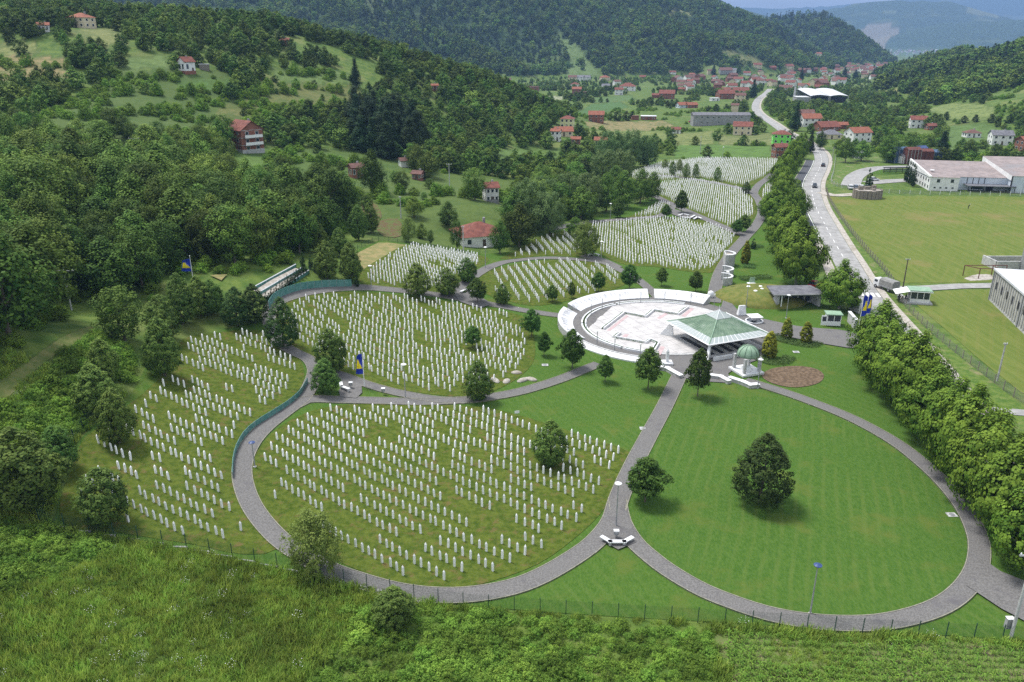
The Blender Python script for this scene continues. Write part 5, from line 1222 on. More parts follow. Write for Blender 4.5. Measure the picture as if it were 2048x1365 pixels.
# ------------------------------------------------------------------ road
RD = [np.array(p, float) for p in [(49,20),(56.5,55),(62,85),(67.2,110),(72.5,138)]]+[hp(*p)[:2] for p in [(1738,600),(1712,560),(1692,524),(1670,487),(1650,450),(1632,415),(1624,385),(1626,362),(1638,338),(1643,318),(1634,301),(1605,281),(1567,262),(1535,240),(1514,223),(1511,210),(1517,198),(1530,188),(1540,178)]]
RC = resample(crom(RD), 2.5)
road = tag(link('road', ribbon_mesh('road', RC, 6.2, MAT['asphalt_old'], .12, 5)), 'pale grey two-lane road', None, None, 'structure')
link('shoulder', ribbon_mesh('shoulder', RC, 1.6, MAT['gravel'], .10, 2, 0, -4.0), road); PATHS.append((RC, 10.0))
def strip(C, s0, s1, sh, w, mat, off, name, parent):
    s_ = np.r_[0, np.cumsum(np.hypot(*np.diff(C, axis=0).T))]; q = np.linspace(s0, s1, max(2, int((s1-s0)/2)+1)); P = np.c_[np.interp(q, s_, C[:, 0]), np.interp(q, s_, C[:, 1])]
    # shift using the road's own direction
    O = offset_line(C, sh); P = np.c_[np.interp(q, s_, O[:, 0]), np.interp(q, s_, O[:, 1])]
    return link(name, ribbon_mesh(name, P, w, MAT[mat], off, 2), parent)
s_ = np.r_[0, np.cumsum(np.hypot(*np.diff(RC, axis=0).T))]
def s_at(px, py):
    p = hp(px, py)[:2]; return s_[np.argmin(np.hypot(RC[:, 0]-p[0], RC[:, 1]-p[1]))]
sz_ = s_at(1738, 590); x = 8.0
while x < s_[-1]*.62:
    if abs(x-sz_) > 6: strip(RC, x, x+3.2, 0, .16, 'paint', .14, 'dash', road)
    x += 8.0
for k in range(6): strip(RC, sz_-1.5, sz_+1.5, -2.6+k*1.05, .58, 'paint', .14, 'zebra_bar', road)
s0, s1 = s_at(1660, 478), s_at(1640, 322)
strip(RC, s0, s1, 5.2, 3.4, 'asphalt_new', .128, 'lay_by', road); strip(RC, s0, s1, 3.42, .2, 'paint', .145, 'edge_line', road); strip(RC, s0, s1, 7.0, .25, 'kerb', .2, 'kerb', road)
strip(RC, s_at(1725, 575), s0, 4.9, 2.6, 'gravel', .128, 'footway', road)
path([(1788,578),(1850,577),(1920,573),(1975,572),(2060,570)], 4.2, 'concrete lane to the hall', 'lane', 'asphalt_old', False, off=.09)
path([(1985,822),(2048,827),(2150,838)], 2.6, 'short paved path leaving the road', 'path', 'asphalt_old', False, off=.09)
path([(1640,385),(1670,391),(1710,389)], 5, 'gravel drive to the car park', 'drive', 'gravel', False, off=.09)
path([(1700,372),(1712,352),(1745,338),(1800,334),(1840,335)], 8, 'curved drive of the white works', 'drive', 'asphalt_old', False, off=.08)
path([(1735,366),(1790,362),(1850,360)], 8, 'parking yard before the white works', 'drive', 'asphalt_old', False, off=.085)
drape('mown_field', poly([(1652,392),(1700,396),(1800,392),(2048,394),(2300,400),(2300,560),(2048,562),(1900,566),(1800,566),(1775,545),(1720,490),(1680,430)]), MAT['field_grass'], .05, 'wide mown field beyond the road', 4)
drape('mown_field', poly([(1810,590),(1880,582),(2048,578),(2300,575),(2300,900),(2048,790),(1960,720),(1880,650)]), MAT['field_grass'], .05, 'mown grass in front of the hall', 4)
drape('verge', poly([(1800,600),(1830,640),(1890,690),(1960,745),(2048,815),(2140,880),(2048,900),(1960,800),(1880,715),(1820,660),(1780,610)]), MAT['verge'], .06, 'grass verge along the road', 3)
drape('verge', poly([(1640,400),(1655,396),(1680,432),(1715,490),(1772,548),(1760,556),(1725,528),(1690,480),(1660,440)]), MAT['verge'], .06, 'grass verge beside the timber fence', 3)
drape('mown_field', poly([(1665,318),(1740,312),(1820,318),(1835,326),(1760,332),(1712,345),(1690,365),(1655,378)]), MAT['verge'], .05, 'grass inside the works fence', 4)
drape('mown_field', poly([(1728,345),(1760,338),(1830,338),(1835,346),(1760,350)]), MAT['lawn'], .06, 'bright grass inside the curved drive', 3)
fence([(1652,382),(1660,405),(1690,450),(1730,500),(1765,540),(1785,568)], 'weathered timber and wire fence along the field', 1.6, 2.6, 'timber', 'grey_mesh', r=.07)
fence([(1790,592),(1835,640),(1890,690),(1960,745),(2020,790),(2100,840)], 'rusty wire fence along the verge by the hall', 1.6, 2.6, 'timber', 'grey_mesh', r=.05)
fence([(1671,316),(1667,345),(1663,366),(1690,378),(1730,382),(1800,388),(1900,390),(2060,392)], 'pale wire fence around the white works', 1.5, 3.5, 'white_metal', 'grey_mesh', r=.05)
# ------------------------------------------------------------------ poles and wires
def power_pole(px, py, h, lab, arm=1.1, mat='concrete', base=None, cross=True):
    q = hp(px, py) if base is None else base; t = thing('utility_pole', lab, 'pole', (q[0], q[1], q[2]))
    MB().tube([(0,0,-.5),(0,0,h)], [.17,.10], 8).build('pole', MAT[mat], t)
    if cross:
        MB().box(-arm,arm,-.07,.07,h-.25,h-.12).build('crossarm', MAT['grey_metal'], t)
        for x in (-arm*.9, 0, arm*.9): MB().lathe([(.05,h-.118),(.08,h-.02),(.05,h+.1)], 6, (x, 0)).build('insulator', MAT['white_metal'], t)
    return np.array([q[0], q[1], q[2]+h])
p1 = power_pole(143,620,7.0,'concrete power pole with crossarm above the grassy lane',1.7)
p2 = power_pole(278,332,10,'concrete power pole standing in the wood below the brick house',1.6, base=at_D(278,345,262))
def wire(a, b2, off, sag=1.2):
    pts = []
    for k in range(13):
        f = k/12; p = np.array(a)*(1-f)+np.array(b2)*f; pts.append((p[0]+off, p[1], p[2]+.1-sag*4*f*(1-f)))
    tag(MB().tube(pts, .018, 4).build('power_line', MAT['dark_metal']), 'thin power line strung above the wooded slope', 'wire', 'power lines above the wood')
p0 = np.array([-62, 45, 24.0])
for o in (-1.5, 0, 1.5): wire(p1, p2, o); wire(p0, p1, o)
power_pole(2020,1280,9.5,'tall concrete pole with meter box at the paved spur',1.2); q = hp(2018,1270); t = thing('meter_box', 'grey electric box on the concrete pole by the spur', 'box', (q[0]-.45, q[1]-.2, q[2]+1.0)); MB().box(-.3,.3,-.2,.2,0,1.1).build('box', MAT['wall_grey'], t); MB().box(-.34,.34,-.24,.24,1.1,1.16).build('cap', MAT['white_metal'], t); MB().box(-.22,.22,-.225,-.202,.15,.95).build('door', MAT['grey_metal'], t)
power_pole(1994,762,6.6,'leaning grey pole with street light on the verge',.3); power_pole(1805,580,7.2,'dark timber pole beside the lane end',.5,'wood_pole')
power_pole(1659,605,5.5,'short timber pole beside the gate tree',.3,'wood_pole'); power_pole(802,437,6,'pale pole on the meadow slope',.3); power_pole(899,372,7.5,'pale pole with crossarm on the meadow',.9); power_pole(927,508,7,'pale pole before the tiled bungalow',.3)
power_pole(1400,306,8,'grey pole behind the farthest plot',.4); power_pole(1664,322,6,'pole beside the bend in the road',.5)
for k, (a, b2) in enumerate([((1722,350),(1722,360))]): pass
# ------------------------------------------------------------------ houses
def house(x, y, z, rz, w, d, hw, hr, wall, roof, lab, group=None, kind='gable', floors=1, nwin=3, chim=True, over=.45, name='house', balcony=False, base=None, detail=True, beams=False):
    t = thing(name, lab, 'house', (x, y, z), rz, group); W, D2 = w/2, d/2; lo = -1.2
    m = MB()
    if kind == 'gable':
        m.box(-W, W, -D2, D2, lo, hw); m.add([(-W,-D2,hw+.001),(-W,D2,hw+.001),(-W,0,hw+hr),(W,-D2,hw+.001),(W,D2,hw+.001),(W,0,hw+hr)], [(0,1,2),(5,4,3),(0,2,5,3),(1,4,5,2)])
    else: m.box(-W, W, -D2, D2, lo, hw)
    m.build('wall', MAT[wall], t)
    if base: MB().box(-W-.06, W+.06, -D2-.06, D2+.06, lo-.1, .9).build('plinth', MAT[base], t)
    m = MB(); o = over; th = .16
    if kind == 'gable':
        sl_ = hr/D2; e = D2+o; ze = hw-o*sl_+.06; zr = hw+hr+.06
        for s2 in (-1, 1):
            m.add([(-W-o,s2*e,ze),(W+o,s2*e,ze),(W+o,0,zr),(-W-o,0,zr),(-W-o,s2*e,ze+th),(W+o,s2*e,ze+th),(W+o,0,zr+th),(-W-o,0,zr+th)], [(0,1,2,3),(4,5,6,7),(0,1,5,4),(1,2,6,5),(0,3,7,4)])
    elif kind == 'hip':
        k = max(0, W-D2)*.9+.02; e = o
        m.add([(-W-e,-D2-e,hw),(W+e,-D2-e,hw),(W+e,D2+e,hw),(-W-e,D2+e,hw),(-k,0,hw+hr),(k,0,hw+hr)], [(0,1,5,4),(1,2,5),(2,3,4,5),(3,0,4),(3,2,1,0)])
    else: m.box(-W-.2, W+.2, -D2-.2, D2+.2, hw+.002, hw+.25)
    rf_ = m.build('roof', MAT[roof], t)
    if chim and kind != 'flat': MB().box(W*.35-.3, W*.35+.3, -.3+D2*.25, .3+D2*.25, hw+hr*.4, hw+hr+.7).build('chimney', MAT['wall_grey'], rf_)
    if detail:
        fh = hw/floors; ww = min(1.1, w/(nwin*2))
        for side in (-1, 1):
            for f in range(floors):
                for k in range(nwin):
                    xx = -W+w*(k+.5)/nwin; zz = f*fh+fh*.36; hh = fh*.42
                    if f == 0 and k == nwin//2 and side == -1:
                        MB().box(xx-.45, xx+.45, side*D2-.05, side*D2+.05, .02, min(2.1, fh*.8)).build('door', MAT['wood_pole'], t); continue
                    wf = MB().box(xx-ww/2-.09, xx+ww/2+.09, side*D2-.045, side*D2+.045, zz-.09, zz+hh+.09).build('window', MAT['frame_white'], t)
                    MB().box(xx-ww/2, xx+ww/2, side*D2-.06, side*D2+.06, zz, zz+hh).build('pane', MAT['glass'], wf)
        for side in (-1, 1):
            for f in range(floors):
                for yy in (-D2*.45, D2*.45):
                    zz = f*fh+fh*.36; hh = fh*.42
                    wf = MB().box(side*W-.045, side*W+.045, yy-ww/2-.09, yy+ww/2+.09, zz-.09, zz+hh+.09).build('window', MAT['frame_white'], t)
                    MB().box(side*W-.06, side*W+.06, yy-ww/2, yy+ww/2, zz, zz+hh).build('pane', MAT['glass'], wf)
    if beams:
        for f in range(floors+1): MB().box(-W-.05, W+.05, -D2-.05, D2+.05, f*hw/floors-.14+(.07 if f == 0 else 0), f*hw/floors+.02).build('concrete_band', MAT['concrete'], t)
    if balcony:
        for f in range(1, floors):
            fl_ = f*hw/floors; b3 = MB().box(W+.051, W+1.3, -D2*.8, D2*.8, fl_-.15, fl_).build('balcony', MAT['concrete'], t); MB().box(W+1.22, W+1.28, -D2*.8, D2*.8, fl_+.001, fl_+.9).build('railing', MAT['white_metal'], b3)
    return t
FOOT = []
def hpx(px, py, wpx, wall, roof, lab, kind='gable', floors=1, dr=.8, rz=None, hw=None, hr=None, D=None, group=None, **k):
    """house whose ground line sits at (px,py) in the photograph and whose long side spans wpx pixels"""
    q = hp(px, py) if D is None else at_D(px, py, D); w = wpx/pxscale(q); z = q[2] if D is None else gz(q[0], q[1])
    rz = R.uniform(-.35, .35) if rz is None else rz; w = max(w, 3.5); hw = hw or 2.9*floors; d = w*dr
    FOOT.append((q[0], q[1]+d*.4, w*.75))
    return house(q[0], q[1]+d*.35, z, rz, w, d, hw, hr or d*.28, wall, roof, lab, group, kind, floors, **k)
hpx(488,303,56,'brick','roof_red','unplastered red brick house with balconies on the wooded slope','gable',3,.85,rz=-.75,hw=7.4,hr=2.8,beams=True,balcony=True,nwin=2,base='concrete')
hpx(955,492,92,'wall_white','roof_red','low white bungalow under a weathered orange hipped roof','hip',1,.9,rz=.35,hw=3.0,hr=2.8)
hpx(981,404,26,'wall_white','roof_red','tall narrow white house with red roof on the meadow','gable',2,1.1,rz=.3,hw=4.6,base='wall_grey')
hpx(712,356,26,'brick','roof_brown','small brick shed half hidden by bushes on the slope','gable',1,.8,rz=.6,hw=3.6)
hpx(836,360,19,'brick','roof_brown','low brick hut beside a round bush on the meadow','gable',1,.8,rz=-.4,hw=2.2)
hpx(808,334,14,'wall_white','roof_brown','tiny white hut above the meadow','gable',1,.8,rz=.5,hw=2.4,detail=False)
hpx(372,146,24,'wall_white','roof_red','small white gabled house alone on the terraced hill','gable',1,.9,rz=1.0,hw=4.6,hr=1.8,base='brick',nwin=2)
hpx(160,56,40,'wall_cream','roof_orange','wide house with hipped red roof near the hilltop','hip',2,.8,rz=-.3,hw=4.6)
hpx(86,64,20,'wall_white','roof_orange','small white house beside the hilltop house','gable',1,.8,rz=.4)
hpx(569,92,18,'brick','roof_red','small red-roofed hut on the upper wood edge','gable',1,.7,rz=.1)
hpx(869,182,13,'brick','roof_orange','orange roof among trees on the hill shoulder','gable',1,.7,rz=.3)
hpx(408,140,18,'timber','roof_white','open timber shelter with pale roof on the terrace','flat',1,.6,rz=.2,hw=2.3,detail=False)
# valley houses: px, py, width px, wall, roof, kind, floors, label
VH = [(1135,256,26,'wall_yellow','roof_red','hip',2,'yellow house with red hipped roof at the hill foot'),(1127,272,36,'wall_cream','roof_orange','gable',1,'long orange-roofed house below the yellow house'),(1112,282,18,'wall_white','roof_orange','gable',2,'white house end beneath the long orange roof'),
 (1152,288,18,'brick','roof_orange','gable',1,'brick outbuilding beside the white house end'),(1202,290,24,'wall_white','roof_orange','gable',1,'orange-roofed house behind the round willows'),
 (1193,245,30,'brick','roof_orange','gable',2,'bare brick house with orange roof on the tan field'),(1270,240,14,'brick','roof_brown','flat',1,'small flat-roofed brick store on the tan field'),(1298,240,30,'brick','roof_white','flat',1,'flat-roofed brick shell with leaning planks'),
 (1353,267,17,'wall_white','roof_red','gable',1,'little white hut with red roof in the hay field'),(1487,270,36,'wall_cream','roof_red','gable',2,'cream two-storey house with plain red roof'),
 (1564,288,34,'wall_green','roof_red','hip',2,'bright lime green house with red hipped roof'),(1560,316,26,'brick','roof_red','gable',2,'red brick house at the end of the farthest plot'),
 (1366,216,22,'wall_blue','roof_orange','gable',1,'pale blue house with orange roof, left of two'),(1384,216,20,'brick','roof_orange','gable',1,'brick house with orange roof, right of two'),
 (1335,198,30,'brick','roof_red','gable',2,'brick house with a broad red roof in the orchards'),(1312,196,14,'brick','roof_red','gable',1,'lean brick annex beside the broad red roof'),
 (1256,182,32,'wall_white','roof_red','hip',2,'large white house with several red roofs'),(1238,190,16,'wall_white','roof_red','gable',2,'white wing of the large red-roofed house'),
 (1212,176,16,'wall_white','roof_grey','gable',1,'small white house with grey roof among fields'),(1154,188,18,'brick','roof_orange','gable',2,'orange-roofed brick house by the pale field'),(1168,189,18,'brick','roof_brown','flat',1,'roofless brick shell by the pale field'),
 (1150,173,16,'wall_white','roof_red','hip',1,'white bungalow with red roof under the wood'),(1068,183,18,'brick','roof_brown','flat',2,'open brick frame house at the hill foot'),(1048,180,12,'brick','roof_orange','gable',1,'orange-roofed shed at the hill foot'),
 (1015,163,14,'wall_white','roof_brown','gable',1,'dull red roof under the forested mountain'),(1145,162,16,'wall_cream','roof_brown','gable',2,'cream house, left of the gabled pair below the wood'),(1160,162,16,'wall_white','roof_grey','gable',2,'white gabled house with grey roof below the wood'),(1173,162,16,'wall_white','roof_grey','gable',2,'second white gabled house with grey roof below the wood'),
 (1210,162,18,'wall_cream','roof_orange','hip',2,'orange and cream house below the mountain clearing'),(1234,172,14,'wall_white','roof_brown','gable',2,'white tower-like house beside the orchards'),(1286,157,12,'brick','roof_red','gable',1,'dull red roof at the wood edge'),
 (1345,148,13,'wall_white','roof_red','gable',1,'white house with red roof at the mountain foot'),(1384,152,11,'wall_white','roof_orange','gable',1,'small white house beside the mountain foot road'),
 (1452,147,24,'wall_grey','roof_brown','gable',2,'grey row house beside the dark spruce'),(1466,147,14,'wall_white','roof_grey','gable',2,'pale row house beside the dark spruce'),(1420,148,10,'wall_cream','roof_brown','gable',2,'tall narrow cream house beside the dark spruce'),
 (1493,175,20,'wall_white','roof_red','gable',2,'white house with red roof at the road bend'),(1513,168,20,'wall_white','roof_red','gable',2,'second white house with red roof at the road bend'),(1537,166,16,'wall_white','roof_red','gable',1,'white house right of the road bend'),
 (1455,185,22,'wall_white','roof_red','gable',1,'low red-roofed house in the hamlet'),(1482,187,32,'wall_white','roof_red','gable',1,'long low red-roofed house in the hamlet'),(1452,198,32,'brick','roof_red','gable',2,'big brick house of the hamlet'),(1481,202,20,'wall_cream','roof_brown','gable',2,'brown-roofed house of the hamlet'),(1430,202,17,'wall_white','roof_white','flat',1,'small white shed with pale roof in the hamlet'),
 (1364,183,13,'brick','roof_red','gable',1,'left small red house beyond the orchards'),(1380,183,13,'wall_white','roof_red','gable',2,'right small red house beyond the orchards'),(1470,225,14,'wall_cream','roof_brown','gable',2,'cream house behind the long grey works'),
 (1612,242,30,'brick','roof_brown','gable',2,'tall brown-roofed brick house by the avenue end'),(1622,253,38,'wall_white','roof_orange','gable',2,'large orange-roofed house by the avenue end'),(1655,262,44,'brick','roof_red','gable',1,'sprawling red-roofed house by the avenue end'),(1684,258,22,'brick','roof_orange','gable',1,'small orange roof behind the dark hipped house'),(1664,278,40,'wall_cream','roof_grey','hip',1,'cream house with dark slate hipped roof'),(1643,276,16,'wall_white','roof_grey','hip',1,'small slate-roofed annex of the dark hipped house'),
 (1718,284,42,'wall_white','roof_orange','gable',2,'white house with bright orange roof behind the trees'),(1716,317,14,'wall_white','roof_white','gable',1,'small white hut at the works lawn edge'),
 (1838,256,30,'wall_white','roof_red','gable',2,'white house with dark red roof above the brick shed'),(1863,260,18,'brick','roof_red','gable',1,'brick shed below the dark red roof'),(1946,275,28,'wall_white','roof_brown','hip',1,'white cottage with brown hipped roof'),(2004,290,38,'wall_white','roof_grey','gable',2,'white house with grey roof beside the orchard'),(2056,302,34,'brick','roof_orange','gable',2,'brick house with orange roof at the orchard end'),
 (1609,176,22,'wall_cream','roof_orange','gable',1,'cream house behind the ruined white-roofed hall'),(1640,178,16,'brick','roof_red','gable',1,'red roof beyond the ruined white-roofed hall'),
 (1515,136,16,'wall_cream','roof_red','gable',2,'red house left of the hillside row'),(1545,138,14,'brick','roof_red','gable',1,'second red house of the hillside row'),(1578,138,18,'wall_cream','roof_red','gable',2,'third red house of the hillside row'),(1568,156,18,'wall_white','roof_brown','gable',1,'pinkish house below the hillside row'),(1637,112,12,'wall_cream','roof_orange','gable',2,'orange house high on the wooded knoll')]
for px, py, w, wall, roof, kd, fl_, lab in VH:
    hpx(px, py, w, wall, roof, lab, kd, fl_, .75, detail=(w >= 15), nwin=2 if w < 24 else 3, hw=2.6*fl_ if w > 16 else 2.8*fl_)
# far village and town: small red-roofed houses
gv = 'houses of the far village'
VL = {('wall_white', 'roof_red'): 'small white house with a dull red roof in the far village', ('wall_cream', 'roof_brown'): 'small cream house with a brown roof in the far village', ('brick', 'roof_brown'): 'small brick house with a brown roof in the far village', ('wall_white', 'roof_brown'): 'small white house with a brown roof in the far village'}
nvh = 0
for k in range(420):
    px = R.uniform(1580, 1800) if k % 3 else R.uniform(1330, 1760); py = R.uniform(112, 146) if k % 3 else R.uniform(136, 182)
    if py > 158 and px > 1700: continue
    q = hp(px, py); Dq = hypot(q[0], q[1])
    if q[2] > -0.0062*max(0, Dq-700)+4 or Dq > 3600 or Dq < 850: continue
    if any(hypot(q[0]-a, q[1]-b_) < 20 for a, b_, r in FOOT): continue
    if dist_poly(RC, np.array([q[0]]), np.array([q[1]]))[0] < 9: continue
    w = R.uniform(9, 15); wl, rf3 = R.choice(list(VL)); nvh += 1
    house(q[0], q[1], q[2], R.uniform(-1.5, 1.5), w, w*.75, R.choice((3, 5.2, 5.4)), w*.22, wl, rf3, VL[(wl, rf3)], gv, 'gable', 1, 1, False, detail=False); FOOT.append((q[0], q[1], w*.7))
print('village', nvh)
for k in range(75):
    px = R.uniform(1752, 1905); py = R.uniform(101, 111)
    q = hp(px, py); w = R.uniform(9, 18); c = R.random()
    if q[2] > -4 or hypot(q[0], q[1]) < 2500: continue
    t = house(q[0], q[1], q[2], R.uniform(-1, 1), w, w*.6, R.uniform(5, 10), 3, 'wall_white', 'roof_red' if c < .5 else ('roof_white' if c < .75 else 'roof_grey'), 'pale building of the distant town in the haze', 'buildings of the distant town', 'gable', 1, 1, False, detail=False)
# long grey works
def block(px, py, wpx, d, h, wall, roof, lab, rz=0, rows=2, n=10, name='works_building', skip=0):
    q = hp(px, py); w = wpx/pxscale(q); t = thing(name, lab, 'building', (q[0], q[1]+d/2, q[2]), rz); W, D2 = w/2, d/2
    MB().box(-W, W, -D2, D2, -1, h).build('wall', MAT[wall], t); FOOT.append((q[0], q[1]+d/2, w*.6))
    MB().add([(-W-.4,-D2-.5,h+.01),(W+.4,-D2-.5,h+.01),(W+.4,D2+.5,h+.01),(-W-.4,D2+.5,h+.01),(-W-.4,0,h+1.6),(W+.4,0,h+1.6)], [(0,1,5,4),(2,3,4,5),(1,2,5),(3,0,4),(3,2,1,0)]).build('roof', MAT[roof], t)
    for r_ in range(rows):
        for k in range(n):
            if R.random() < skip: continue
            xx = -W+w*(k+.5)/n; zz = r_*h/rows+h/rows*.38; wf = MB().box(xx-.75, xx+.75, -D2-.05, -D2+.02, zz-.05, zz+1.25).build('window', MAT['frame_white'], t)
            MB().box(xx-.65, xx-.05, -D2-.07, -D2-.051, zz+.05, zz+1.15).build('pane', MAT['glass'], wf); MB().box(xx+.05, xx+.65, -D2-.07, -D2-.051, zz+.05, zz+1.15).build('pane', MAT['glass'], wf)
    return t, w
block(1443,250,113,10,6.4,'wall_grey','roof_grey','long two-storey grey works with shallow dark roof',-.02,2,10,skip=.25)
# ruined hall with two white vaulted roofs
q = hp(1655,206); t = thing('ruined_hall', 'ruined hall with two white vaulted roof halves and open front', 'building', (q[0]+3, q[1]+12, q[2]), -.12); t.scale = (.84, .84, .84)
for k in (0, 1):
    x0 = -20+k*20.5; m = MB(); n_ = 8; vs = []
    for i in range(n_+1):
        f = i/n_; vs += [(x0+20*f, -12, 7.2+1.2*sin(pi*f)), (x0+20*f, 60, 10.8+1.2*sin(pi*f))]
    m.add(vs, [(2*i, 2*i+2, 2*i+3, 2*i+1) for i in range(n_)]); m.build('vault', MAT['roof_white'], t)
    MB().box(x0, x0+20, 59.5, 60, -1, 10.6).build('back_wall', MAT['wall_grey'], t)
    for xx in (x0+.2, x0+19.4): MB().box(xx, xx+.6, -11.8, -11.2, -1, 7.1).build('column', MAT['concrete'], t)
MB().box(-34,-20.1,-10,11,-1,5.5).build('annex', MAT['wall_grey'], t); MB().box(-34.3,-19.9,-10.3,11.3,5.502,5.8).build('annex_roof', MAT['roof_white'], t); MB().box(-33,-31,12,14,-1,15).build('chimney', MAT['concrete'], t); MB().box(-19.5,20,-4,-3.6,0,6).build('inner_wall', MAT['dark_inside'], t)
FOOT.append((q[0], q[1]+8, 32)); FOOT.append((q[0], q[1]+45, 34))
# white works beside the car park
q = hp(1857,381); wx, wy = q[0], q[1]
t = thing('white_works', 'white two-storey works with taupe roof and pale blue halls', 'building', (wx, wy, q[2]), -.17); t.scale = (1, 1, .88)
MB().box(0,10,0,27,-.5,5.6).build('office_wall', MAT['wall_white'], t); MB().add([(-.3,-.3,6.1),(.3,-.3,6.1),(.3,27.3,9.2),(-.3,27.3,9.2),(-.3,-.3,5.6),(.3,-.3,5.6),(.3,27.3,5.6),(-.3,27.3,5.6)], [(0,1,2,3),(0,4,5,1),(2,6,7,3),(0,3,7,4),(1,5,6,2)]).build('parapet', MAT['wall_white'], t)
MB().add([(.31,-.3,5.66),(10.3,-.3,5.66),(10.3,6,6.4),(.31,6,6.4)], [(0,1,2,3)]).build('office_roof', MAT['roof_taupe'], t)
MB().box(10.01,28,4,26,-.5,5.3).build('hall_wall', MAT['wall_blue'], t); MB().add([(.31,6.01,6.42),(10.2,3.7,5.45),(28,3.7,5.35),(28,27,8.6),(.31,27,8.8)], [(1,2,3,4,0)]).build('hall_roof', MAT['roof_taupe'], t)
MB().box(28.01,85,0,30,-.5,6.9).build('tall_hall_wall', MAT['wall_blue'], t); MB().add([(27.6,-.4,6.95),(85,-.4,6.95),(85,30.4,10.6),(27.6,30.4,10.6)], [(0,1,2,3)]).build('tall_hall_roof', MAT['roof_taupe'], t)
MB().add([(27.6,-.3,6.9),(28,-.3,6.9),(28,30.3,10.5),(27.6,30.3,10.5),(27.6,-.3,5),(28,-.3,5),(28,30.3,6),(27.6,30.3,6)], [(0,1,2,3),(0,3,7,4),(1,2,6,5),(0,4,5,1)]).build('gable', MAT['wall_white'], t)
MB().box(27.5,27.9,-.35,-.01,-.5,6.9).build('downpipe', MAT['dark_metal'], t)
for f in range(2):
    for k in range(8): wf = MB().box(-.06,.02,1.2+k*3.1,2.3+k*3.1,.8+f*2.6,2.2+f*2.6).build('window', MAT['frame_white'], t); MB().box(-.09,-.062,1.3+k*3.1,2.2+k*3.1,.9+f*2.6,2.1+f*2.6).build('pane', MAT['glass'], wf)
for x in (2.2, 7.0): wf = MB().box(x,x+1.3,-.06,.02,3.4,5.0).build('window', MAT['frame_white'], t); MB().box(x+.1,x+1.2,-.09,-.062,3.5,4.9).build('pane', MAT['glass'], wf)
for x in (1.6, 3.6, 5.6, 7.8): MB().box(x,x+.7,-.05,.02,1.0,1.6).build('pane', MAT['glass'], t)
MB().box(13,29.5,-1.0,4,2.4,2.65).build('canopy', MAT['roof_grey'], t)
for x in (13.3, 18.5, 23.5, 29): MB().box(x,x+.2,-.8,-.6,-.5,2.398).build('canopy_post', MAT['dark_metal'], t)
for x in (14, 16, 18, 20): MB().box(x,x+.2,3.9,3.998,2.7,5.2).build('downpipe', MAT['dark_metal'], t)
MB().box(16,20,3.92,3.998,.4,1.9).build('pane', MAT['glass'], t); MB().box(21,23.5,3.92,3.998,0,2.1).build('door', MAT['dark_inside'], t)
for x in range(32, 84, 6): MB().box(x,x+.12,-.05,-.002,-.5,6.85).build('wall_seam', MAT['wall_grey'], t)
MB().lathe([(.1,6.9),(.8,7.2),(.85,7.4),(.1,7.25)], 14, (2.6, 8)).build('dish', MAT['white_paint'], t); FOOT.append((wx+40, wy+8, 50))
# hall at the right edge
q = hp(1978,600); t = thing('hall', 'long hall clad in grey ribbed panels under a white roof', 'building', (q[0], q[1], q[2]), 0)
dv = hp(2080,700)-q; rz = atan2(dv[1], dv[0]); t.rotation_euler = (0, 0, rz); ln = 60
MB().box(0, ln, .01, 40, -.5, 6.6).build('wall', MAT['hall_panel'], t); MB().box(-.3, ln, -.3, 40.3, 6.602, 7.0).build('roof', MAT['roof_white'], t); MB().box(0, ln, -.05, .0, -.5, .5).build('plinth', MAT['concrete'], t)
rib_me = MB().box(-.28,.28,-.09,.002,.5,6.5).mesh('panel_rib', MAT['wall_grey'])
for k in range(46): link('panel_rib', rib_me, t, (.6+k*1.3, 0, 0))
for k in range(16): MB().box(2.6+k*3.4,3.3+k*3.4,-.13,-.092,3.2,4.8).build('pane', MAT['dark_inside'], t)
MB().box(-.15,.15,-.2,.1,-.5,6.6).build('corner_post', MAT['wall_grey'], t); MB().box(17.9,18.2,-.2,.1,-.5,6.6).build('corner_post', MAT['wall_grey'], t)
q2 = hp(2052,546); t = thing('silo', 'grey steel silo tower behind the hall', 'silo', (q2[0]+2, q2[1]+2, q2[2])); MB().lathe([(2.2,0),(2.2,9.5),(1.4,10.4)], 16).build('tank', MAT['grey_metal'], t); MB().lathe([(2.27,9.2),(2.27,9.5)], 16, cap=False).build('band', MAT['rust'], t)
q2 = hp(2020,540); t = thing('loading_wall', 'low concrete wall enclosure behind the hall', 'wall', (q2[0], q2[1], q2[2])); MB().box(-3.5,6,-.2,.2,0,2.2).box(-3.7,-3.3,.21,6,0,2.2).build('wall', MAT['concrete'], t); MB().box(-3.3,6,5.6,6,0,2.0).build('back_wall', MAT['concrete'], t)
# bunker and frames on the field
q = hp(1743,400); t = thing('old_bunker', 'round old bunker ring of timber sleepers on the field', 'bunker', (q[0], q[1]+4, q[2])); n_ = 22
pm = MB().box(-.62,.62,-.15,.15,-.3,3.0).mesh('sleeper', MAT['timber'])
for k in range(n_):
    a = 2*pi*k/n_; link('sleeper', pm, t, (4.9*cos(a), 3.6*sin(a), R.uniform(-.1, .1)), a+pi/2)
MB().lathe([(4.6,2.6),(4.6,2.8)], 22).build('deck', MAT['gravel'], t).scale = (1, .74, 1)
for x, y, w_, h_ in [(-2.4,.5,1.6,1.3),(.2,1.2,1.9,1.1),(2.2,.6,1.3,1.6),(1.6,-.9,1.0,.6)]: MB().box(x-w_/2,x+w_/2,y-.6,y+.6,2.8,2.8+h_).build('parapet_block', MAT['timber'], t)
q = hp(1955,552); t = thing('pipe_frame', 'rusty open pipe frame standing on the field', 'frame', (q[0], q[1], q[2]))
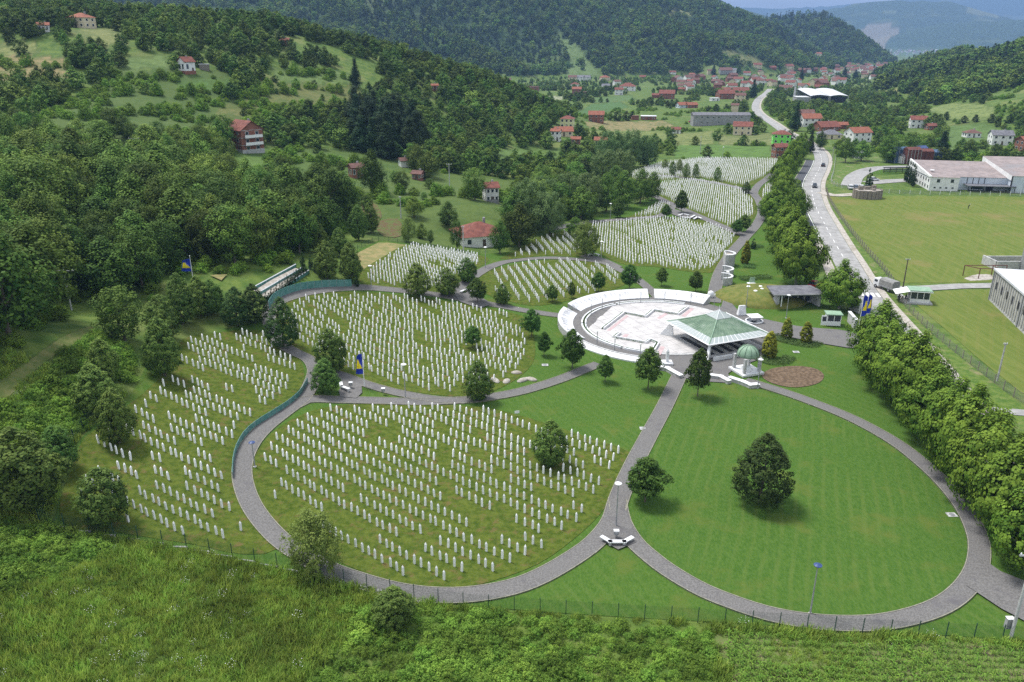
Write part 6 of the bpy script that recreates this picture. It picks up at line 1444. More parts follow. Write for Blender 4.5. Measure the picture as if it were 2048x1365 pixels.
for x, y in ((-3.5,0),(-1.2,-2.5),(3,-2.5),(3.2,0),(6.5,0)): MB().tube([(x,y,-.2),(x,y,2.6)], .1, 6).build('post', MAT['rust'], t)
for a, b2 in (((-3.5,0,2.6),(6.5,0,2.6)),((-1.2,-2.5,2.5),(3,-2.5,2.5)),((-3.5,0,2.6),(-1.2,-2.5,2.5)),((3,-2.5,2.5),(3.2,0,2.6))): MB().tube([a, b2], .09, 6).build('rail', MAT['rust'], t)
drape('bare_patch', poly([(1928,557),(1950,549),(1985,549),(1985,560),(1940,562)]), MAT['gravel'], .07, 'bare earth under the pipe frame', 2)
# container yard
gc = 'stacked containers in the yard'
for k, (px, py, w_, h_, mt, lb) in enumerate([(1802,326,7,6,'blue_tarp','dark blue tarpaulin shed in the yard'),(1812,328,4,3.4,'wall_white','pale container front in the yard'),(1826,329,6,6.5,'rust','rust-red frame rack in the yard'),(1848,326,7,5.2,'rust','second rust-red rack in the yard'),(1866,324,8,4.4,'blue_tarp','blue tarpaulin stack at the yard end'),(1842,322,5,5.8,'blue_paint','blue container behind the racks')]):
    q = hp(px, py); t = thing('yard_store', lb, 'container', (q[0], q[1], q[2]), R.uniform(-.2, .2)); MB().box(-w_/2,w_/2,0,5,-.2,h_).build('body', MAT[mt], t)
    for x in np.linspace(-w_/2, w_/2, 5): MB().box(x-.1,x+.1,-.14,-.002,0,h_+.3).build('frame_bar', MAT['rust' if k % 2 else 'grey_metal'], t)
    MB().extrude_x([(-.2,h_+.002),(5.2,h_+.002),(2.5,h_+1.0)], -w_/2-.1, w_/2+.1).build('cover', MAT[mt if k != 1 else 'roof_grey'], t)
q = hp(1805,346); t = thing('scrap_rack', 'dark steel rack loaded with scrap beside the drive', 'rack', (q[0], q[1], q[2]))
for k in range(7): MB().tube([(-8+k*2.6,0,0),(-8+k*2.6,0,2.2)], .12, 5).build('post', MAT['rust'], t)
for z in (.7, 1.4, 2.2): MB().box(-8.3,8,-.7,.7,z,z+.22).build('shelf', MAT['dark_metal'], t)
gth = 'dark columnar thujas by the white works'
for px, py, h in [(1734,380,8),(1739,381,6.5),(1811,363,8.5),(1815,366,8.5),(1819,369,8.5),(1823,372,8.5),(1826,374,8)]:
    a = hp(px, py); place_tree('thuja_green', 0, a[0], a[1], h, 2.0, 'dark columnar thuja before the white works', gth, 'shrub')
# stall by the road
q = hp(1832,604); t = thing('roadside_kiosk', 'white glazed kiosk with awning on a concrete slab', 'kiosk', (q[0], q[1], q[2]), -.25)
MB().box(-2.6,2.8,-2,2,-.2,.35).build('slab', MAT['concrete'], t); MB().box(-1.6,2.2,-1.5,1.5,.352,1.1).build('wall', MAT['wall_white'], t)
for x in (-1.6, -.3, .95, 2.1): MB().box(x-.06,x+.06,-1.5,-1.4,1.101,2.8).build('mullion', MAT['frame_white'], t)
for x in (-1.5, -.24, 1.01): MB().box(x,x+1.1,-1.47,-1.44,1.11,2.75).build('pane', MAT['glass'], t)
MB().box(-1.9,2.5,-1.8,1.8,2.8,3.0).build('roof', MAT['copper_light'], t); MB().box(-2,2.6,-1.9,1.9,2.66,2.798).build('fascia', MAT['white_paint'], t)
MB().add([(-1.95,-1.8,2.75),(-1.95,1.8,2.75),(-4.6,1.8,2.0),(-4.6,-1.8,2.0),(-1.95,-1.8,2.7),(-1.95,1.8,2.7),(-4.6,1.8,1.95),(-4.6,-1.8,1.95)], [(0,1,2,3),(4,7,6,5),(0,3,7,4),(1,5,6,2),(2,6,7,3)]).build('awning', MAT['white_paint'], t); MB().box(-1.58,2.18,1.3,1.48,1.1,2.79).build('back_wall', MAT['wall_white'], t)
for k, (px, py) in enumerate([(1800,598),(1815,600)]):
    q = hp(px, py); t = thing('cafe_table', 'small pale table on the kiosk terrace', 'table', (q[0], q[1], q[2]+.1), 0, 'tables on the kiosk terrace'); MB().box(-.6,.6,-.4,.4,.7,.76).build('top', MAT['white_paint'], t)
    for sx in (-.5,.5): MB().box(sx-.04,sx+.04,-.3,.3,0,.7).build('leg', MAT['grey_metal'], t)
drape('stall_terrace', poly([(1795,592),(1830,592),(1832,606),(1800,606)]), MAT['gravel'], .10, 'gravel terrace of the kiosk', 2)
# ------------------------------------------------------------------ vehicles
def car(px, py, rz, mat, lab, group=None, world=None):
    q = hp(px, py) if world is None else world; t = thing('car', lab, 'car', (q[0], q[1], q[2]+.13), rz, group)
    bp_ = [(-2.1,.35),(-2.12,.75),(-1.5,.92),(1.25,.9),(2.05,.72),(2.12,.4),(2.0,.3),(-2.0,.3)]; m = MB()
    n_ = len(bp_); vs = [(x, s2*(.86 if .3 < z < .8 else .8), z) for s2 in (-1, 1) for x, z in bp_]; m.add(vs, [tuple(range(n_)), tuple(range(n_, 2*n_))[::-1]]+[(i, n_+i, n_+(i+1) % n_, (i+1) % n_) for i in range(n_)]); m.build('body', MAT[mat], t)
    cp = [(-1.75,.9),(-1.25,1.42),(.25,1.45),(1.05,.91)]; vs = [(x, s2*(.78 if z < 1 else .62), z+.003) for s2 in (-1, 1) for x, z in cp]; MB().add(vs, [(0,1,2,3),(7,6,5,4),(0,4,5,1),(1,5,6,2),(2,6,7,3)]).build('windows', MAT['glass'], t)
    vs = [(x, s2*.6, z) for s2 in (-1, 1) for x, z in [(-1.22,1.425),(.22,1.455),(.2,1.49),(-1.2,1.465)]]; MB().add(vs, [(0,1,2,3),(7,6,5,4),(3,2,6,7),(0,4,5,1),(0,3,7,4),(1,5,6,2)]).build('roof', MAT[mat], t)
    for sx in (-1.3, 1.3):
        for sy in (-1, 1):
            w_ = MB().tube([(sx, sy*.66, .31), (sx, sy*.88, .31)], .31, 12).build('wheel', MAT['tyre'], t); MB().tube([(sx, sy*.881, .31), (sx, sy*.9, .31)], .18, 10).build('rim', MAT['grey_metal'], w_)
    for sy in (-.6, .6): MB().box(2.04,2.13,sy-.16,sy+.16,.55,.68).build('headlight', MAT['lampglass'], t); MB().box(-2.14,-2.08,sy-.16,sy+.16,.6,.74).build('tail_light', MAT['car_red'], t)
def rdir(px, py):
    p = hp(px, py)[:2]; i = int(np.argmin(np.hypot(RC[:, 0]-p[0], RC[:, 1]-p[1]))); i = min(max(i, 1), len(RC)-2); d = RC[i+1]-RC[i-1]; return atan2(d[1], d[0])
car(1629,375,rdir(1629,375)+pi,'car_dark','dark car on the road beside the lay-by'); car(1646,333,rdir(1646,333),'car_dark','dark car rounding the far bend of the road')
for k, px in enumerate((1700,1711,1722,1733)): car(px,378,1.35,'car_white' if k in (0, 2) else 'car_blue','pale car parked in the row behind the works fence' if k in (0, 2) else 'blue-grey car parked in the row behind the works fence','cars parked by the works fence')
car(1747,362,.1,'car_white','white car parked alone beside the thujas'); car(546,319,.4,'car_dark','dark car parked on the slope below the brick house')
car(1383,245,.1,'car_red','red car parked at the end of the long grey works'); q = hp(1622,588); car(0,0,.9,'car_dark','dark car under the gate trees',None,q); q = hp(1628,574); car(0,0,.9,'car_red','red car under the gate trees',None,q)
q = hp(1771,580); t = thing('truck', 'small truck with a grey tarpaulin-covered bed at the crossing', 'truck', (q[0], q[1], q[2]+.12), rdir(1740,590)+.55)
MB().box(-2.8,1.2,-1.05,1.05,.75,1.15).build('bed', MAT['grey_metal'], t); MB().extrude_x([(-1.05,1.152),(1.05,1.152),(1.05,2.2),(.75,2.55),(-.75,2.55),(-1.05,2.2)], -2.8, 1.15).build('tarpaulin', MAT['tarp'], t)
MB().extrude_x([(-1.0,.55),(1.0,.55),(1.0,1.4),(.88,2.1),(-.88,2.1),(-1.0,1.4)], 1.25, 2.9).build('cab', MAT['car_white'], t); MB().box(2.88,2.93,-.8,.8,1.4,1.98).build('windscreen', MAT['glass'], t)
for s2 in (-1, 1): MB().box(1.7,2.6,s2*.97-.05,s2*.97+.05,1.4,1.9).build('side_window', MAT['glass'], t)
for sx in (-1.7, 2.1):
    for sy in (-1, 1): w_ = MB().tube([(sx, sy*.75, .42), (sx, sy*1.02, .42)], .42, 12).build('wheel', MAT['tyre'], t); MB().tube([(sx, sy*1.021, .42), (sx, sy*1.04, .42)], .22, 10).build('rim', MAT['grey_metal'], w_)
# ------------------------------------------------------------------ people
def person(px, py, rz, lab, bend=0.0, hat=False):
    q = hp(px, py); t = thing('person', lab, 'person', (q[0], q[1], q[2]+.08), rz); s_, c = sin(bend), cos(bend)
    def up(x, y, z): zz = z-.92; return (x, y*c-zz*s_, .92+y*s_+zz*c)
    J = [(0,0,.92),up(0,0,1.15),up(0,0,1.42),up(0,0,1.5),up(0,-.02,1.62),up(0,-.02,1.74), (-.1,0,.86),(-.11,-.02,.48),(-.12,.03,.08),(-.12,-.14,.04), (.1,0,.86),(.12,-.03,.48),(.14,.02,.08),(.14,-.15,.04),
         up(-.19,0,1.4),up(-.27,-.05,1.14),up(-.24,-.22,.95),up(.19,0,1.4),up(.27,-.05,1.14),up(.24,-.24,.95)]
    E_ = [(0,1),(1,2),(2,3),(3,4),(4,5),(0,6),(6,7),(7,8),(8,9),(0,10),(10,11),(11,12),(12,13),(2,14),(14,15),(15,16),(2,17),(17,18),(18,19)]
    rad = [.15,.145,.15,.06,.1,.07,.1,.07,.05,.045,.1,.07,.05,.045,.07,.05,.04,.07,.05,.04]
    me_ = bpy.data.meshes.new('body'); me_.from_pydata(J, E_, []); o = link('body', me_, t)
    o.modifiers.new('skin', 'SKIN')
    for i, sv in enumerate(me_.skin_vertices[0].data): sv.radius = (rad[i], rad[i]); sv.use_root = (i == 0)
    o.modifiers.new('sub', 'SUBSURF').levels = 1; o.modifiers['sub'].render_levels = 1; me_.materials.append(MAT['cloth_dark'])
    h = up(0, -.03, 1.66); MB().lathe([(.02,-.12),(.09,-.06),(.1,.02),(.07,.1),(.01,.13)], 10).build('head', MAT['skin'], t, True).location = h
    MB().lathe([(.108,.02),(.105,.07),(.07,.125),(.01,.145)], 10).build('hair', MAT['white_paint' if hat else 'wood_pole'], t, True).location = h
    return t
person(1936,418,.6,'person in dark clothes bent over working on the wide mown field',.55,True); person(1797,605,2.6,'person in dark clothes standing at the roadside kiosk terrace'); person(1811,602,-1.9,'person in dark clothes standing beside the kiosk awning',.15)
# ------------------------------------------------------------------ scattered plants
_sc = [0]
def scatter(name, P, scl, rot, idx, protos, label, kind='stuff'):
    """one object: the plants stand on its points (geometry nodes)"""
    if len(P) == 0: return
    _sc[0] += 1; coll = bpy.data.collections.new('plants_%02d' % _sc[0])
    for k, me_ in enumerate(protos):
        o = bpy.data.objects.new('plant_%02d_%02d' % (_sc[0], k), me_); coll.objects.link(o)
    me_ = bpy.data.meshes.new(name); P = np.asarray(P, np.float32); me_.vertices.add(len(P)); me_.vertices.foreach_set('co', P.ravel())
    for an, typ, arr, key in (('scl', 'FLOAT_VECTOR', scl, 'vector'), ('rot', 'FLOAT_VECTOR', np.c_[np.zeros(len(P)), np.zeros(len(P)), rot], 'vector')):
        a = me_.attributes.new(an, typ, 'POINT'); a.data.foreach_set(key, np.asarray(arr, np.float32).ravel())
    a = me_.attributes.new('pick', 'INT', 'POINT'); a.data.foreach_set('value', np.asarray(idx, np.int32))
    o = link(name, me_); tag(o, label, None, None, kind)
    ng = bpy.data.node_groups.new('scatter', 'GeometryNodeTree')
    ng.interface.new_socket('Geometry', in_out='INPUT', socket_type='NodeSocketGeometry'); ng.interface.new_socket('Geometry', in_out='OUTPUT', socket_type='NodeSocketGeometry')
    n = ng.nodes; l = ng.links.new; gi = n.new('NodeGroupInput'); go = n.new('NodeGroupOutput'); ip = n.new('GeometryNodeInstanceOnPoints'); ci = n.new('GeometryNodeCollectionInfo')
    ci.inputs['Collection'].default_value = coll; ci.inputs['Separate Children'].default_value = True; ci.inputs['Reset Children'].default_value = True
    def att(nm_, t_):
        q = n.new('GeometryNodeInputNamedAttribute'); q.data_type = t_; q.inputs['Name'].default_value = nm_; return q.outputs['Attribute']
    l(gi.outputs[0], ip.inputs['Points']); l(ci.outputs[0], ip.inputs['Instance']); ip.inputs['Pick Instance'].default_value = True
    l(att('pick', 'INT'), ip.inputs['Instance Index']); l(att('scl', 'FLOAT_VECTOR'), ip.inputs['Scale'])
    e2 = n.new('FunctionNodeEulerToRotation'); l(att('rot', 'FLOAT_VECTOR'), e2.inputs[0]); l(e2.outputs[0], ip.inputs['Rotation']); l(ip.outputs[0], go.inputs[0])
    md = o.modifiers.new('scatter', 'NODES'); md.node_group = ng; return o
def jgrid(x0, x1, y0, y1, s, jit=.42):
    X, Y = np.meshgrid(np.arange(x0, x1, s), np.arange(y0, y1, s)); X = X.ravel(); Y = Y.ravel()
    return X+NR.uniform(-jit, jit, len(X))*s, Y+NR.uniform(-jit, jit, len(Y))*s
def free(x, y, pad=1.5, foot=True):
    k = ~inside(MEM, x, y); 
    for C, w in PATHS: k &= dist_poly(C[::3] if len(C) > 60 else C, x, y) > w/2+pad
    if foot:
        for fx, fy, r in FOOT:
            k &= np.hypot(x-fx, y-fy) > r
            q_ = hypot(fx, fy); ux_, uy_ = fx/q_, fy/q_; al = (fx-x)*ux_+(fy-y)*uy_; la = np.abs((x-fx)*uy_-(y-fy)*ux_)
            k &= ~((al > 0) & (al < 26+q_*.02) & (la < r*.75))
    return k
# round trees along the cemetery edge and others one can tell apart
gw = 'round grey-green trees along the cemetery edge'
for c, t_, b_, w_ in [(1222,272,348,68),(1262,270,345,62),(1294,278,340,46),(1205,308,374,56),(1245,307,370,52),(1130,358,442,72),(1175,356,438,66),(1060,370,472,76),(1100,395,484,70),(1085,362,440,60)]:
    T('willow', c, t_, b_, w_, 'rounded grey-green tree in the belt beside the far plots', gw)
gd = 'dark round trees beside the far plots'
for c, t_, b_, w_ in [(1212,354,432,52),(1246,350,426,54),(1280,346,416,54),(1304,350,408,40),(1150,440,478,40),(1230,340,400,50)]:
    T('forest', c, t_, b_, w_, 'dark rounded tree beside the far plots', gd, v=2)
for c, t_, b_, w_, lb in [(1038,420,508,84,'dark spreading tree right of the tiled bungalow'),(1000,448,516,52,'dark tree covering the bungalow corner'),(914,446,505,30,'tree left of the tiled bungalow'),(950,345,410,58,'round green tree beside the narrow white house'),(803,348,392,36,'small round tree on the middle of the meadow'),(745,310,398,62,'big bushy tree over the brick shed'),(858,312,364,52,'bushy round tree beside the low brick hut'),(828,400,442,44,'dark bush beside the meadow pole'),(818,440,490,34,'slim pale tree at the meadow foot'),(862,462,492,16,'tiny young tree at the meadow foot'),
    (112,250,345,70,'tall tree at the left wood edge'),(130,290,370,75,'tree with yellowish blossom in the left wood'),(470,425,545,112,'great spreading tree at the wood front above the ramp'),(600,420,520,80,'dark tall tree at the wood corner')]:
    T('forest' if 'slim' not in lb else 'birch', c, t_, b_, w_, lb)
# spruces
gs = 'dark spruces in the clump above the meadow'
PS = poly([(706,296),(770,318),(840,312),(850,280),(838,232),(800,210),(735,200),(706,220)]); x, y = jgrid(*(PS.min(0)[0], PS.max(0)[0]), *(PS.min(0)[1], PS.max(0)[1]), 6.2); k = inside(PS, x, y)
for i, (a, b_) in enumerate(list(zip(x[k], y[k]))[:40]): place_tree('spruce', i, a, b_, R.uniform(12, 16), R.uniform(9, 11.5), 'dark spruce in the dense clump above the meadow', gs); TREE_SPOTS.append((a, b_, 3.5))
for c, t_, b_, w_, lb in [(712,118,175,26,'lone dark spruce above the clump'),(1070,188,222,22,'left dark spruce of the pair at the hill foot'),(1086,192,222,18,'right dark spruce of the pair at the hill foot'),(1506,160,196,18,'tall dark spruce beside the road bend'),(1427,128,150,12,'dark spruce among the row houses'),(1590,205,262,28,'tall dark spruce beside the ruined hall road'),(1882,0+262,312,28,'dark spruce behind the container yard'),(1602,135,162,12,'dark spruce beyond the hamlet'),(1688,135,156,14,'dark spruce in the far village'),(1710,140,158,13,'second dark spruce in the far village'),(1620,262,305,18,'dark narrow spruce at the avenue end')]:
    T('spruce', c, t_, b_, w_, lb, low=False)
for c, t_, b_, w_, lb in [(1690,275,325,40,'round tree beside the white hut at the works'),(1722,280,322,46,'broad tree behind the white hut'),(1772,270,325,48,'big round tree left of the container yard'),(1640,262,300,30,'light tree behind the avenue end'),(1810,265,320,50,'tall tree behind the container yard')]:
    T('forest', c, t_, b_, w_, lb, low=False)
TS = np.array([(a, b_) for a, b_, r in TREE_SPOTS]); TSR = np.array([max(r, 2.2) for a, b_, r in TREE_SPOTS])
def clear_of_trees(x, y, f=1.0):
    k = np.ones(len(x), bool)
    for (a, b_), r in zip(TS, TSR): k &= np.hypot(x-a, y-b_) > r*f
    return k
# hillside wood
front = [(-320,960),(-60,792),(0,722),(60,680),(118,646),(180,630),(258,620),(330,590),(420,570),(480,562),(540,545),(600,515),(640,490),(700,460),(738,448),(752,470),(830,484),(905,494),(960,505),(1040,498),(1120,456),(1200,430),(1298,394),(1296,366),(1236,350),(1300,322),(1318,296),(1240,289),(1160,292),(1122,276),(1108,252)]
HILL = np.vstack([poly(front), [(45,560),(-20,640),(-200,660),(-520,660),(-520,120)]])
x, y = jgrid(-480, 160, 70, 660, 6.8); k = inside(HILL, x, y) & (np.abs(x) < y*.80+25); x, y = x[k], y[k]
k = free(x, y, 2.0) & clear_of_trees(x, y); x, y = x[k], y[k]
inC = np.zeros(len(x), bool); 
for c in ('terrace', 'hay', 'garden', 'orchard', 'slope', 'topleft', 'topleft2', 'toph', 'mid', 'knoll', 'low', 'lowright', 'lane', 'housefront', 'poleway'): inC |= inside(CLEAR[c], x, y)
lanek = inside(CLEAR['lane'], x, y) | inside(CLEAR['housefront'], x, y) | inside(CLEAR['poleway'], x, y) | inside(CLEAR['garden'], x, y) | inside(CLEAR['topleft2'], x, y)
dens = vnoise(x/38, y/38, 77)
k = (~inC & (dens > .12)) | (inC & (NR.uniform(0, 1, len(x)) < .11) & ~lanek)
x, y, inC = x[k], y[k], inC[k]; z = ground(x, y); D_ = np.hypot(x, y)
h = NR.uniform(9.5, 15.0, len(x))*np.where(inC, NR.uniform(.3, .6, len(x)), 1)*np.where(D_ > 300, .58, np.where(D_ > 235, .75, 1))*(.8+.35*vnoise(x/25, y/25, 5)); w = h*NR.uniform(.68, 1.0, len(x))*1.05
nearest = np.argsort(D_/np.maximum(h, 4)); vis = np.abs(x[nearest]) < y[nearest]*.70; nearest = nearest[vis][:230]
NL = ['rounded broadleaf tree of the hillside wood', 'spreading broadleaf tree of the hillside wood', 'egg-shaped broadleaf tree of the hillside wood', 'wide-crowned broadleaf tree of the hillside wood', 'bushy low-branched broadleaf tree of the hillside wood']
for i in nearest:
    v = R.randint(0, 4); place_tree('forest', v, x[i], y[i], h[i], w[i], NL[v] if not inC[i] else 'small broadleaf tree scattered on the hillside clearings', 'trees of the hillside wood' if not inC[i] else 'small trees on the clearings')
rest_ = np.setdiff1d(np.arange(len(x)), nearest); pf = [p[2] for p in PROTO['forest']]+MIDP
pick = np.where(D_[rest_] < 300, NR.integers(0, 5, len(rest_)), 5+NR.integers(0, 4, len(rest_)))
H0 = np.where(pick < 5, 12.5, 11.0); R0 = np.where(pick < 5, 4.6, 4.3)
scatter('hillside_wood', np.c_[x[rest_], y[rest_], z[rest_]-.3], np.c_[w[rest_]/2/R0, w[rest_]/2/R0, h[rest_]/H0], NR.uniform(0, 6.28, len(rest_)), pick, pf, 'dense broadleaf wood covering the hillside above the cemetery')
# undergrowth: bushes in clearings and along the wood edge
bx, by = jgrid(-330, 150, 95, 480, 3.6); k = inside(HILL, bx, by) & (np.abs(bx) < by*.8+20); bx, by = bx[k], by[k]
k = free(bx, by, 1.5) & clear_of_trees(bx, by, .8); bx, by = bx[k], by[k]
cl = np.zeros(len(bx), bool); mow = np.zeros(len(bx), bool)
for c in ('terrace', 'hay', 'orchard', 'slope', 'mid', 'knoll', 'low', 'lowright'): cl |= inside(CLEAR[c], bx, by)
for c in ('lane', 'garden', 'topleft', 'topleft2'): mow |= inside(CLEAR[c], bx, by)
nn = vnoise(bx/13, by/13, 31); k = ((cl & (nn > .74)) | (~cl & (nn > .35) & (np.hypot(bx, by) < 260)) | (inside(CLEAR['terrace'], bx, by) & (nn > .46)) | (inside(CLEAR['hay'], bx, by) & (nn > .64))) & ~mow; bx, by = bx[k], by[k]
s2 = NR.uniform(.45, 1.15, len(bx)); bushp = [p[2] for p in PROTO['bush']]
scatter('undergrowth', np.c_[bx, by, ground(bx, by)-.1], np.c_[s2, s2, s2*NR.uniform(.7, 1.1, len(bx))], NR.uniform(0, 6.28, len(bx)), NR.integers(0, 3, len(bx)), bushp, 'low bushes on the slope clearings and wood edge')
# hedgerows along the terraces
hx = []
for ln in ([(90,205),(200,188),(330,192),(450,186)], [(150,240),(240,232),(330,224),(430,214)], [(470,262),(540,232),(600,222),(690,212)], [(520,172),(600,178),(700,186)], [(220,150),(300,156),(350,160)], [(480,196),(540,188),(600,190)], [(520,318),(620,326),(720,334)], [(700,402),(800,388),(900,392),(1000,398)], [(-20,132),(80,134),(140,140)], [(560,150),(640,152),(700,160)]):
    C = resample(crom([hp(*p) for p in ln]), 2.4); C = C+NR.normal(0, 1.3, C.shape); hx.append(C[NR.uniform(0, 1, len(C)) < .8])
hx = np.vstack(hx); s2 = NR.uniform(.5, 1.5, len(hx))
scatter('hedgerows', np.c_[hx, ground(hx[:, 0], hx[:, 1])-.1], np.c_[s2, s2, s2*NR.uniform(.8, 1.5, len(hx))], NR.uniform(0, 6.28, len(hx)), NR.integers(0, 3, len(hx)), bushp, 'bushy hedgerows dividing the hillside meadows')
# valley trees, hedges and orchards
vx, vy = jgrid(-60, 520, 300, 1000, 8.0); az_ = np.abs(vx)/vy; k = (az_ < .74) & (~inside(HILL, vx, vy)) & free(vx, vy, 3); vx, vy = vx[k], vy[k]
z = ground(vx, vy); f = vnoise(vx/45, vy/45, 12)*.65+vnoise(vx/16, vy/16, 13)*.35
thr = np.where(vx > 75+(vy-330)*.30, .42, .58); k = (f > thr)
MOWN = [poly(q) for q in ([(1640,400),(1660,380),(1850,392),(2400,396),(2400,580),(2300,900),(2048,900),(1780,600)], [(1640,380),(1665,316),(1790,312),(1840,330),(2400,300),(2400,400),(1850,395)], [(1800,320),(1880,318),(1880,332),(1800,334)])]
for P in list(FAR_FIELDS)+MOWN: k &= ~inside(P, vx, vy)
k &= clear_of_trees(vx, vy); vx, vy, z = vx[k], vy[k], z[k]
hh = NR.uniform(3, 7.5, len(vx)); pick = NR.integers(0, 4, len(vx)); sp = NR.uniform(0, 1, len(vx)) < .05; ww = hh*NR.uniform(.75, 1.1, len(vx))
scatter('valley_trees', np.c_[vx, vy, z-.2], np.c_[ww/8.8, ww/8.8, hh/11], NR.uniform(0, 6.28, len(vx)), pick, MIDP, 'trees, hedges and orchards between the valley houses')
bx, by = jgrid(0, 420, 330, 700, 5); f = vnoise(bx/14, by/14, 44); k = (f > .62) & (np.abs(bx)/by < .74) & ~inside(HILL, bx, by) & free(bx, by, 2.5)
for P in list(FAR_FIELDS)+MOWN: k &= ~inside(P, bx, by)
bx, by = bx[k], by[k]; s2 = NR.uniform(.5, 1.2, len(bx))
scatter('valley_shrubs', np.c_[bx, by, ground(bx, by)-.1], np.c_[s2, s2, s2], NR.uniform(0, 6.28, len(bx)), NR.integers(0, 3, len(bx)), bushp, 'shrubs and garden hedges on the valley floor')
# far woods
fx, fy = jgrid(-1700, 2100, 640, 3300, 9.5); D_ = np.hypot(fx, fy); k = (np.abs(fx)/fy < .74) & (D_ > 640) & (D_ < 3250); fx, fy, D_ = fx[k], fy[k], D_[k]
z = ground(fx, fy); val = -0.0062*np.clip(D_-700, 0, 6000); up_ = z-val
k = (up_ > 5) & ((D_ < 1500) | (NR.uniform(0, 1, len(fx)) < .75))
vl = (up_ <= 5) & (D_ > 950) & (D_ < 3200) & (vnoise(fx/60, fy/60, 91)*.6+vnoise(fx/22, fy/22, 92)*.4 > .46) & (NR.uniform(0, 1, len(fx)) < .5)
for c in ('gap', 'gap2', 'gap3', 'gap4'): k &= ~(inside(CLEAR[c], fx, fy) & (NR.uniform(0, 1, len(fx)) < .9))
for P in FAR_FIELDS: k &= ~inside(P, fx, fy); vl &= ~inside(P, fx, fy)
k |= vl
for C, w_ in PATHS[-12:]: k &= dist_poly(C, fx, fy) > w_/2+3
for a, b_, r in FOOT:
    q_ = hypot(a, b_); ux_, uy_ = a/q_, b_/q_; al = (a-fx)*ux_+(b_-fy)*uy_; la = np.abs((fx-a)*uy_-(fy-b_)*ux_); k &= ~((al > -r) & (al < 40) & (la < r))
k &= ~inside(HILL, fx, fy); sm = vl[k]; fx, fy, z, D_ = fx[k], fy[k], z[k], D_[k]
hh = NR.uniform(9, 15, len(fx))*np.where(sm, .42, 1)*np.where(D_ > 1900, 1.15, 1.0); ww = hh*NR.uniform(.7, 1.0, len(fx)); cf = vnoise(fx/170, fy/170, 8) > .72
pick = np.where(cf & (NR.uniform(0, 1, len(fx)) < .5), 5, NR.integers(0, 5, len(fx)))
scatter('mountain_forest', np.c_[fx, fy, z-.8], np.c_[ww/8.6, ww/8.6, hh/12], NR.uniform(0, 6.28, len(fx)), pick, FARP+FARS, 'broadleaf forest covering the mountains around the valley')
print('trees', len(rest_), len(vx), len(fx))
# ------------------------------------------------------------------ foreground growth
def tuft_mesh(seed, n=34, r=.42, h=.62, wid=.035, mat='grass', flower=False):
    rng = np.random.default_rng(seed); V = []; Q = []; tone = []
    for k in range(n):
        a = rng.uniform(0, 2*pi); d = r*math.sqrt(rng.uniform(0, 1)); x, y = d*cos(a), d*sin(a); hh = h*rng.uniform(.55, 1.15); b_ = rng.uniform(0, 2*pi); ln = hh*rng.uniform(.15, .55)
        dx, dy = cos(b_), sin(b_); px_, py_ = -dy*wid, dx*wid; i = len(V)
        V += [(x-px_, y-py_, 0), (x+px_, y+py_, 0), (x+dx*ln*.4+px_*.8, y+dy*ln*.4+py_*.8, hh*.65), (x+dx*ln*.4-px_*.8, y+dy*ln*.4-py_*.8, hh*.65), (x+dx*ln+px_*.1, y+dy*ln+py_*.1, hh), (x+dx*ln-px_*.1, y+dy*ln-py_*.1, hh)]
        Q += [(i, i+1, i+2, i+3), (i+3, i+2, i+4, i+5)]; t_ = rng.beta(2, 2); tone += [t_]*6
    return npmesh('tuft', V, Q, LF[mat], {'tone': ('POINT', 'FLOAT', tone)})
tufts = [tuft_mesh(500+k, 40, .45, [.45, .6, .75, .5][k], .03) for k in range(4)]
V, Q = leafquads(np.c_[NR.uniform(-.4, .4, (14, 2)), NR.uniform(.5, .75, 14)], np.tile([0., 0, 1], (14, 1)), .055, NR); tufts.append(npmesh('flowers', V, Q, MAT['flag_white']))
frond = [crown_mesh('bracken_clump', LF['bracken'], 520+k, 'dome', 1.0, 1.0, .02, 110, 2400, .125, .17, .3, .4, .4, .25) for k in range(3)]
BR = [poly(q) for q in ([(690,1222),(900,1222),(1150,1238),(1420,1252),(1432,1300),(1425,1420),(560,1440),(640,1330),(720,1260)], [(-140,1020),(88,1052),(240,1090),(150,1135),(60,1170),(-140,1230)])]
TH_ = poly([(-120,960),(-100,872),(0,826),(90,768),(190,668),(258,690),(266,762),(202,812),(172,852),(128,892),(60,875),(0,886)])
MZ = crom(poly([(1436,1268),(1700,1282),(2060,1300),(2260,1460),(1500,1470),(1446,1400),(1470,1350),(1428,1310)]), 4, True)
x, y = jgrid(-75, 62, 38, 100, .46); k = ~inside(MEM, x, y) & ~inside(HILL, x, y) & ~inside(TH_, x, y) & ~inside(CLEAR['lane'], x, y) & (y < 58+.0*x+np.where(x < -6, (-6-x)*.75, 0)+8) & (np.abs(x) < y*.9+6); x, y = x[k], y[k]
k = dist_poly(np.vstack([MEM, MEM[:1]]), x, y) > .35; x, y = x[k], y[k]
inb = inside(BR[0], x, y) | inside(BR[1], x, y); inm = inside(MZ, x, y); pt = vnoise(x/5, y/5, 61)
g = ~inb & (~inm | (pt > .55)) & (x < 60); gx_, gy_ = x[g], y[g]; kk = NR.integers(0, 4, len(gx_)); kk[NR.uniform(0, 1, len(gx_)) < .015+.025*(vnoise(gx_/6, gy_/6, 66) > .6)] = 4
s2 = NR.uniform(.7, 1.25, len(gx_))*(.7+.7*vnoise(gx_/3.5, gy_/3.5, 62))*np.where(inside(MZ, gx_, gy_), .5, 1)
scatter('meadow_grass', np.c_[gx_, gy_, ground(gx_, gy_)-.03], np.c_[np.clip(s2, .6, 2), np.clip(s2, .6, 2), s2], NR.uniform(0, 6.28, len(gx_)), kk, tufts, 'tall wild meadow grass in front of the lower fence')
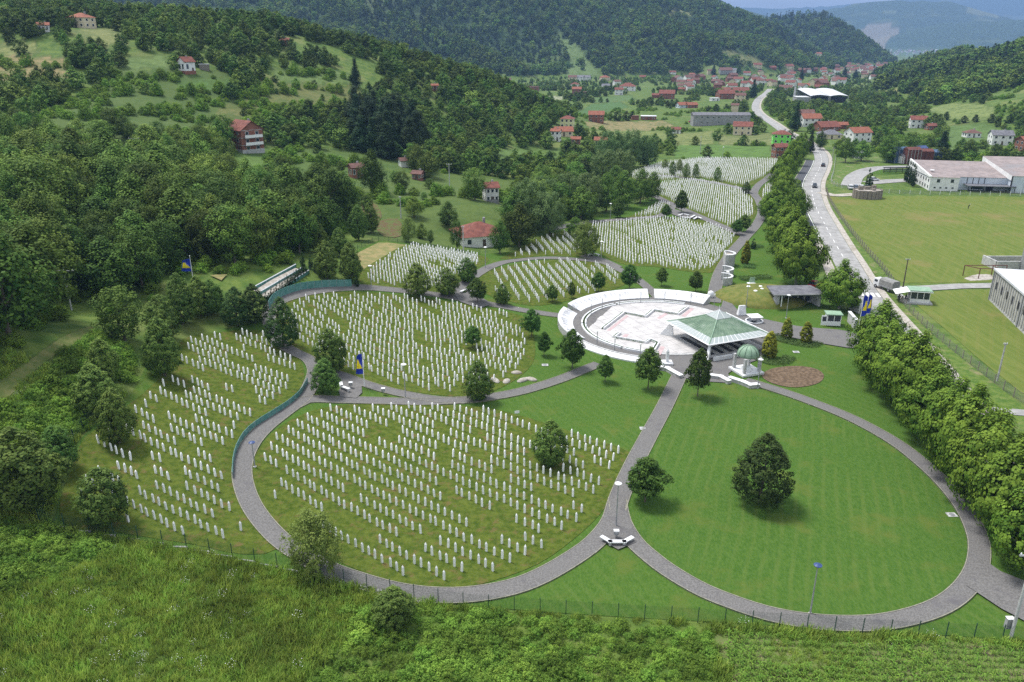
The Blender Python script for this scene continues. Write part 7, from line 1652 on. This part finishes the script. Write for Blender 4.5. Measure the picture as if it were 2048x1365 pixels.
# scattered bracken in the meadow too
x, y = jgrid(-75, 60, 38, 100, 1.0); k = ~inside(MEM, x, y) & ~inside(HILL, x, y) & ~inside(TH_, x, y) & ~inside(CLEAR['lane'], x, y) & (np.abs(x) < y*.9+6) & (y < 66+np.where(x < -6, (-6-x)*.75, 0)); x, y = x[k], y[k]; k = dist_poly(np.vstack([MEM, MEM[:1]]), x, y) > 1.2; x, y = x[k], y[k]
inb = inside(BR[0], x, y) | inside(BR[1], x, y); inm = inside(MZ, x, y); pt = vnoise(x/4.5, y/4.5, 71)
g = (inb | ((pt > .70) & ~inm)); x, y, inb = x[g], y[g], inb[g]; s2 = NR.uniform(.45, .9, len(x))*np.where(inb, 1+.5*(vnoise(x/4, y/4, 73) > .6), .6)
scatter('bracken', np.c_[x, y, ground(x, y)-.05], np.c_[s2, s2, s2*NR.uniform(.8, 1.2, len(x))], NR.uniform(0, 6.28, len(x)), NR.integers(0, 3, len(x)), frond, 'bracken and bramble thicket outside the lower fence')
x, y = jgrid(-130, -30, 60, 190, 1.15); k = inside(TH_, x, y) & clear_of_trees(x, y, .9); x, y = x[k], y[k]; s2 = NR.uniform(.7, 1.5, len(x))
scatter('lane_thicket', np.c_[x, y, ground(x, y)-.05], np.c_[s2, s2, s2*NR.uniform(.8, 1.3, len(x))], NR.uniform(0, 6.28, len(x)), NR.integers(0, 3, len(x)), frond, 'bracken thicket between the grassy lane and the left plot')
x, y = jgrid(-130, -30, 60, 190, 2.6); k = inside(TH_, x, y) & clear_of_trees(x, y, .9) & (vnoise(x/7, y/7, 83) > .5); x, y = x[k], y[k]; s2 = NR.uniform(.5, 1.0, len(x))
scatter('lane_bushes', np.c_[x, y, ground(x, y)-.05], np.c_[s2, s2, s2], NR.uniform(0, 6.28, len(x)), NR.integers(0, 3, len(x)), bushp, 'bushes in the thicket beside the grassy lane')
# maize rows
def maize_mesh(seed):
    rng = np.random.default_rng(seed); V = []; Q = []; tone = []
    for k in range(11):
        a = k*2.4+rng.uniform(-.3, .3); z0 = .08+.085*k; ln = .62*(1-.035*k)*rng.uniform(.8, 1.2); wd = .05; dx, dy = cos(a), sin(a); P_ = [(0, z0), (.3*ln, z0+.28*ln), (.65*ln, z0+.33*ln), (ln, z0+.05*ln)]; i = len(V)
        for j, (r_, zz) in enumerate(P_):
            ww = wd*(1, 1.1, .9, .1)[j]; V += [(dx*r_-dy*ww, dy*r_+dx*ww, zz), (dx*r_+dy*ww, dy*r_-dx*ww, zz)]
        Q += [(i+2*j, i+2*j+1, i+2*j+3, i+2*j+2) for j in range(3)]; tone += [rng.beta(2, 2)]*8
    i = len(V); V += [(-.02, 0, 0), (.02, 0, 0), (.012, 0, 1.15), (-.012, 0, 1.15)]; Q.append((i, i+1, i+2, i+3)); tone += [.3]*4
    return npmesh('maize_plant', V, Q, LF['maize'], {'tone': ('POINT', 'FLOAT', tone)})
mz = [maize_mesh(600+k) for k in range(3)]; rr = radians(-4)
I, J = np.meshgrid(np.arange(-140, 140), np.arange(-30, 31)); u = I.ravel()*.36; v = J.ravel()*.78; x = 32+u*cos(rr)-v*sin(rr)+NR.normal(0, .06, u.size); y = 56+u*sin(rr)+v*cos(rr)+NR.normal(0, .05, u.size)
k = inside(MZ, x, y) & (vnoise(x/3, y/3, 81) > .36); x, y = x[k], y[k]; s2 = NR.uniform(.5, .95, len(x))*(.55+.6*vnoise(x/5, y/5, 85))
scatter('maize', np.c_[x, y, ground(x, y)-.02], np.c_[s2, s2, s2], NR.uniform(0, 6.28, len(x)), NR.integers(0, 3, len(x)), mz, 'rows of young maize outside the lower fence')
drape('maize_soil', MZ, MAT['soil_green'], .03, 'weedy brown soil of the maize field', 2)
drape('lane_grass', CLEAR['lane'], MAT['lane'], .06, 'mown grassy lane below the wood', 2.5)
drape('tan_grass', poly([(712,508),(760,484),(822,492),(770,516),(728,545)]), MAT['tan_grass'], .09, 'dry tan grass above the upper plot', 3)
drape('dead_bracken', crom(poly([(722,402),(748,405),(764,432),(748,446),(730,430)]), 4, True), MAT['dead_bracken'], .12, 'patch of brown dead bracken high on the meadow', 3)
drape('dead_bracken', crom(poly([(752,448),(790,436),(806,455),(800,474),(768,474)]), 4, True), MAT['dead_bracken'], .12, 'patch of brown dead bracken low on the meadow', 3)
drape('earth_cutting', crom(poly([(420,553),(442,548),(462,556),(450,563),(428,562)]), 4, True), MAT['tan_grass'], .3, 'pale earth cutting beside the slope flag', 3)
# ------------------------------------------------------------------ haze over the valley
m, nt, b = nm('haze'); nt.nodes.remove(b); pv = nt.nodes.new('ShaderNodeVolumePrincipled')
pv.inputs['Color'].default_value = (.27, .45, .80, 1); pv.inputs['Density'].default_value = 1.15e-4; pv.inputs['Anisotropy'].default_value = 0.0
nt.links.new(pv.outputs[0], nt.nodes['Material Output'].inputs['Volume'])
zl = float(g_z.min())-1.5; zh = float(g_z.max())+60
tag(MB().box(-16000, 16000, -300, 17500, zl, zh).build('haze', m), 'blue haze lying over the valley', None, None, 'stuff')
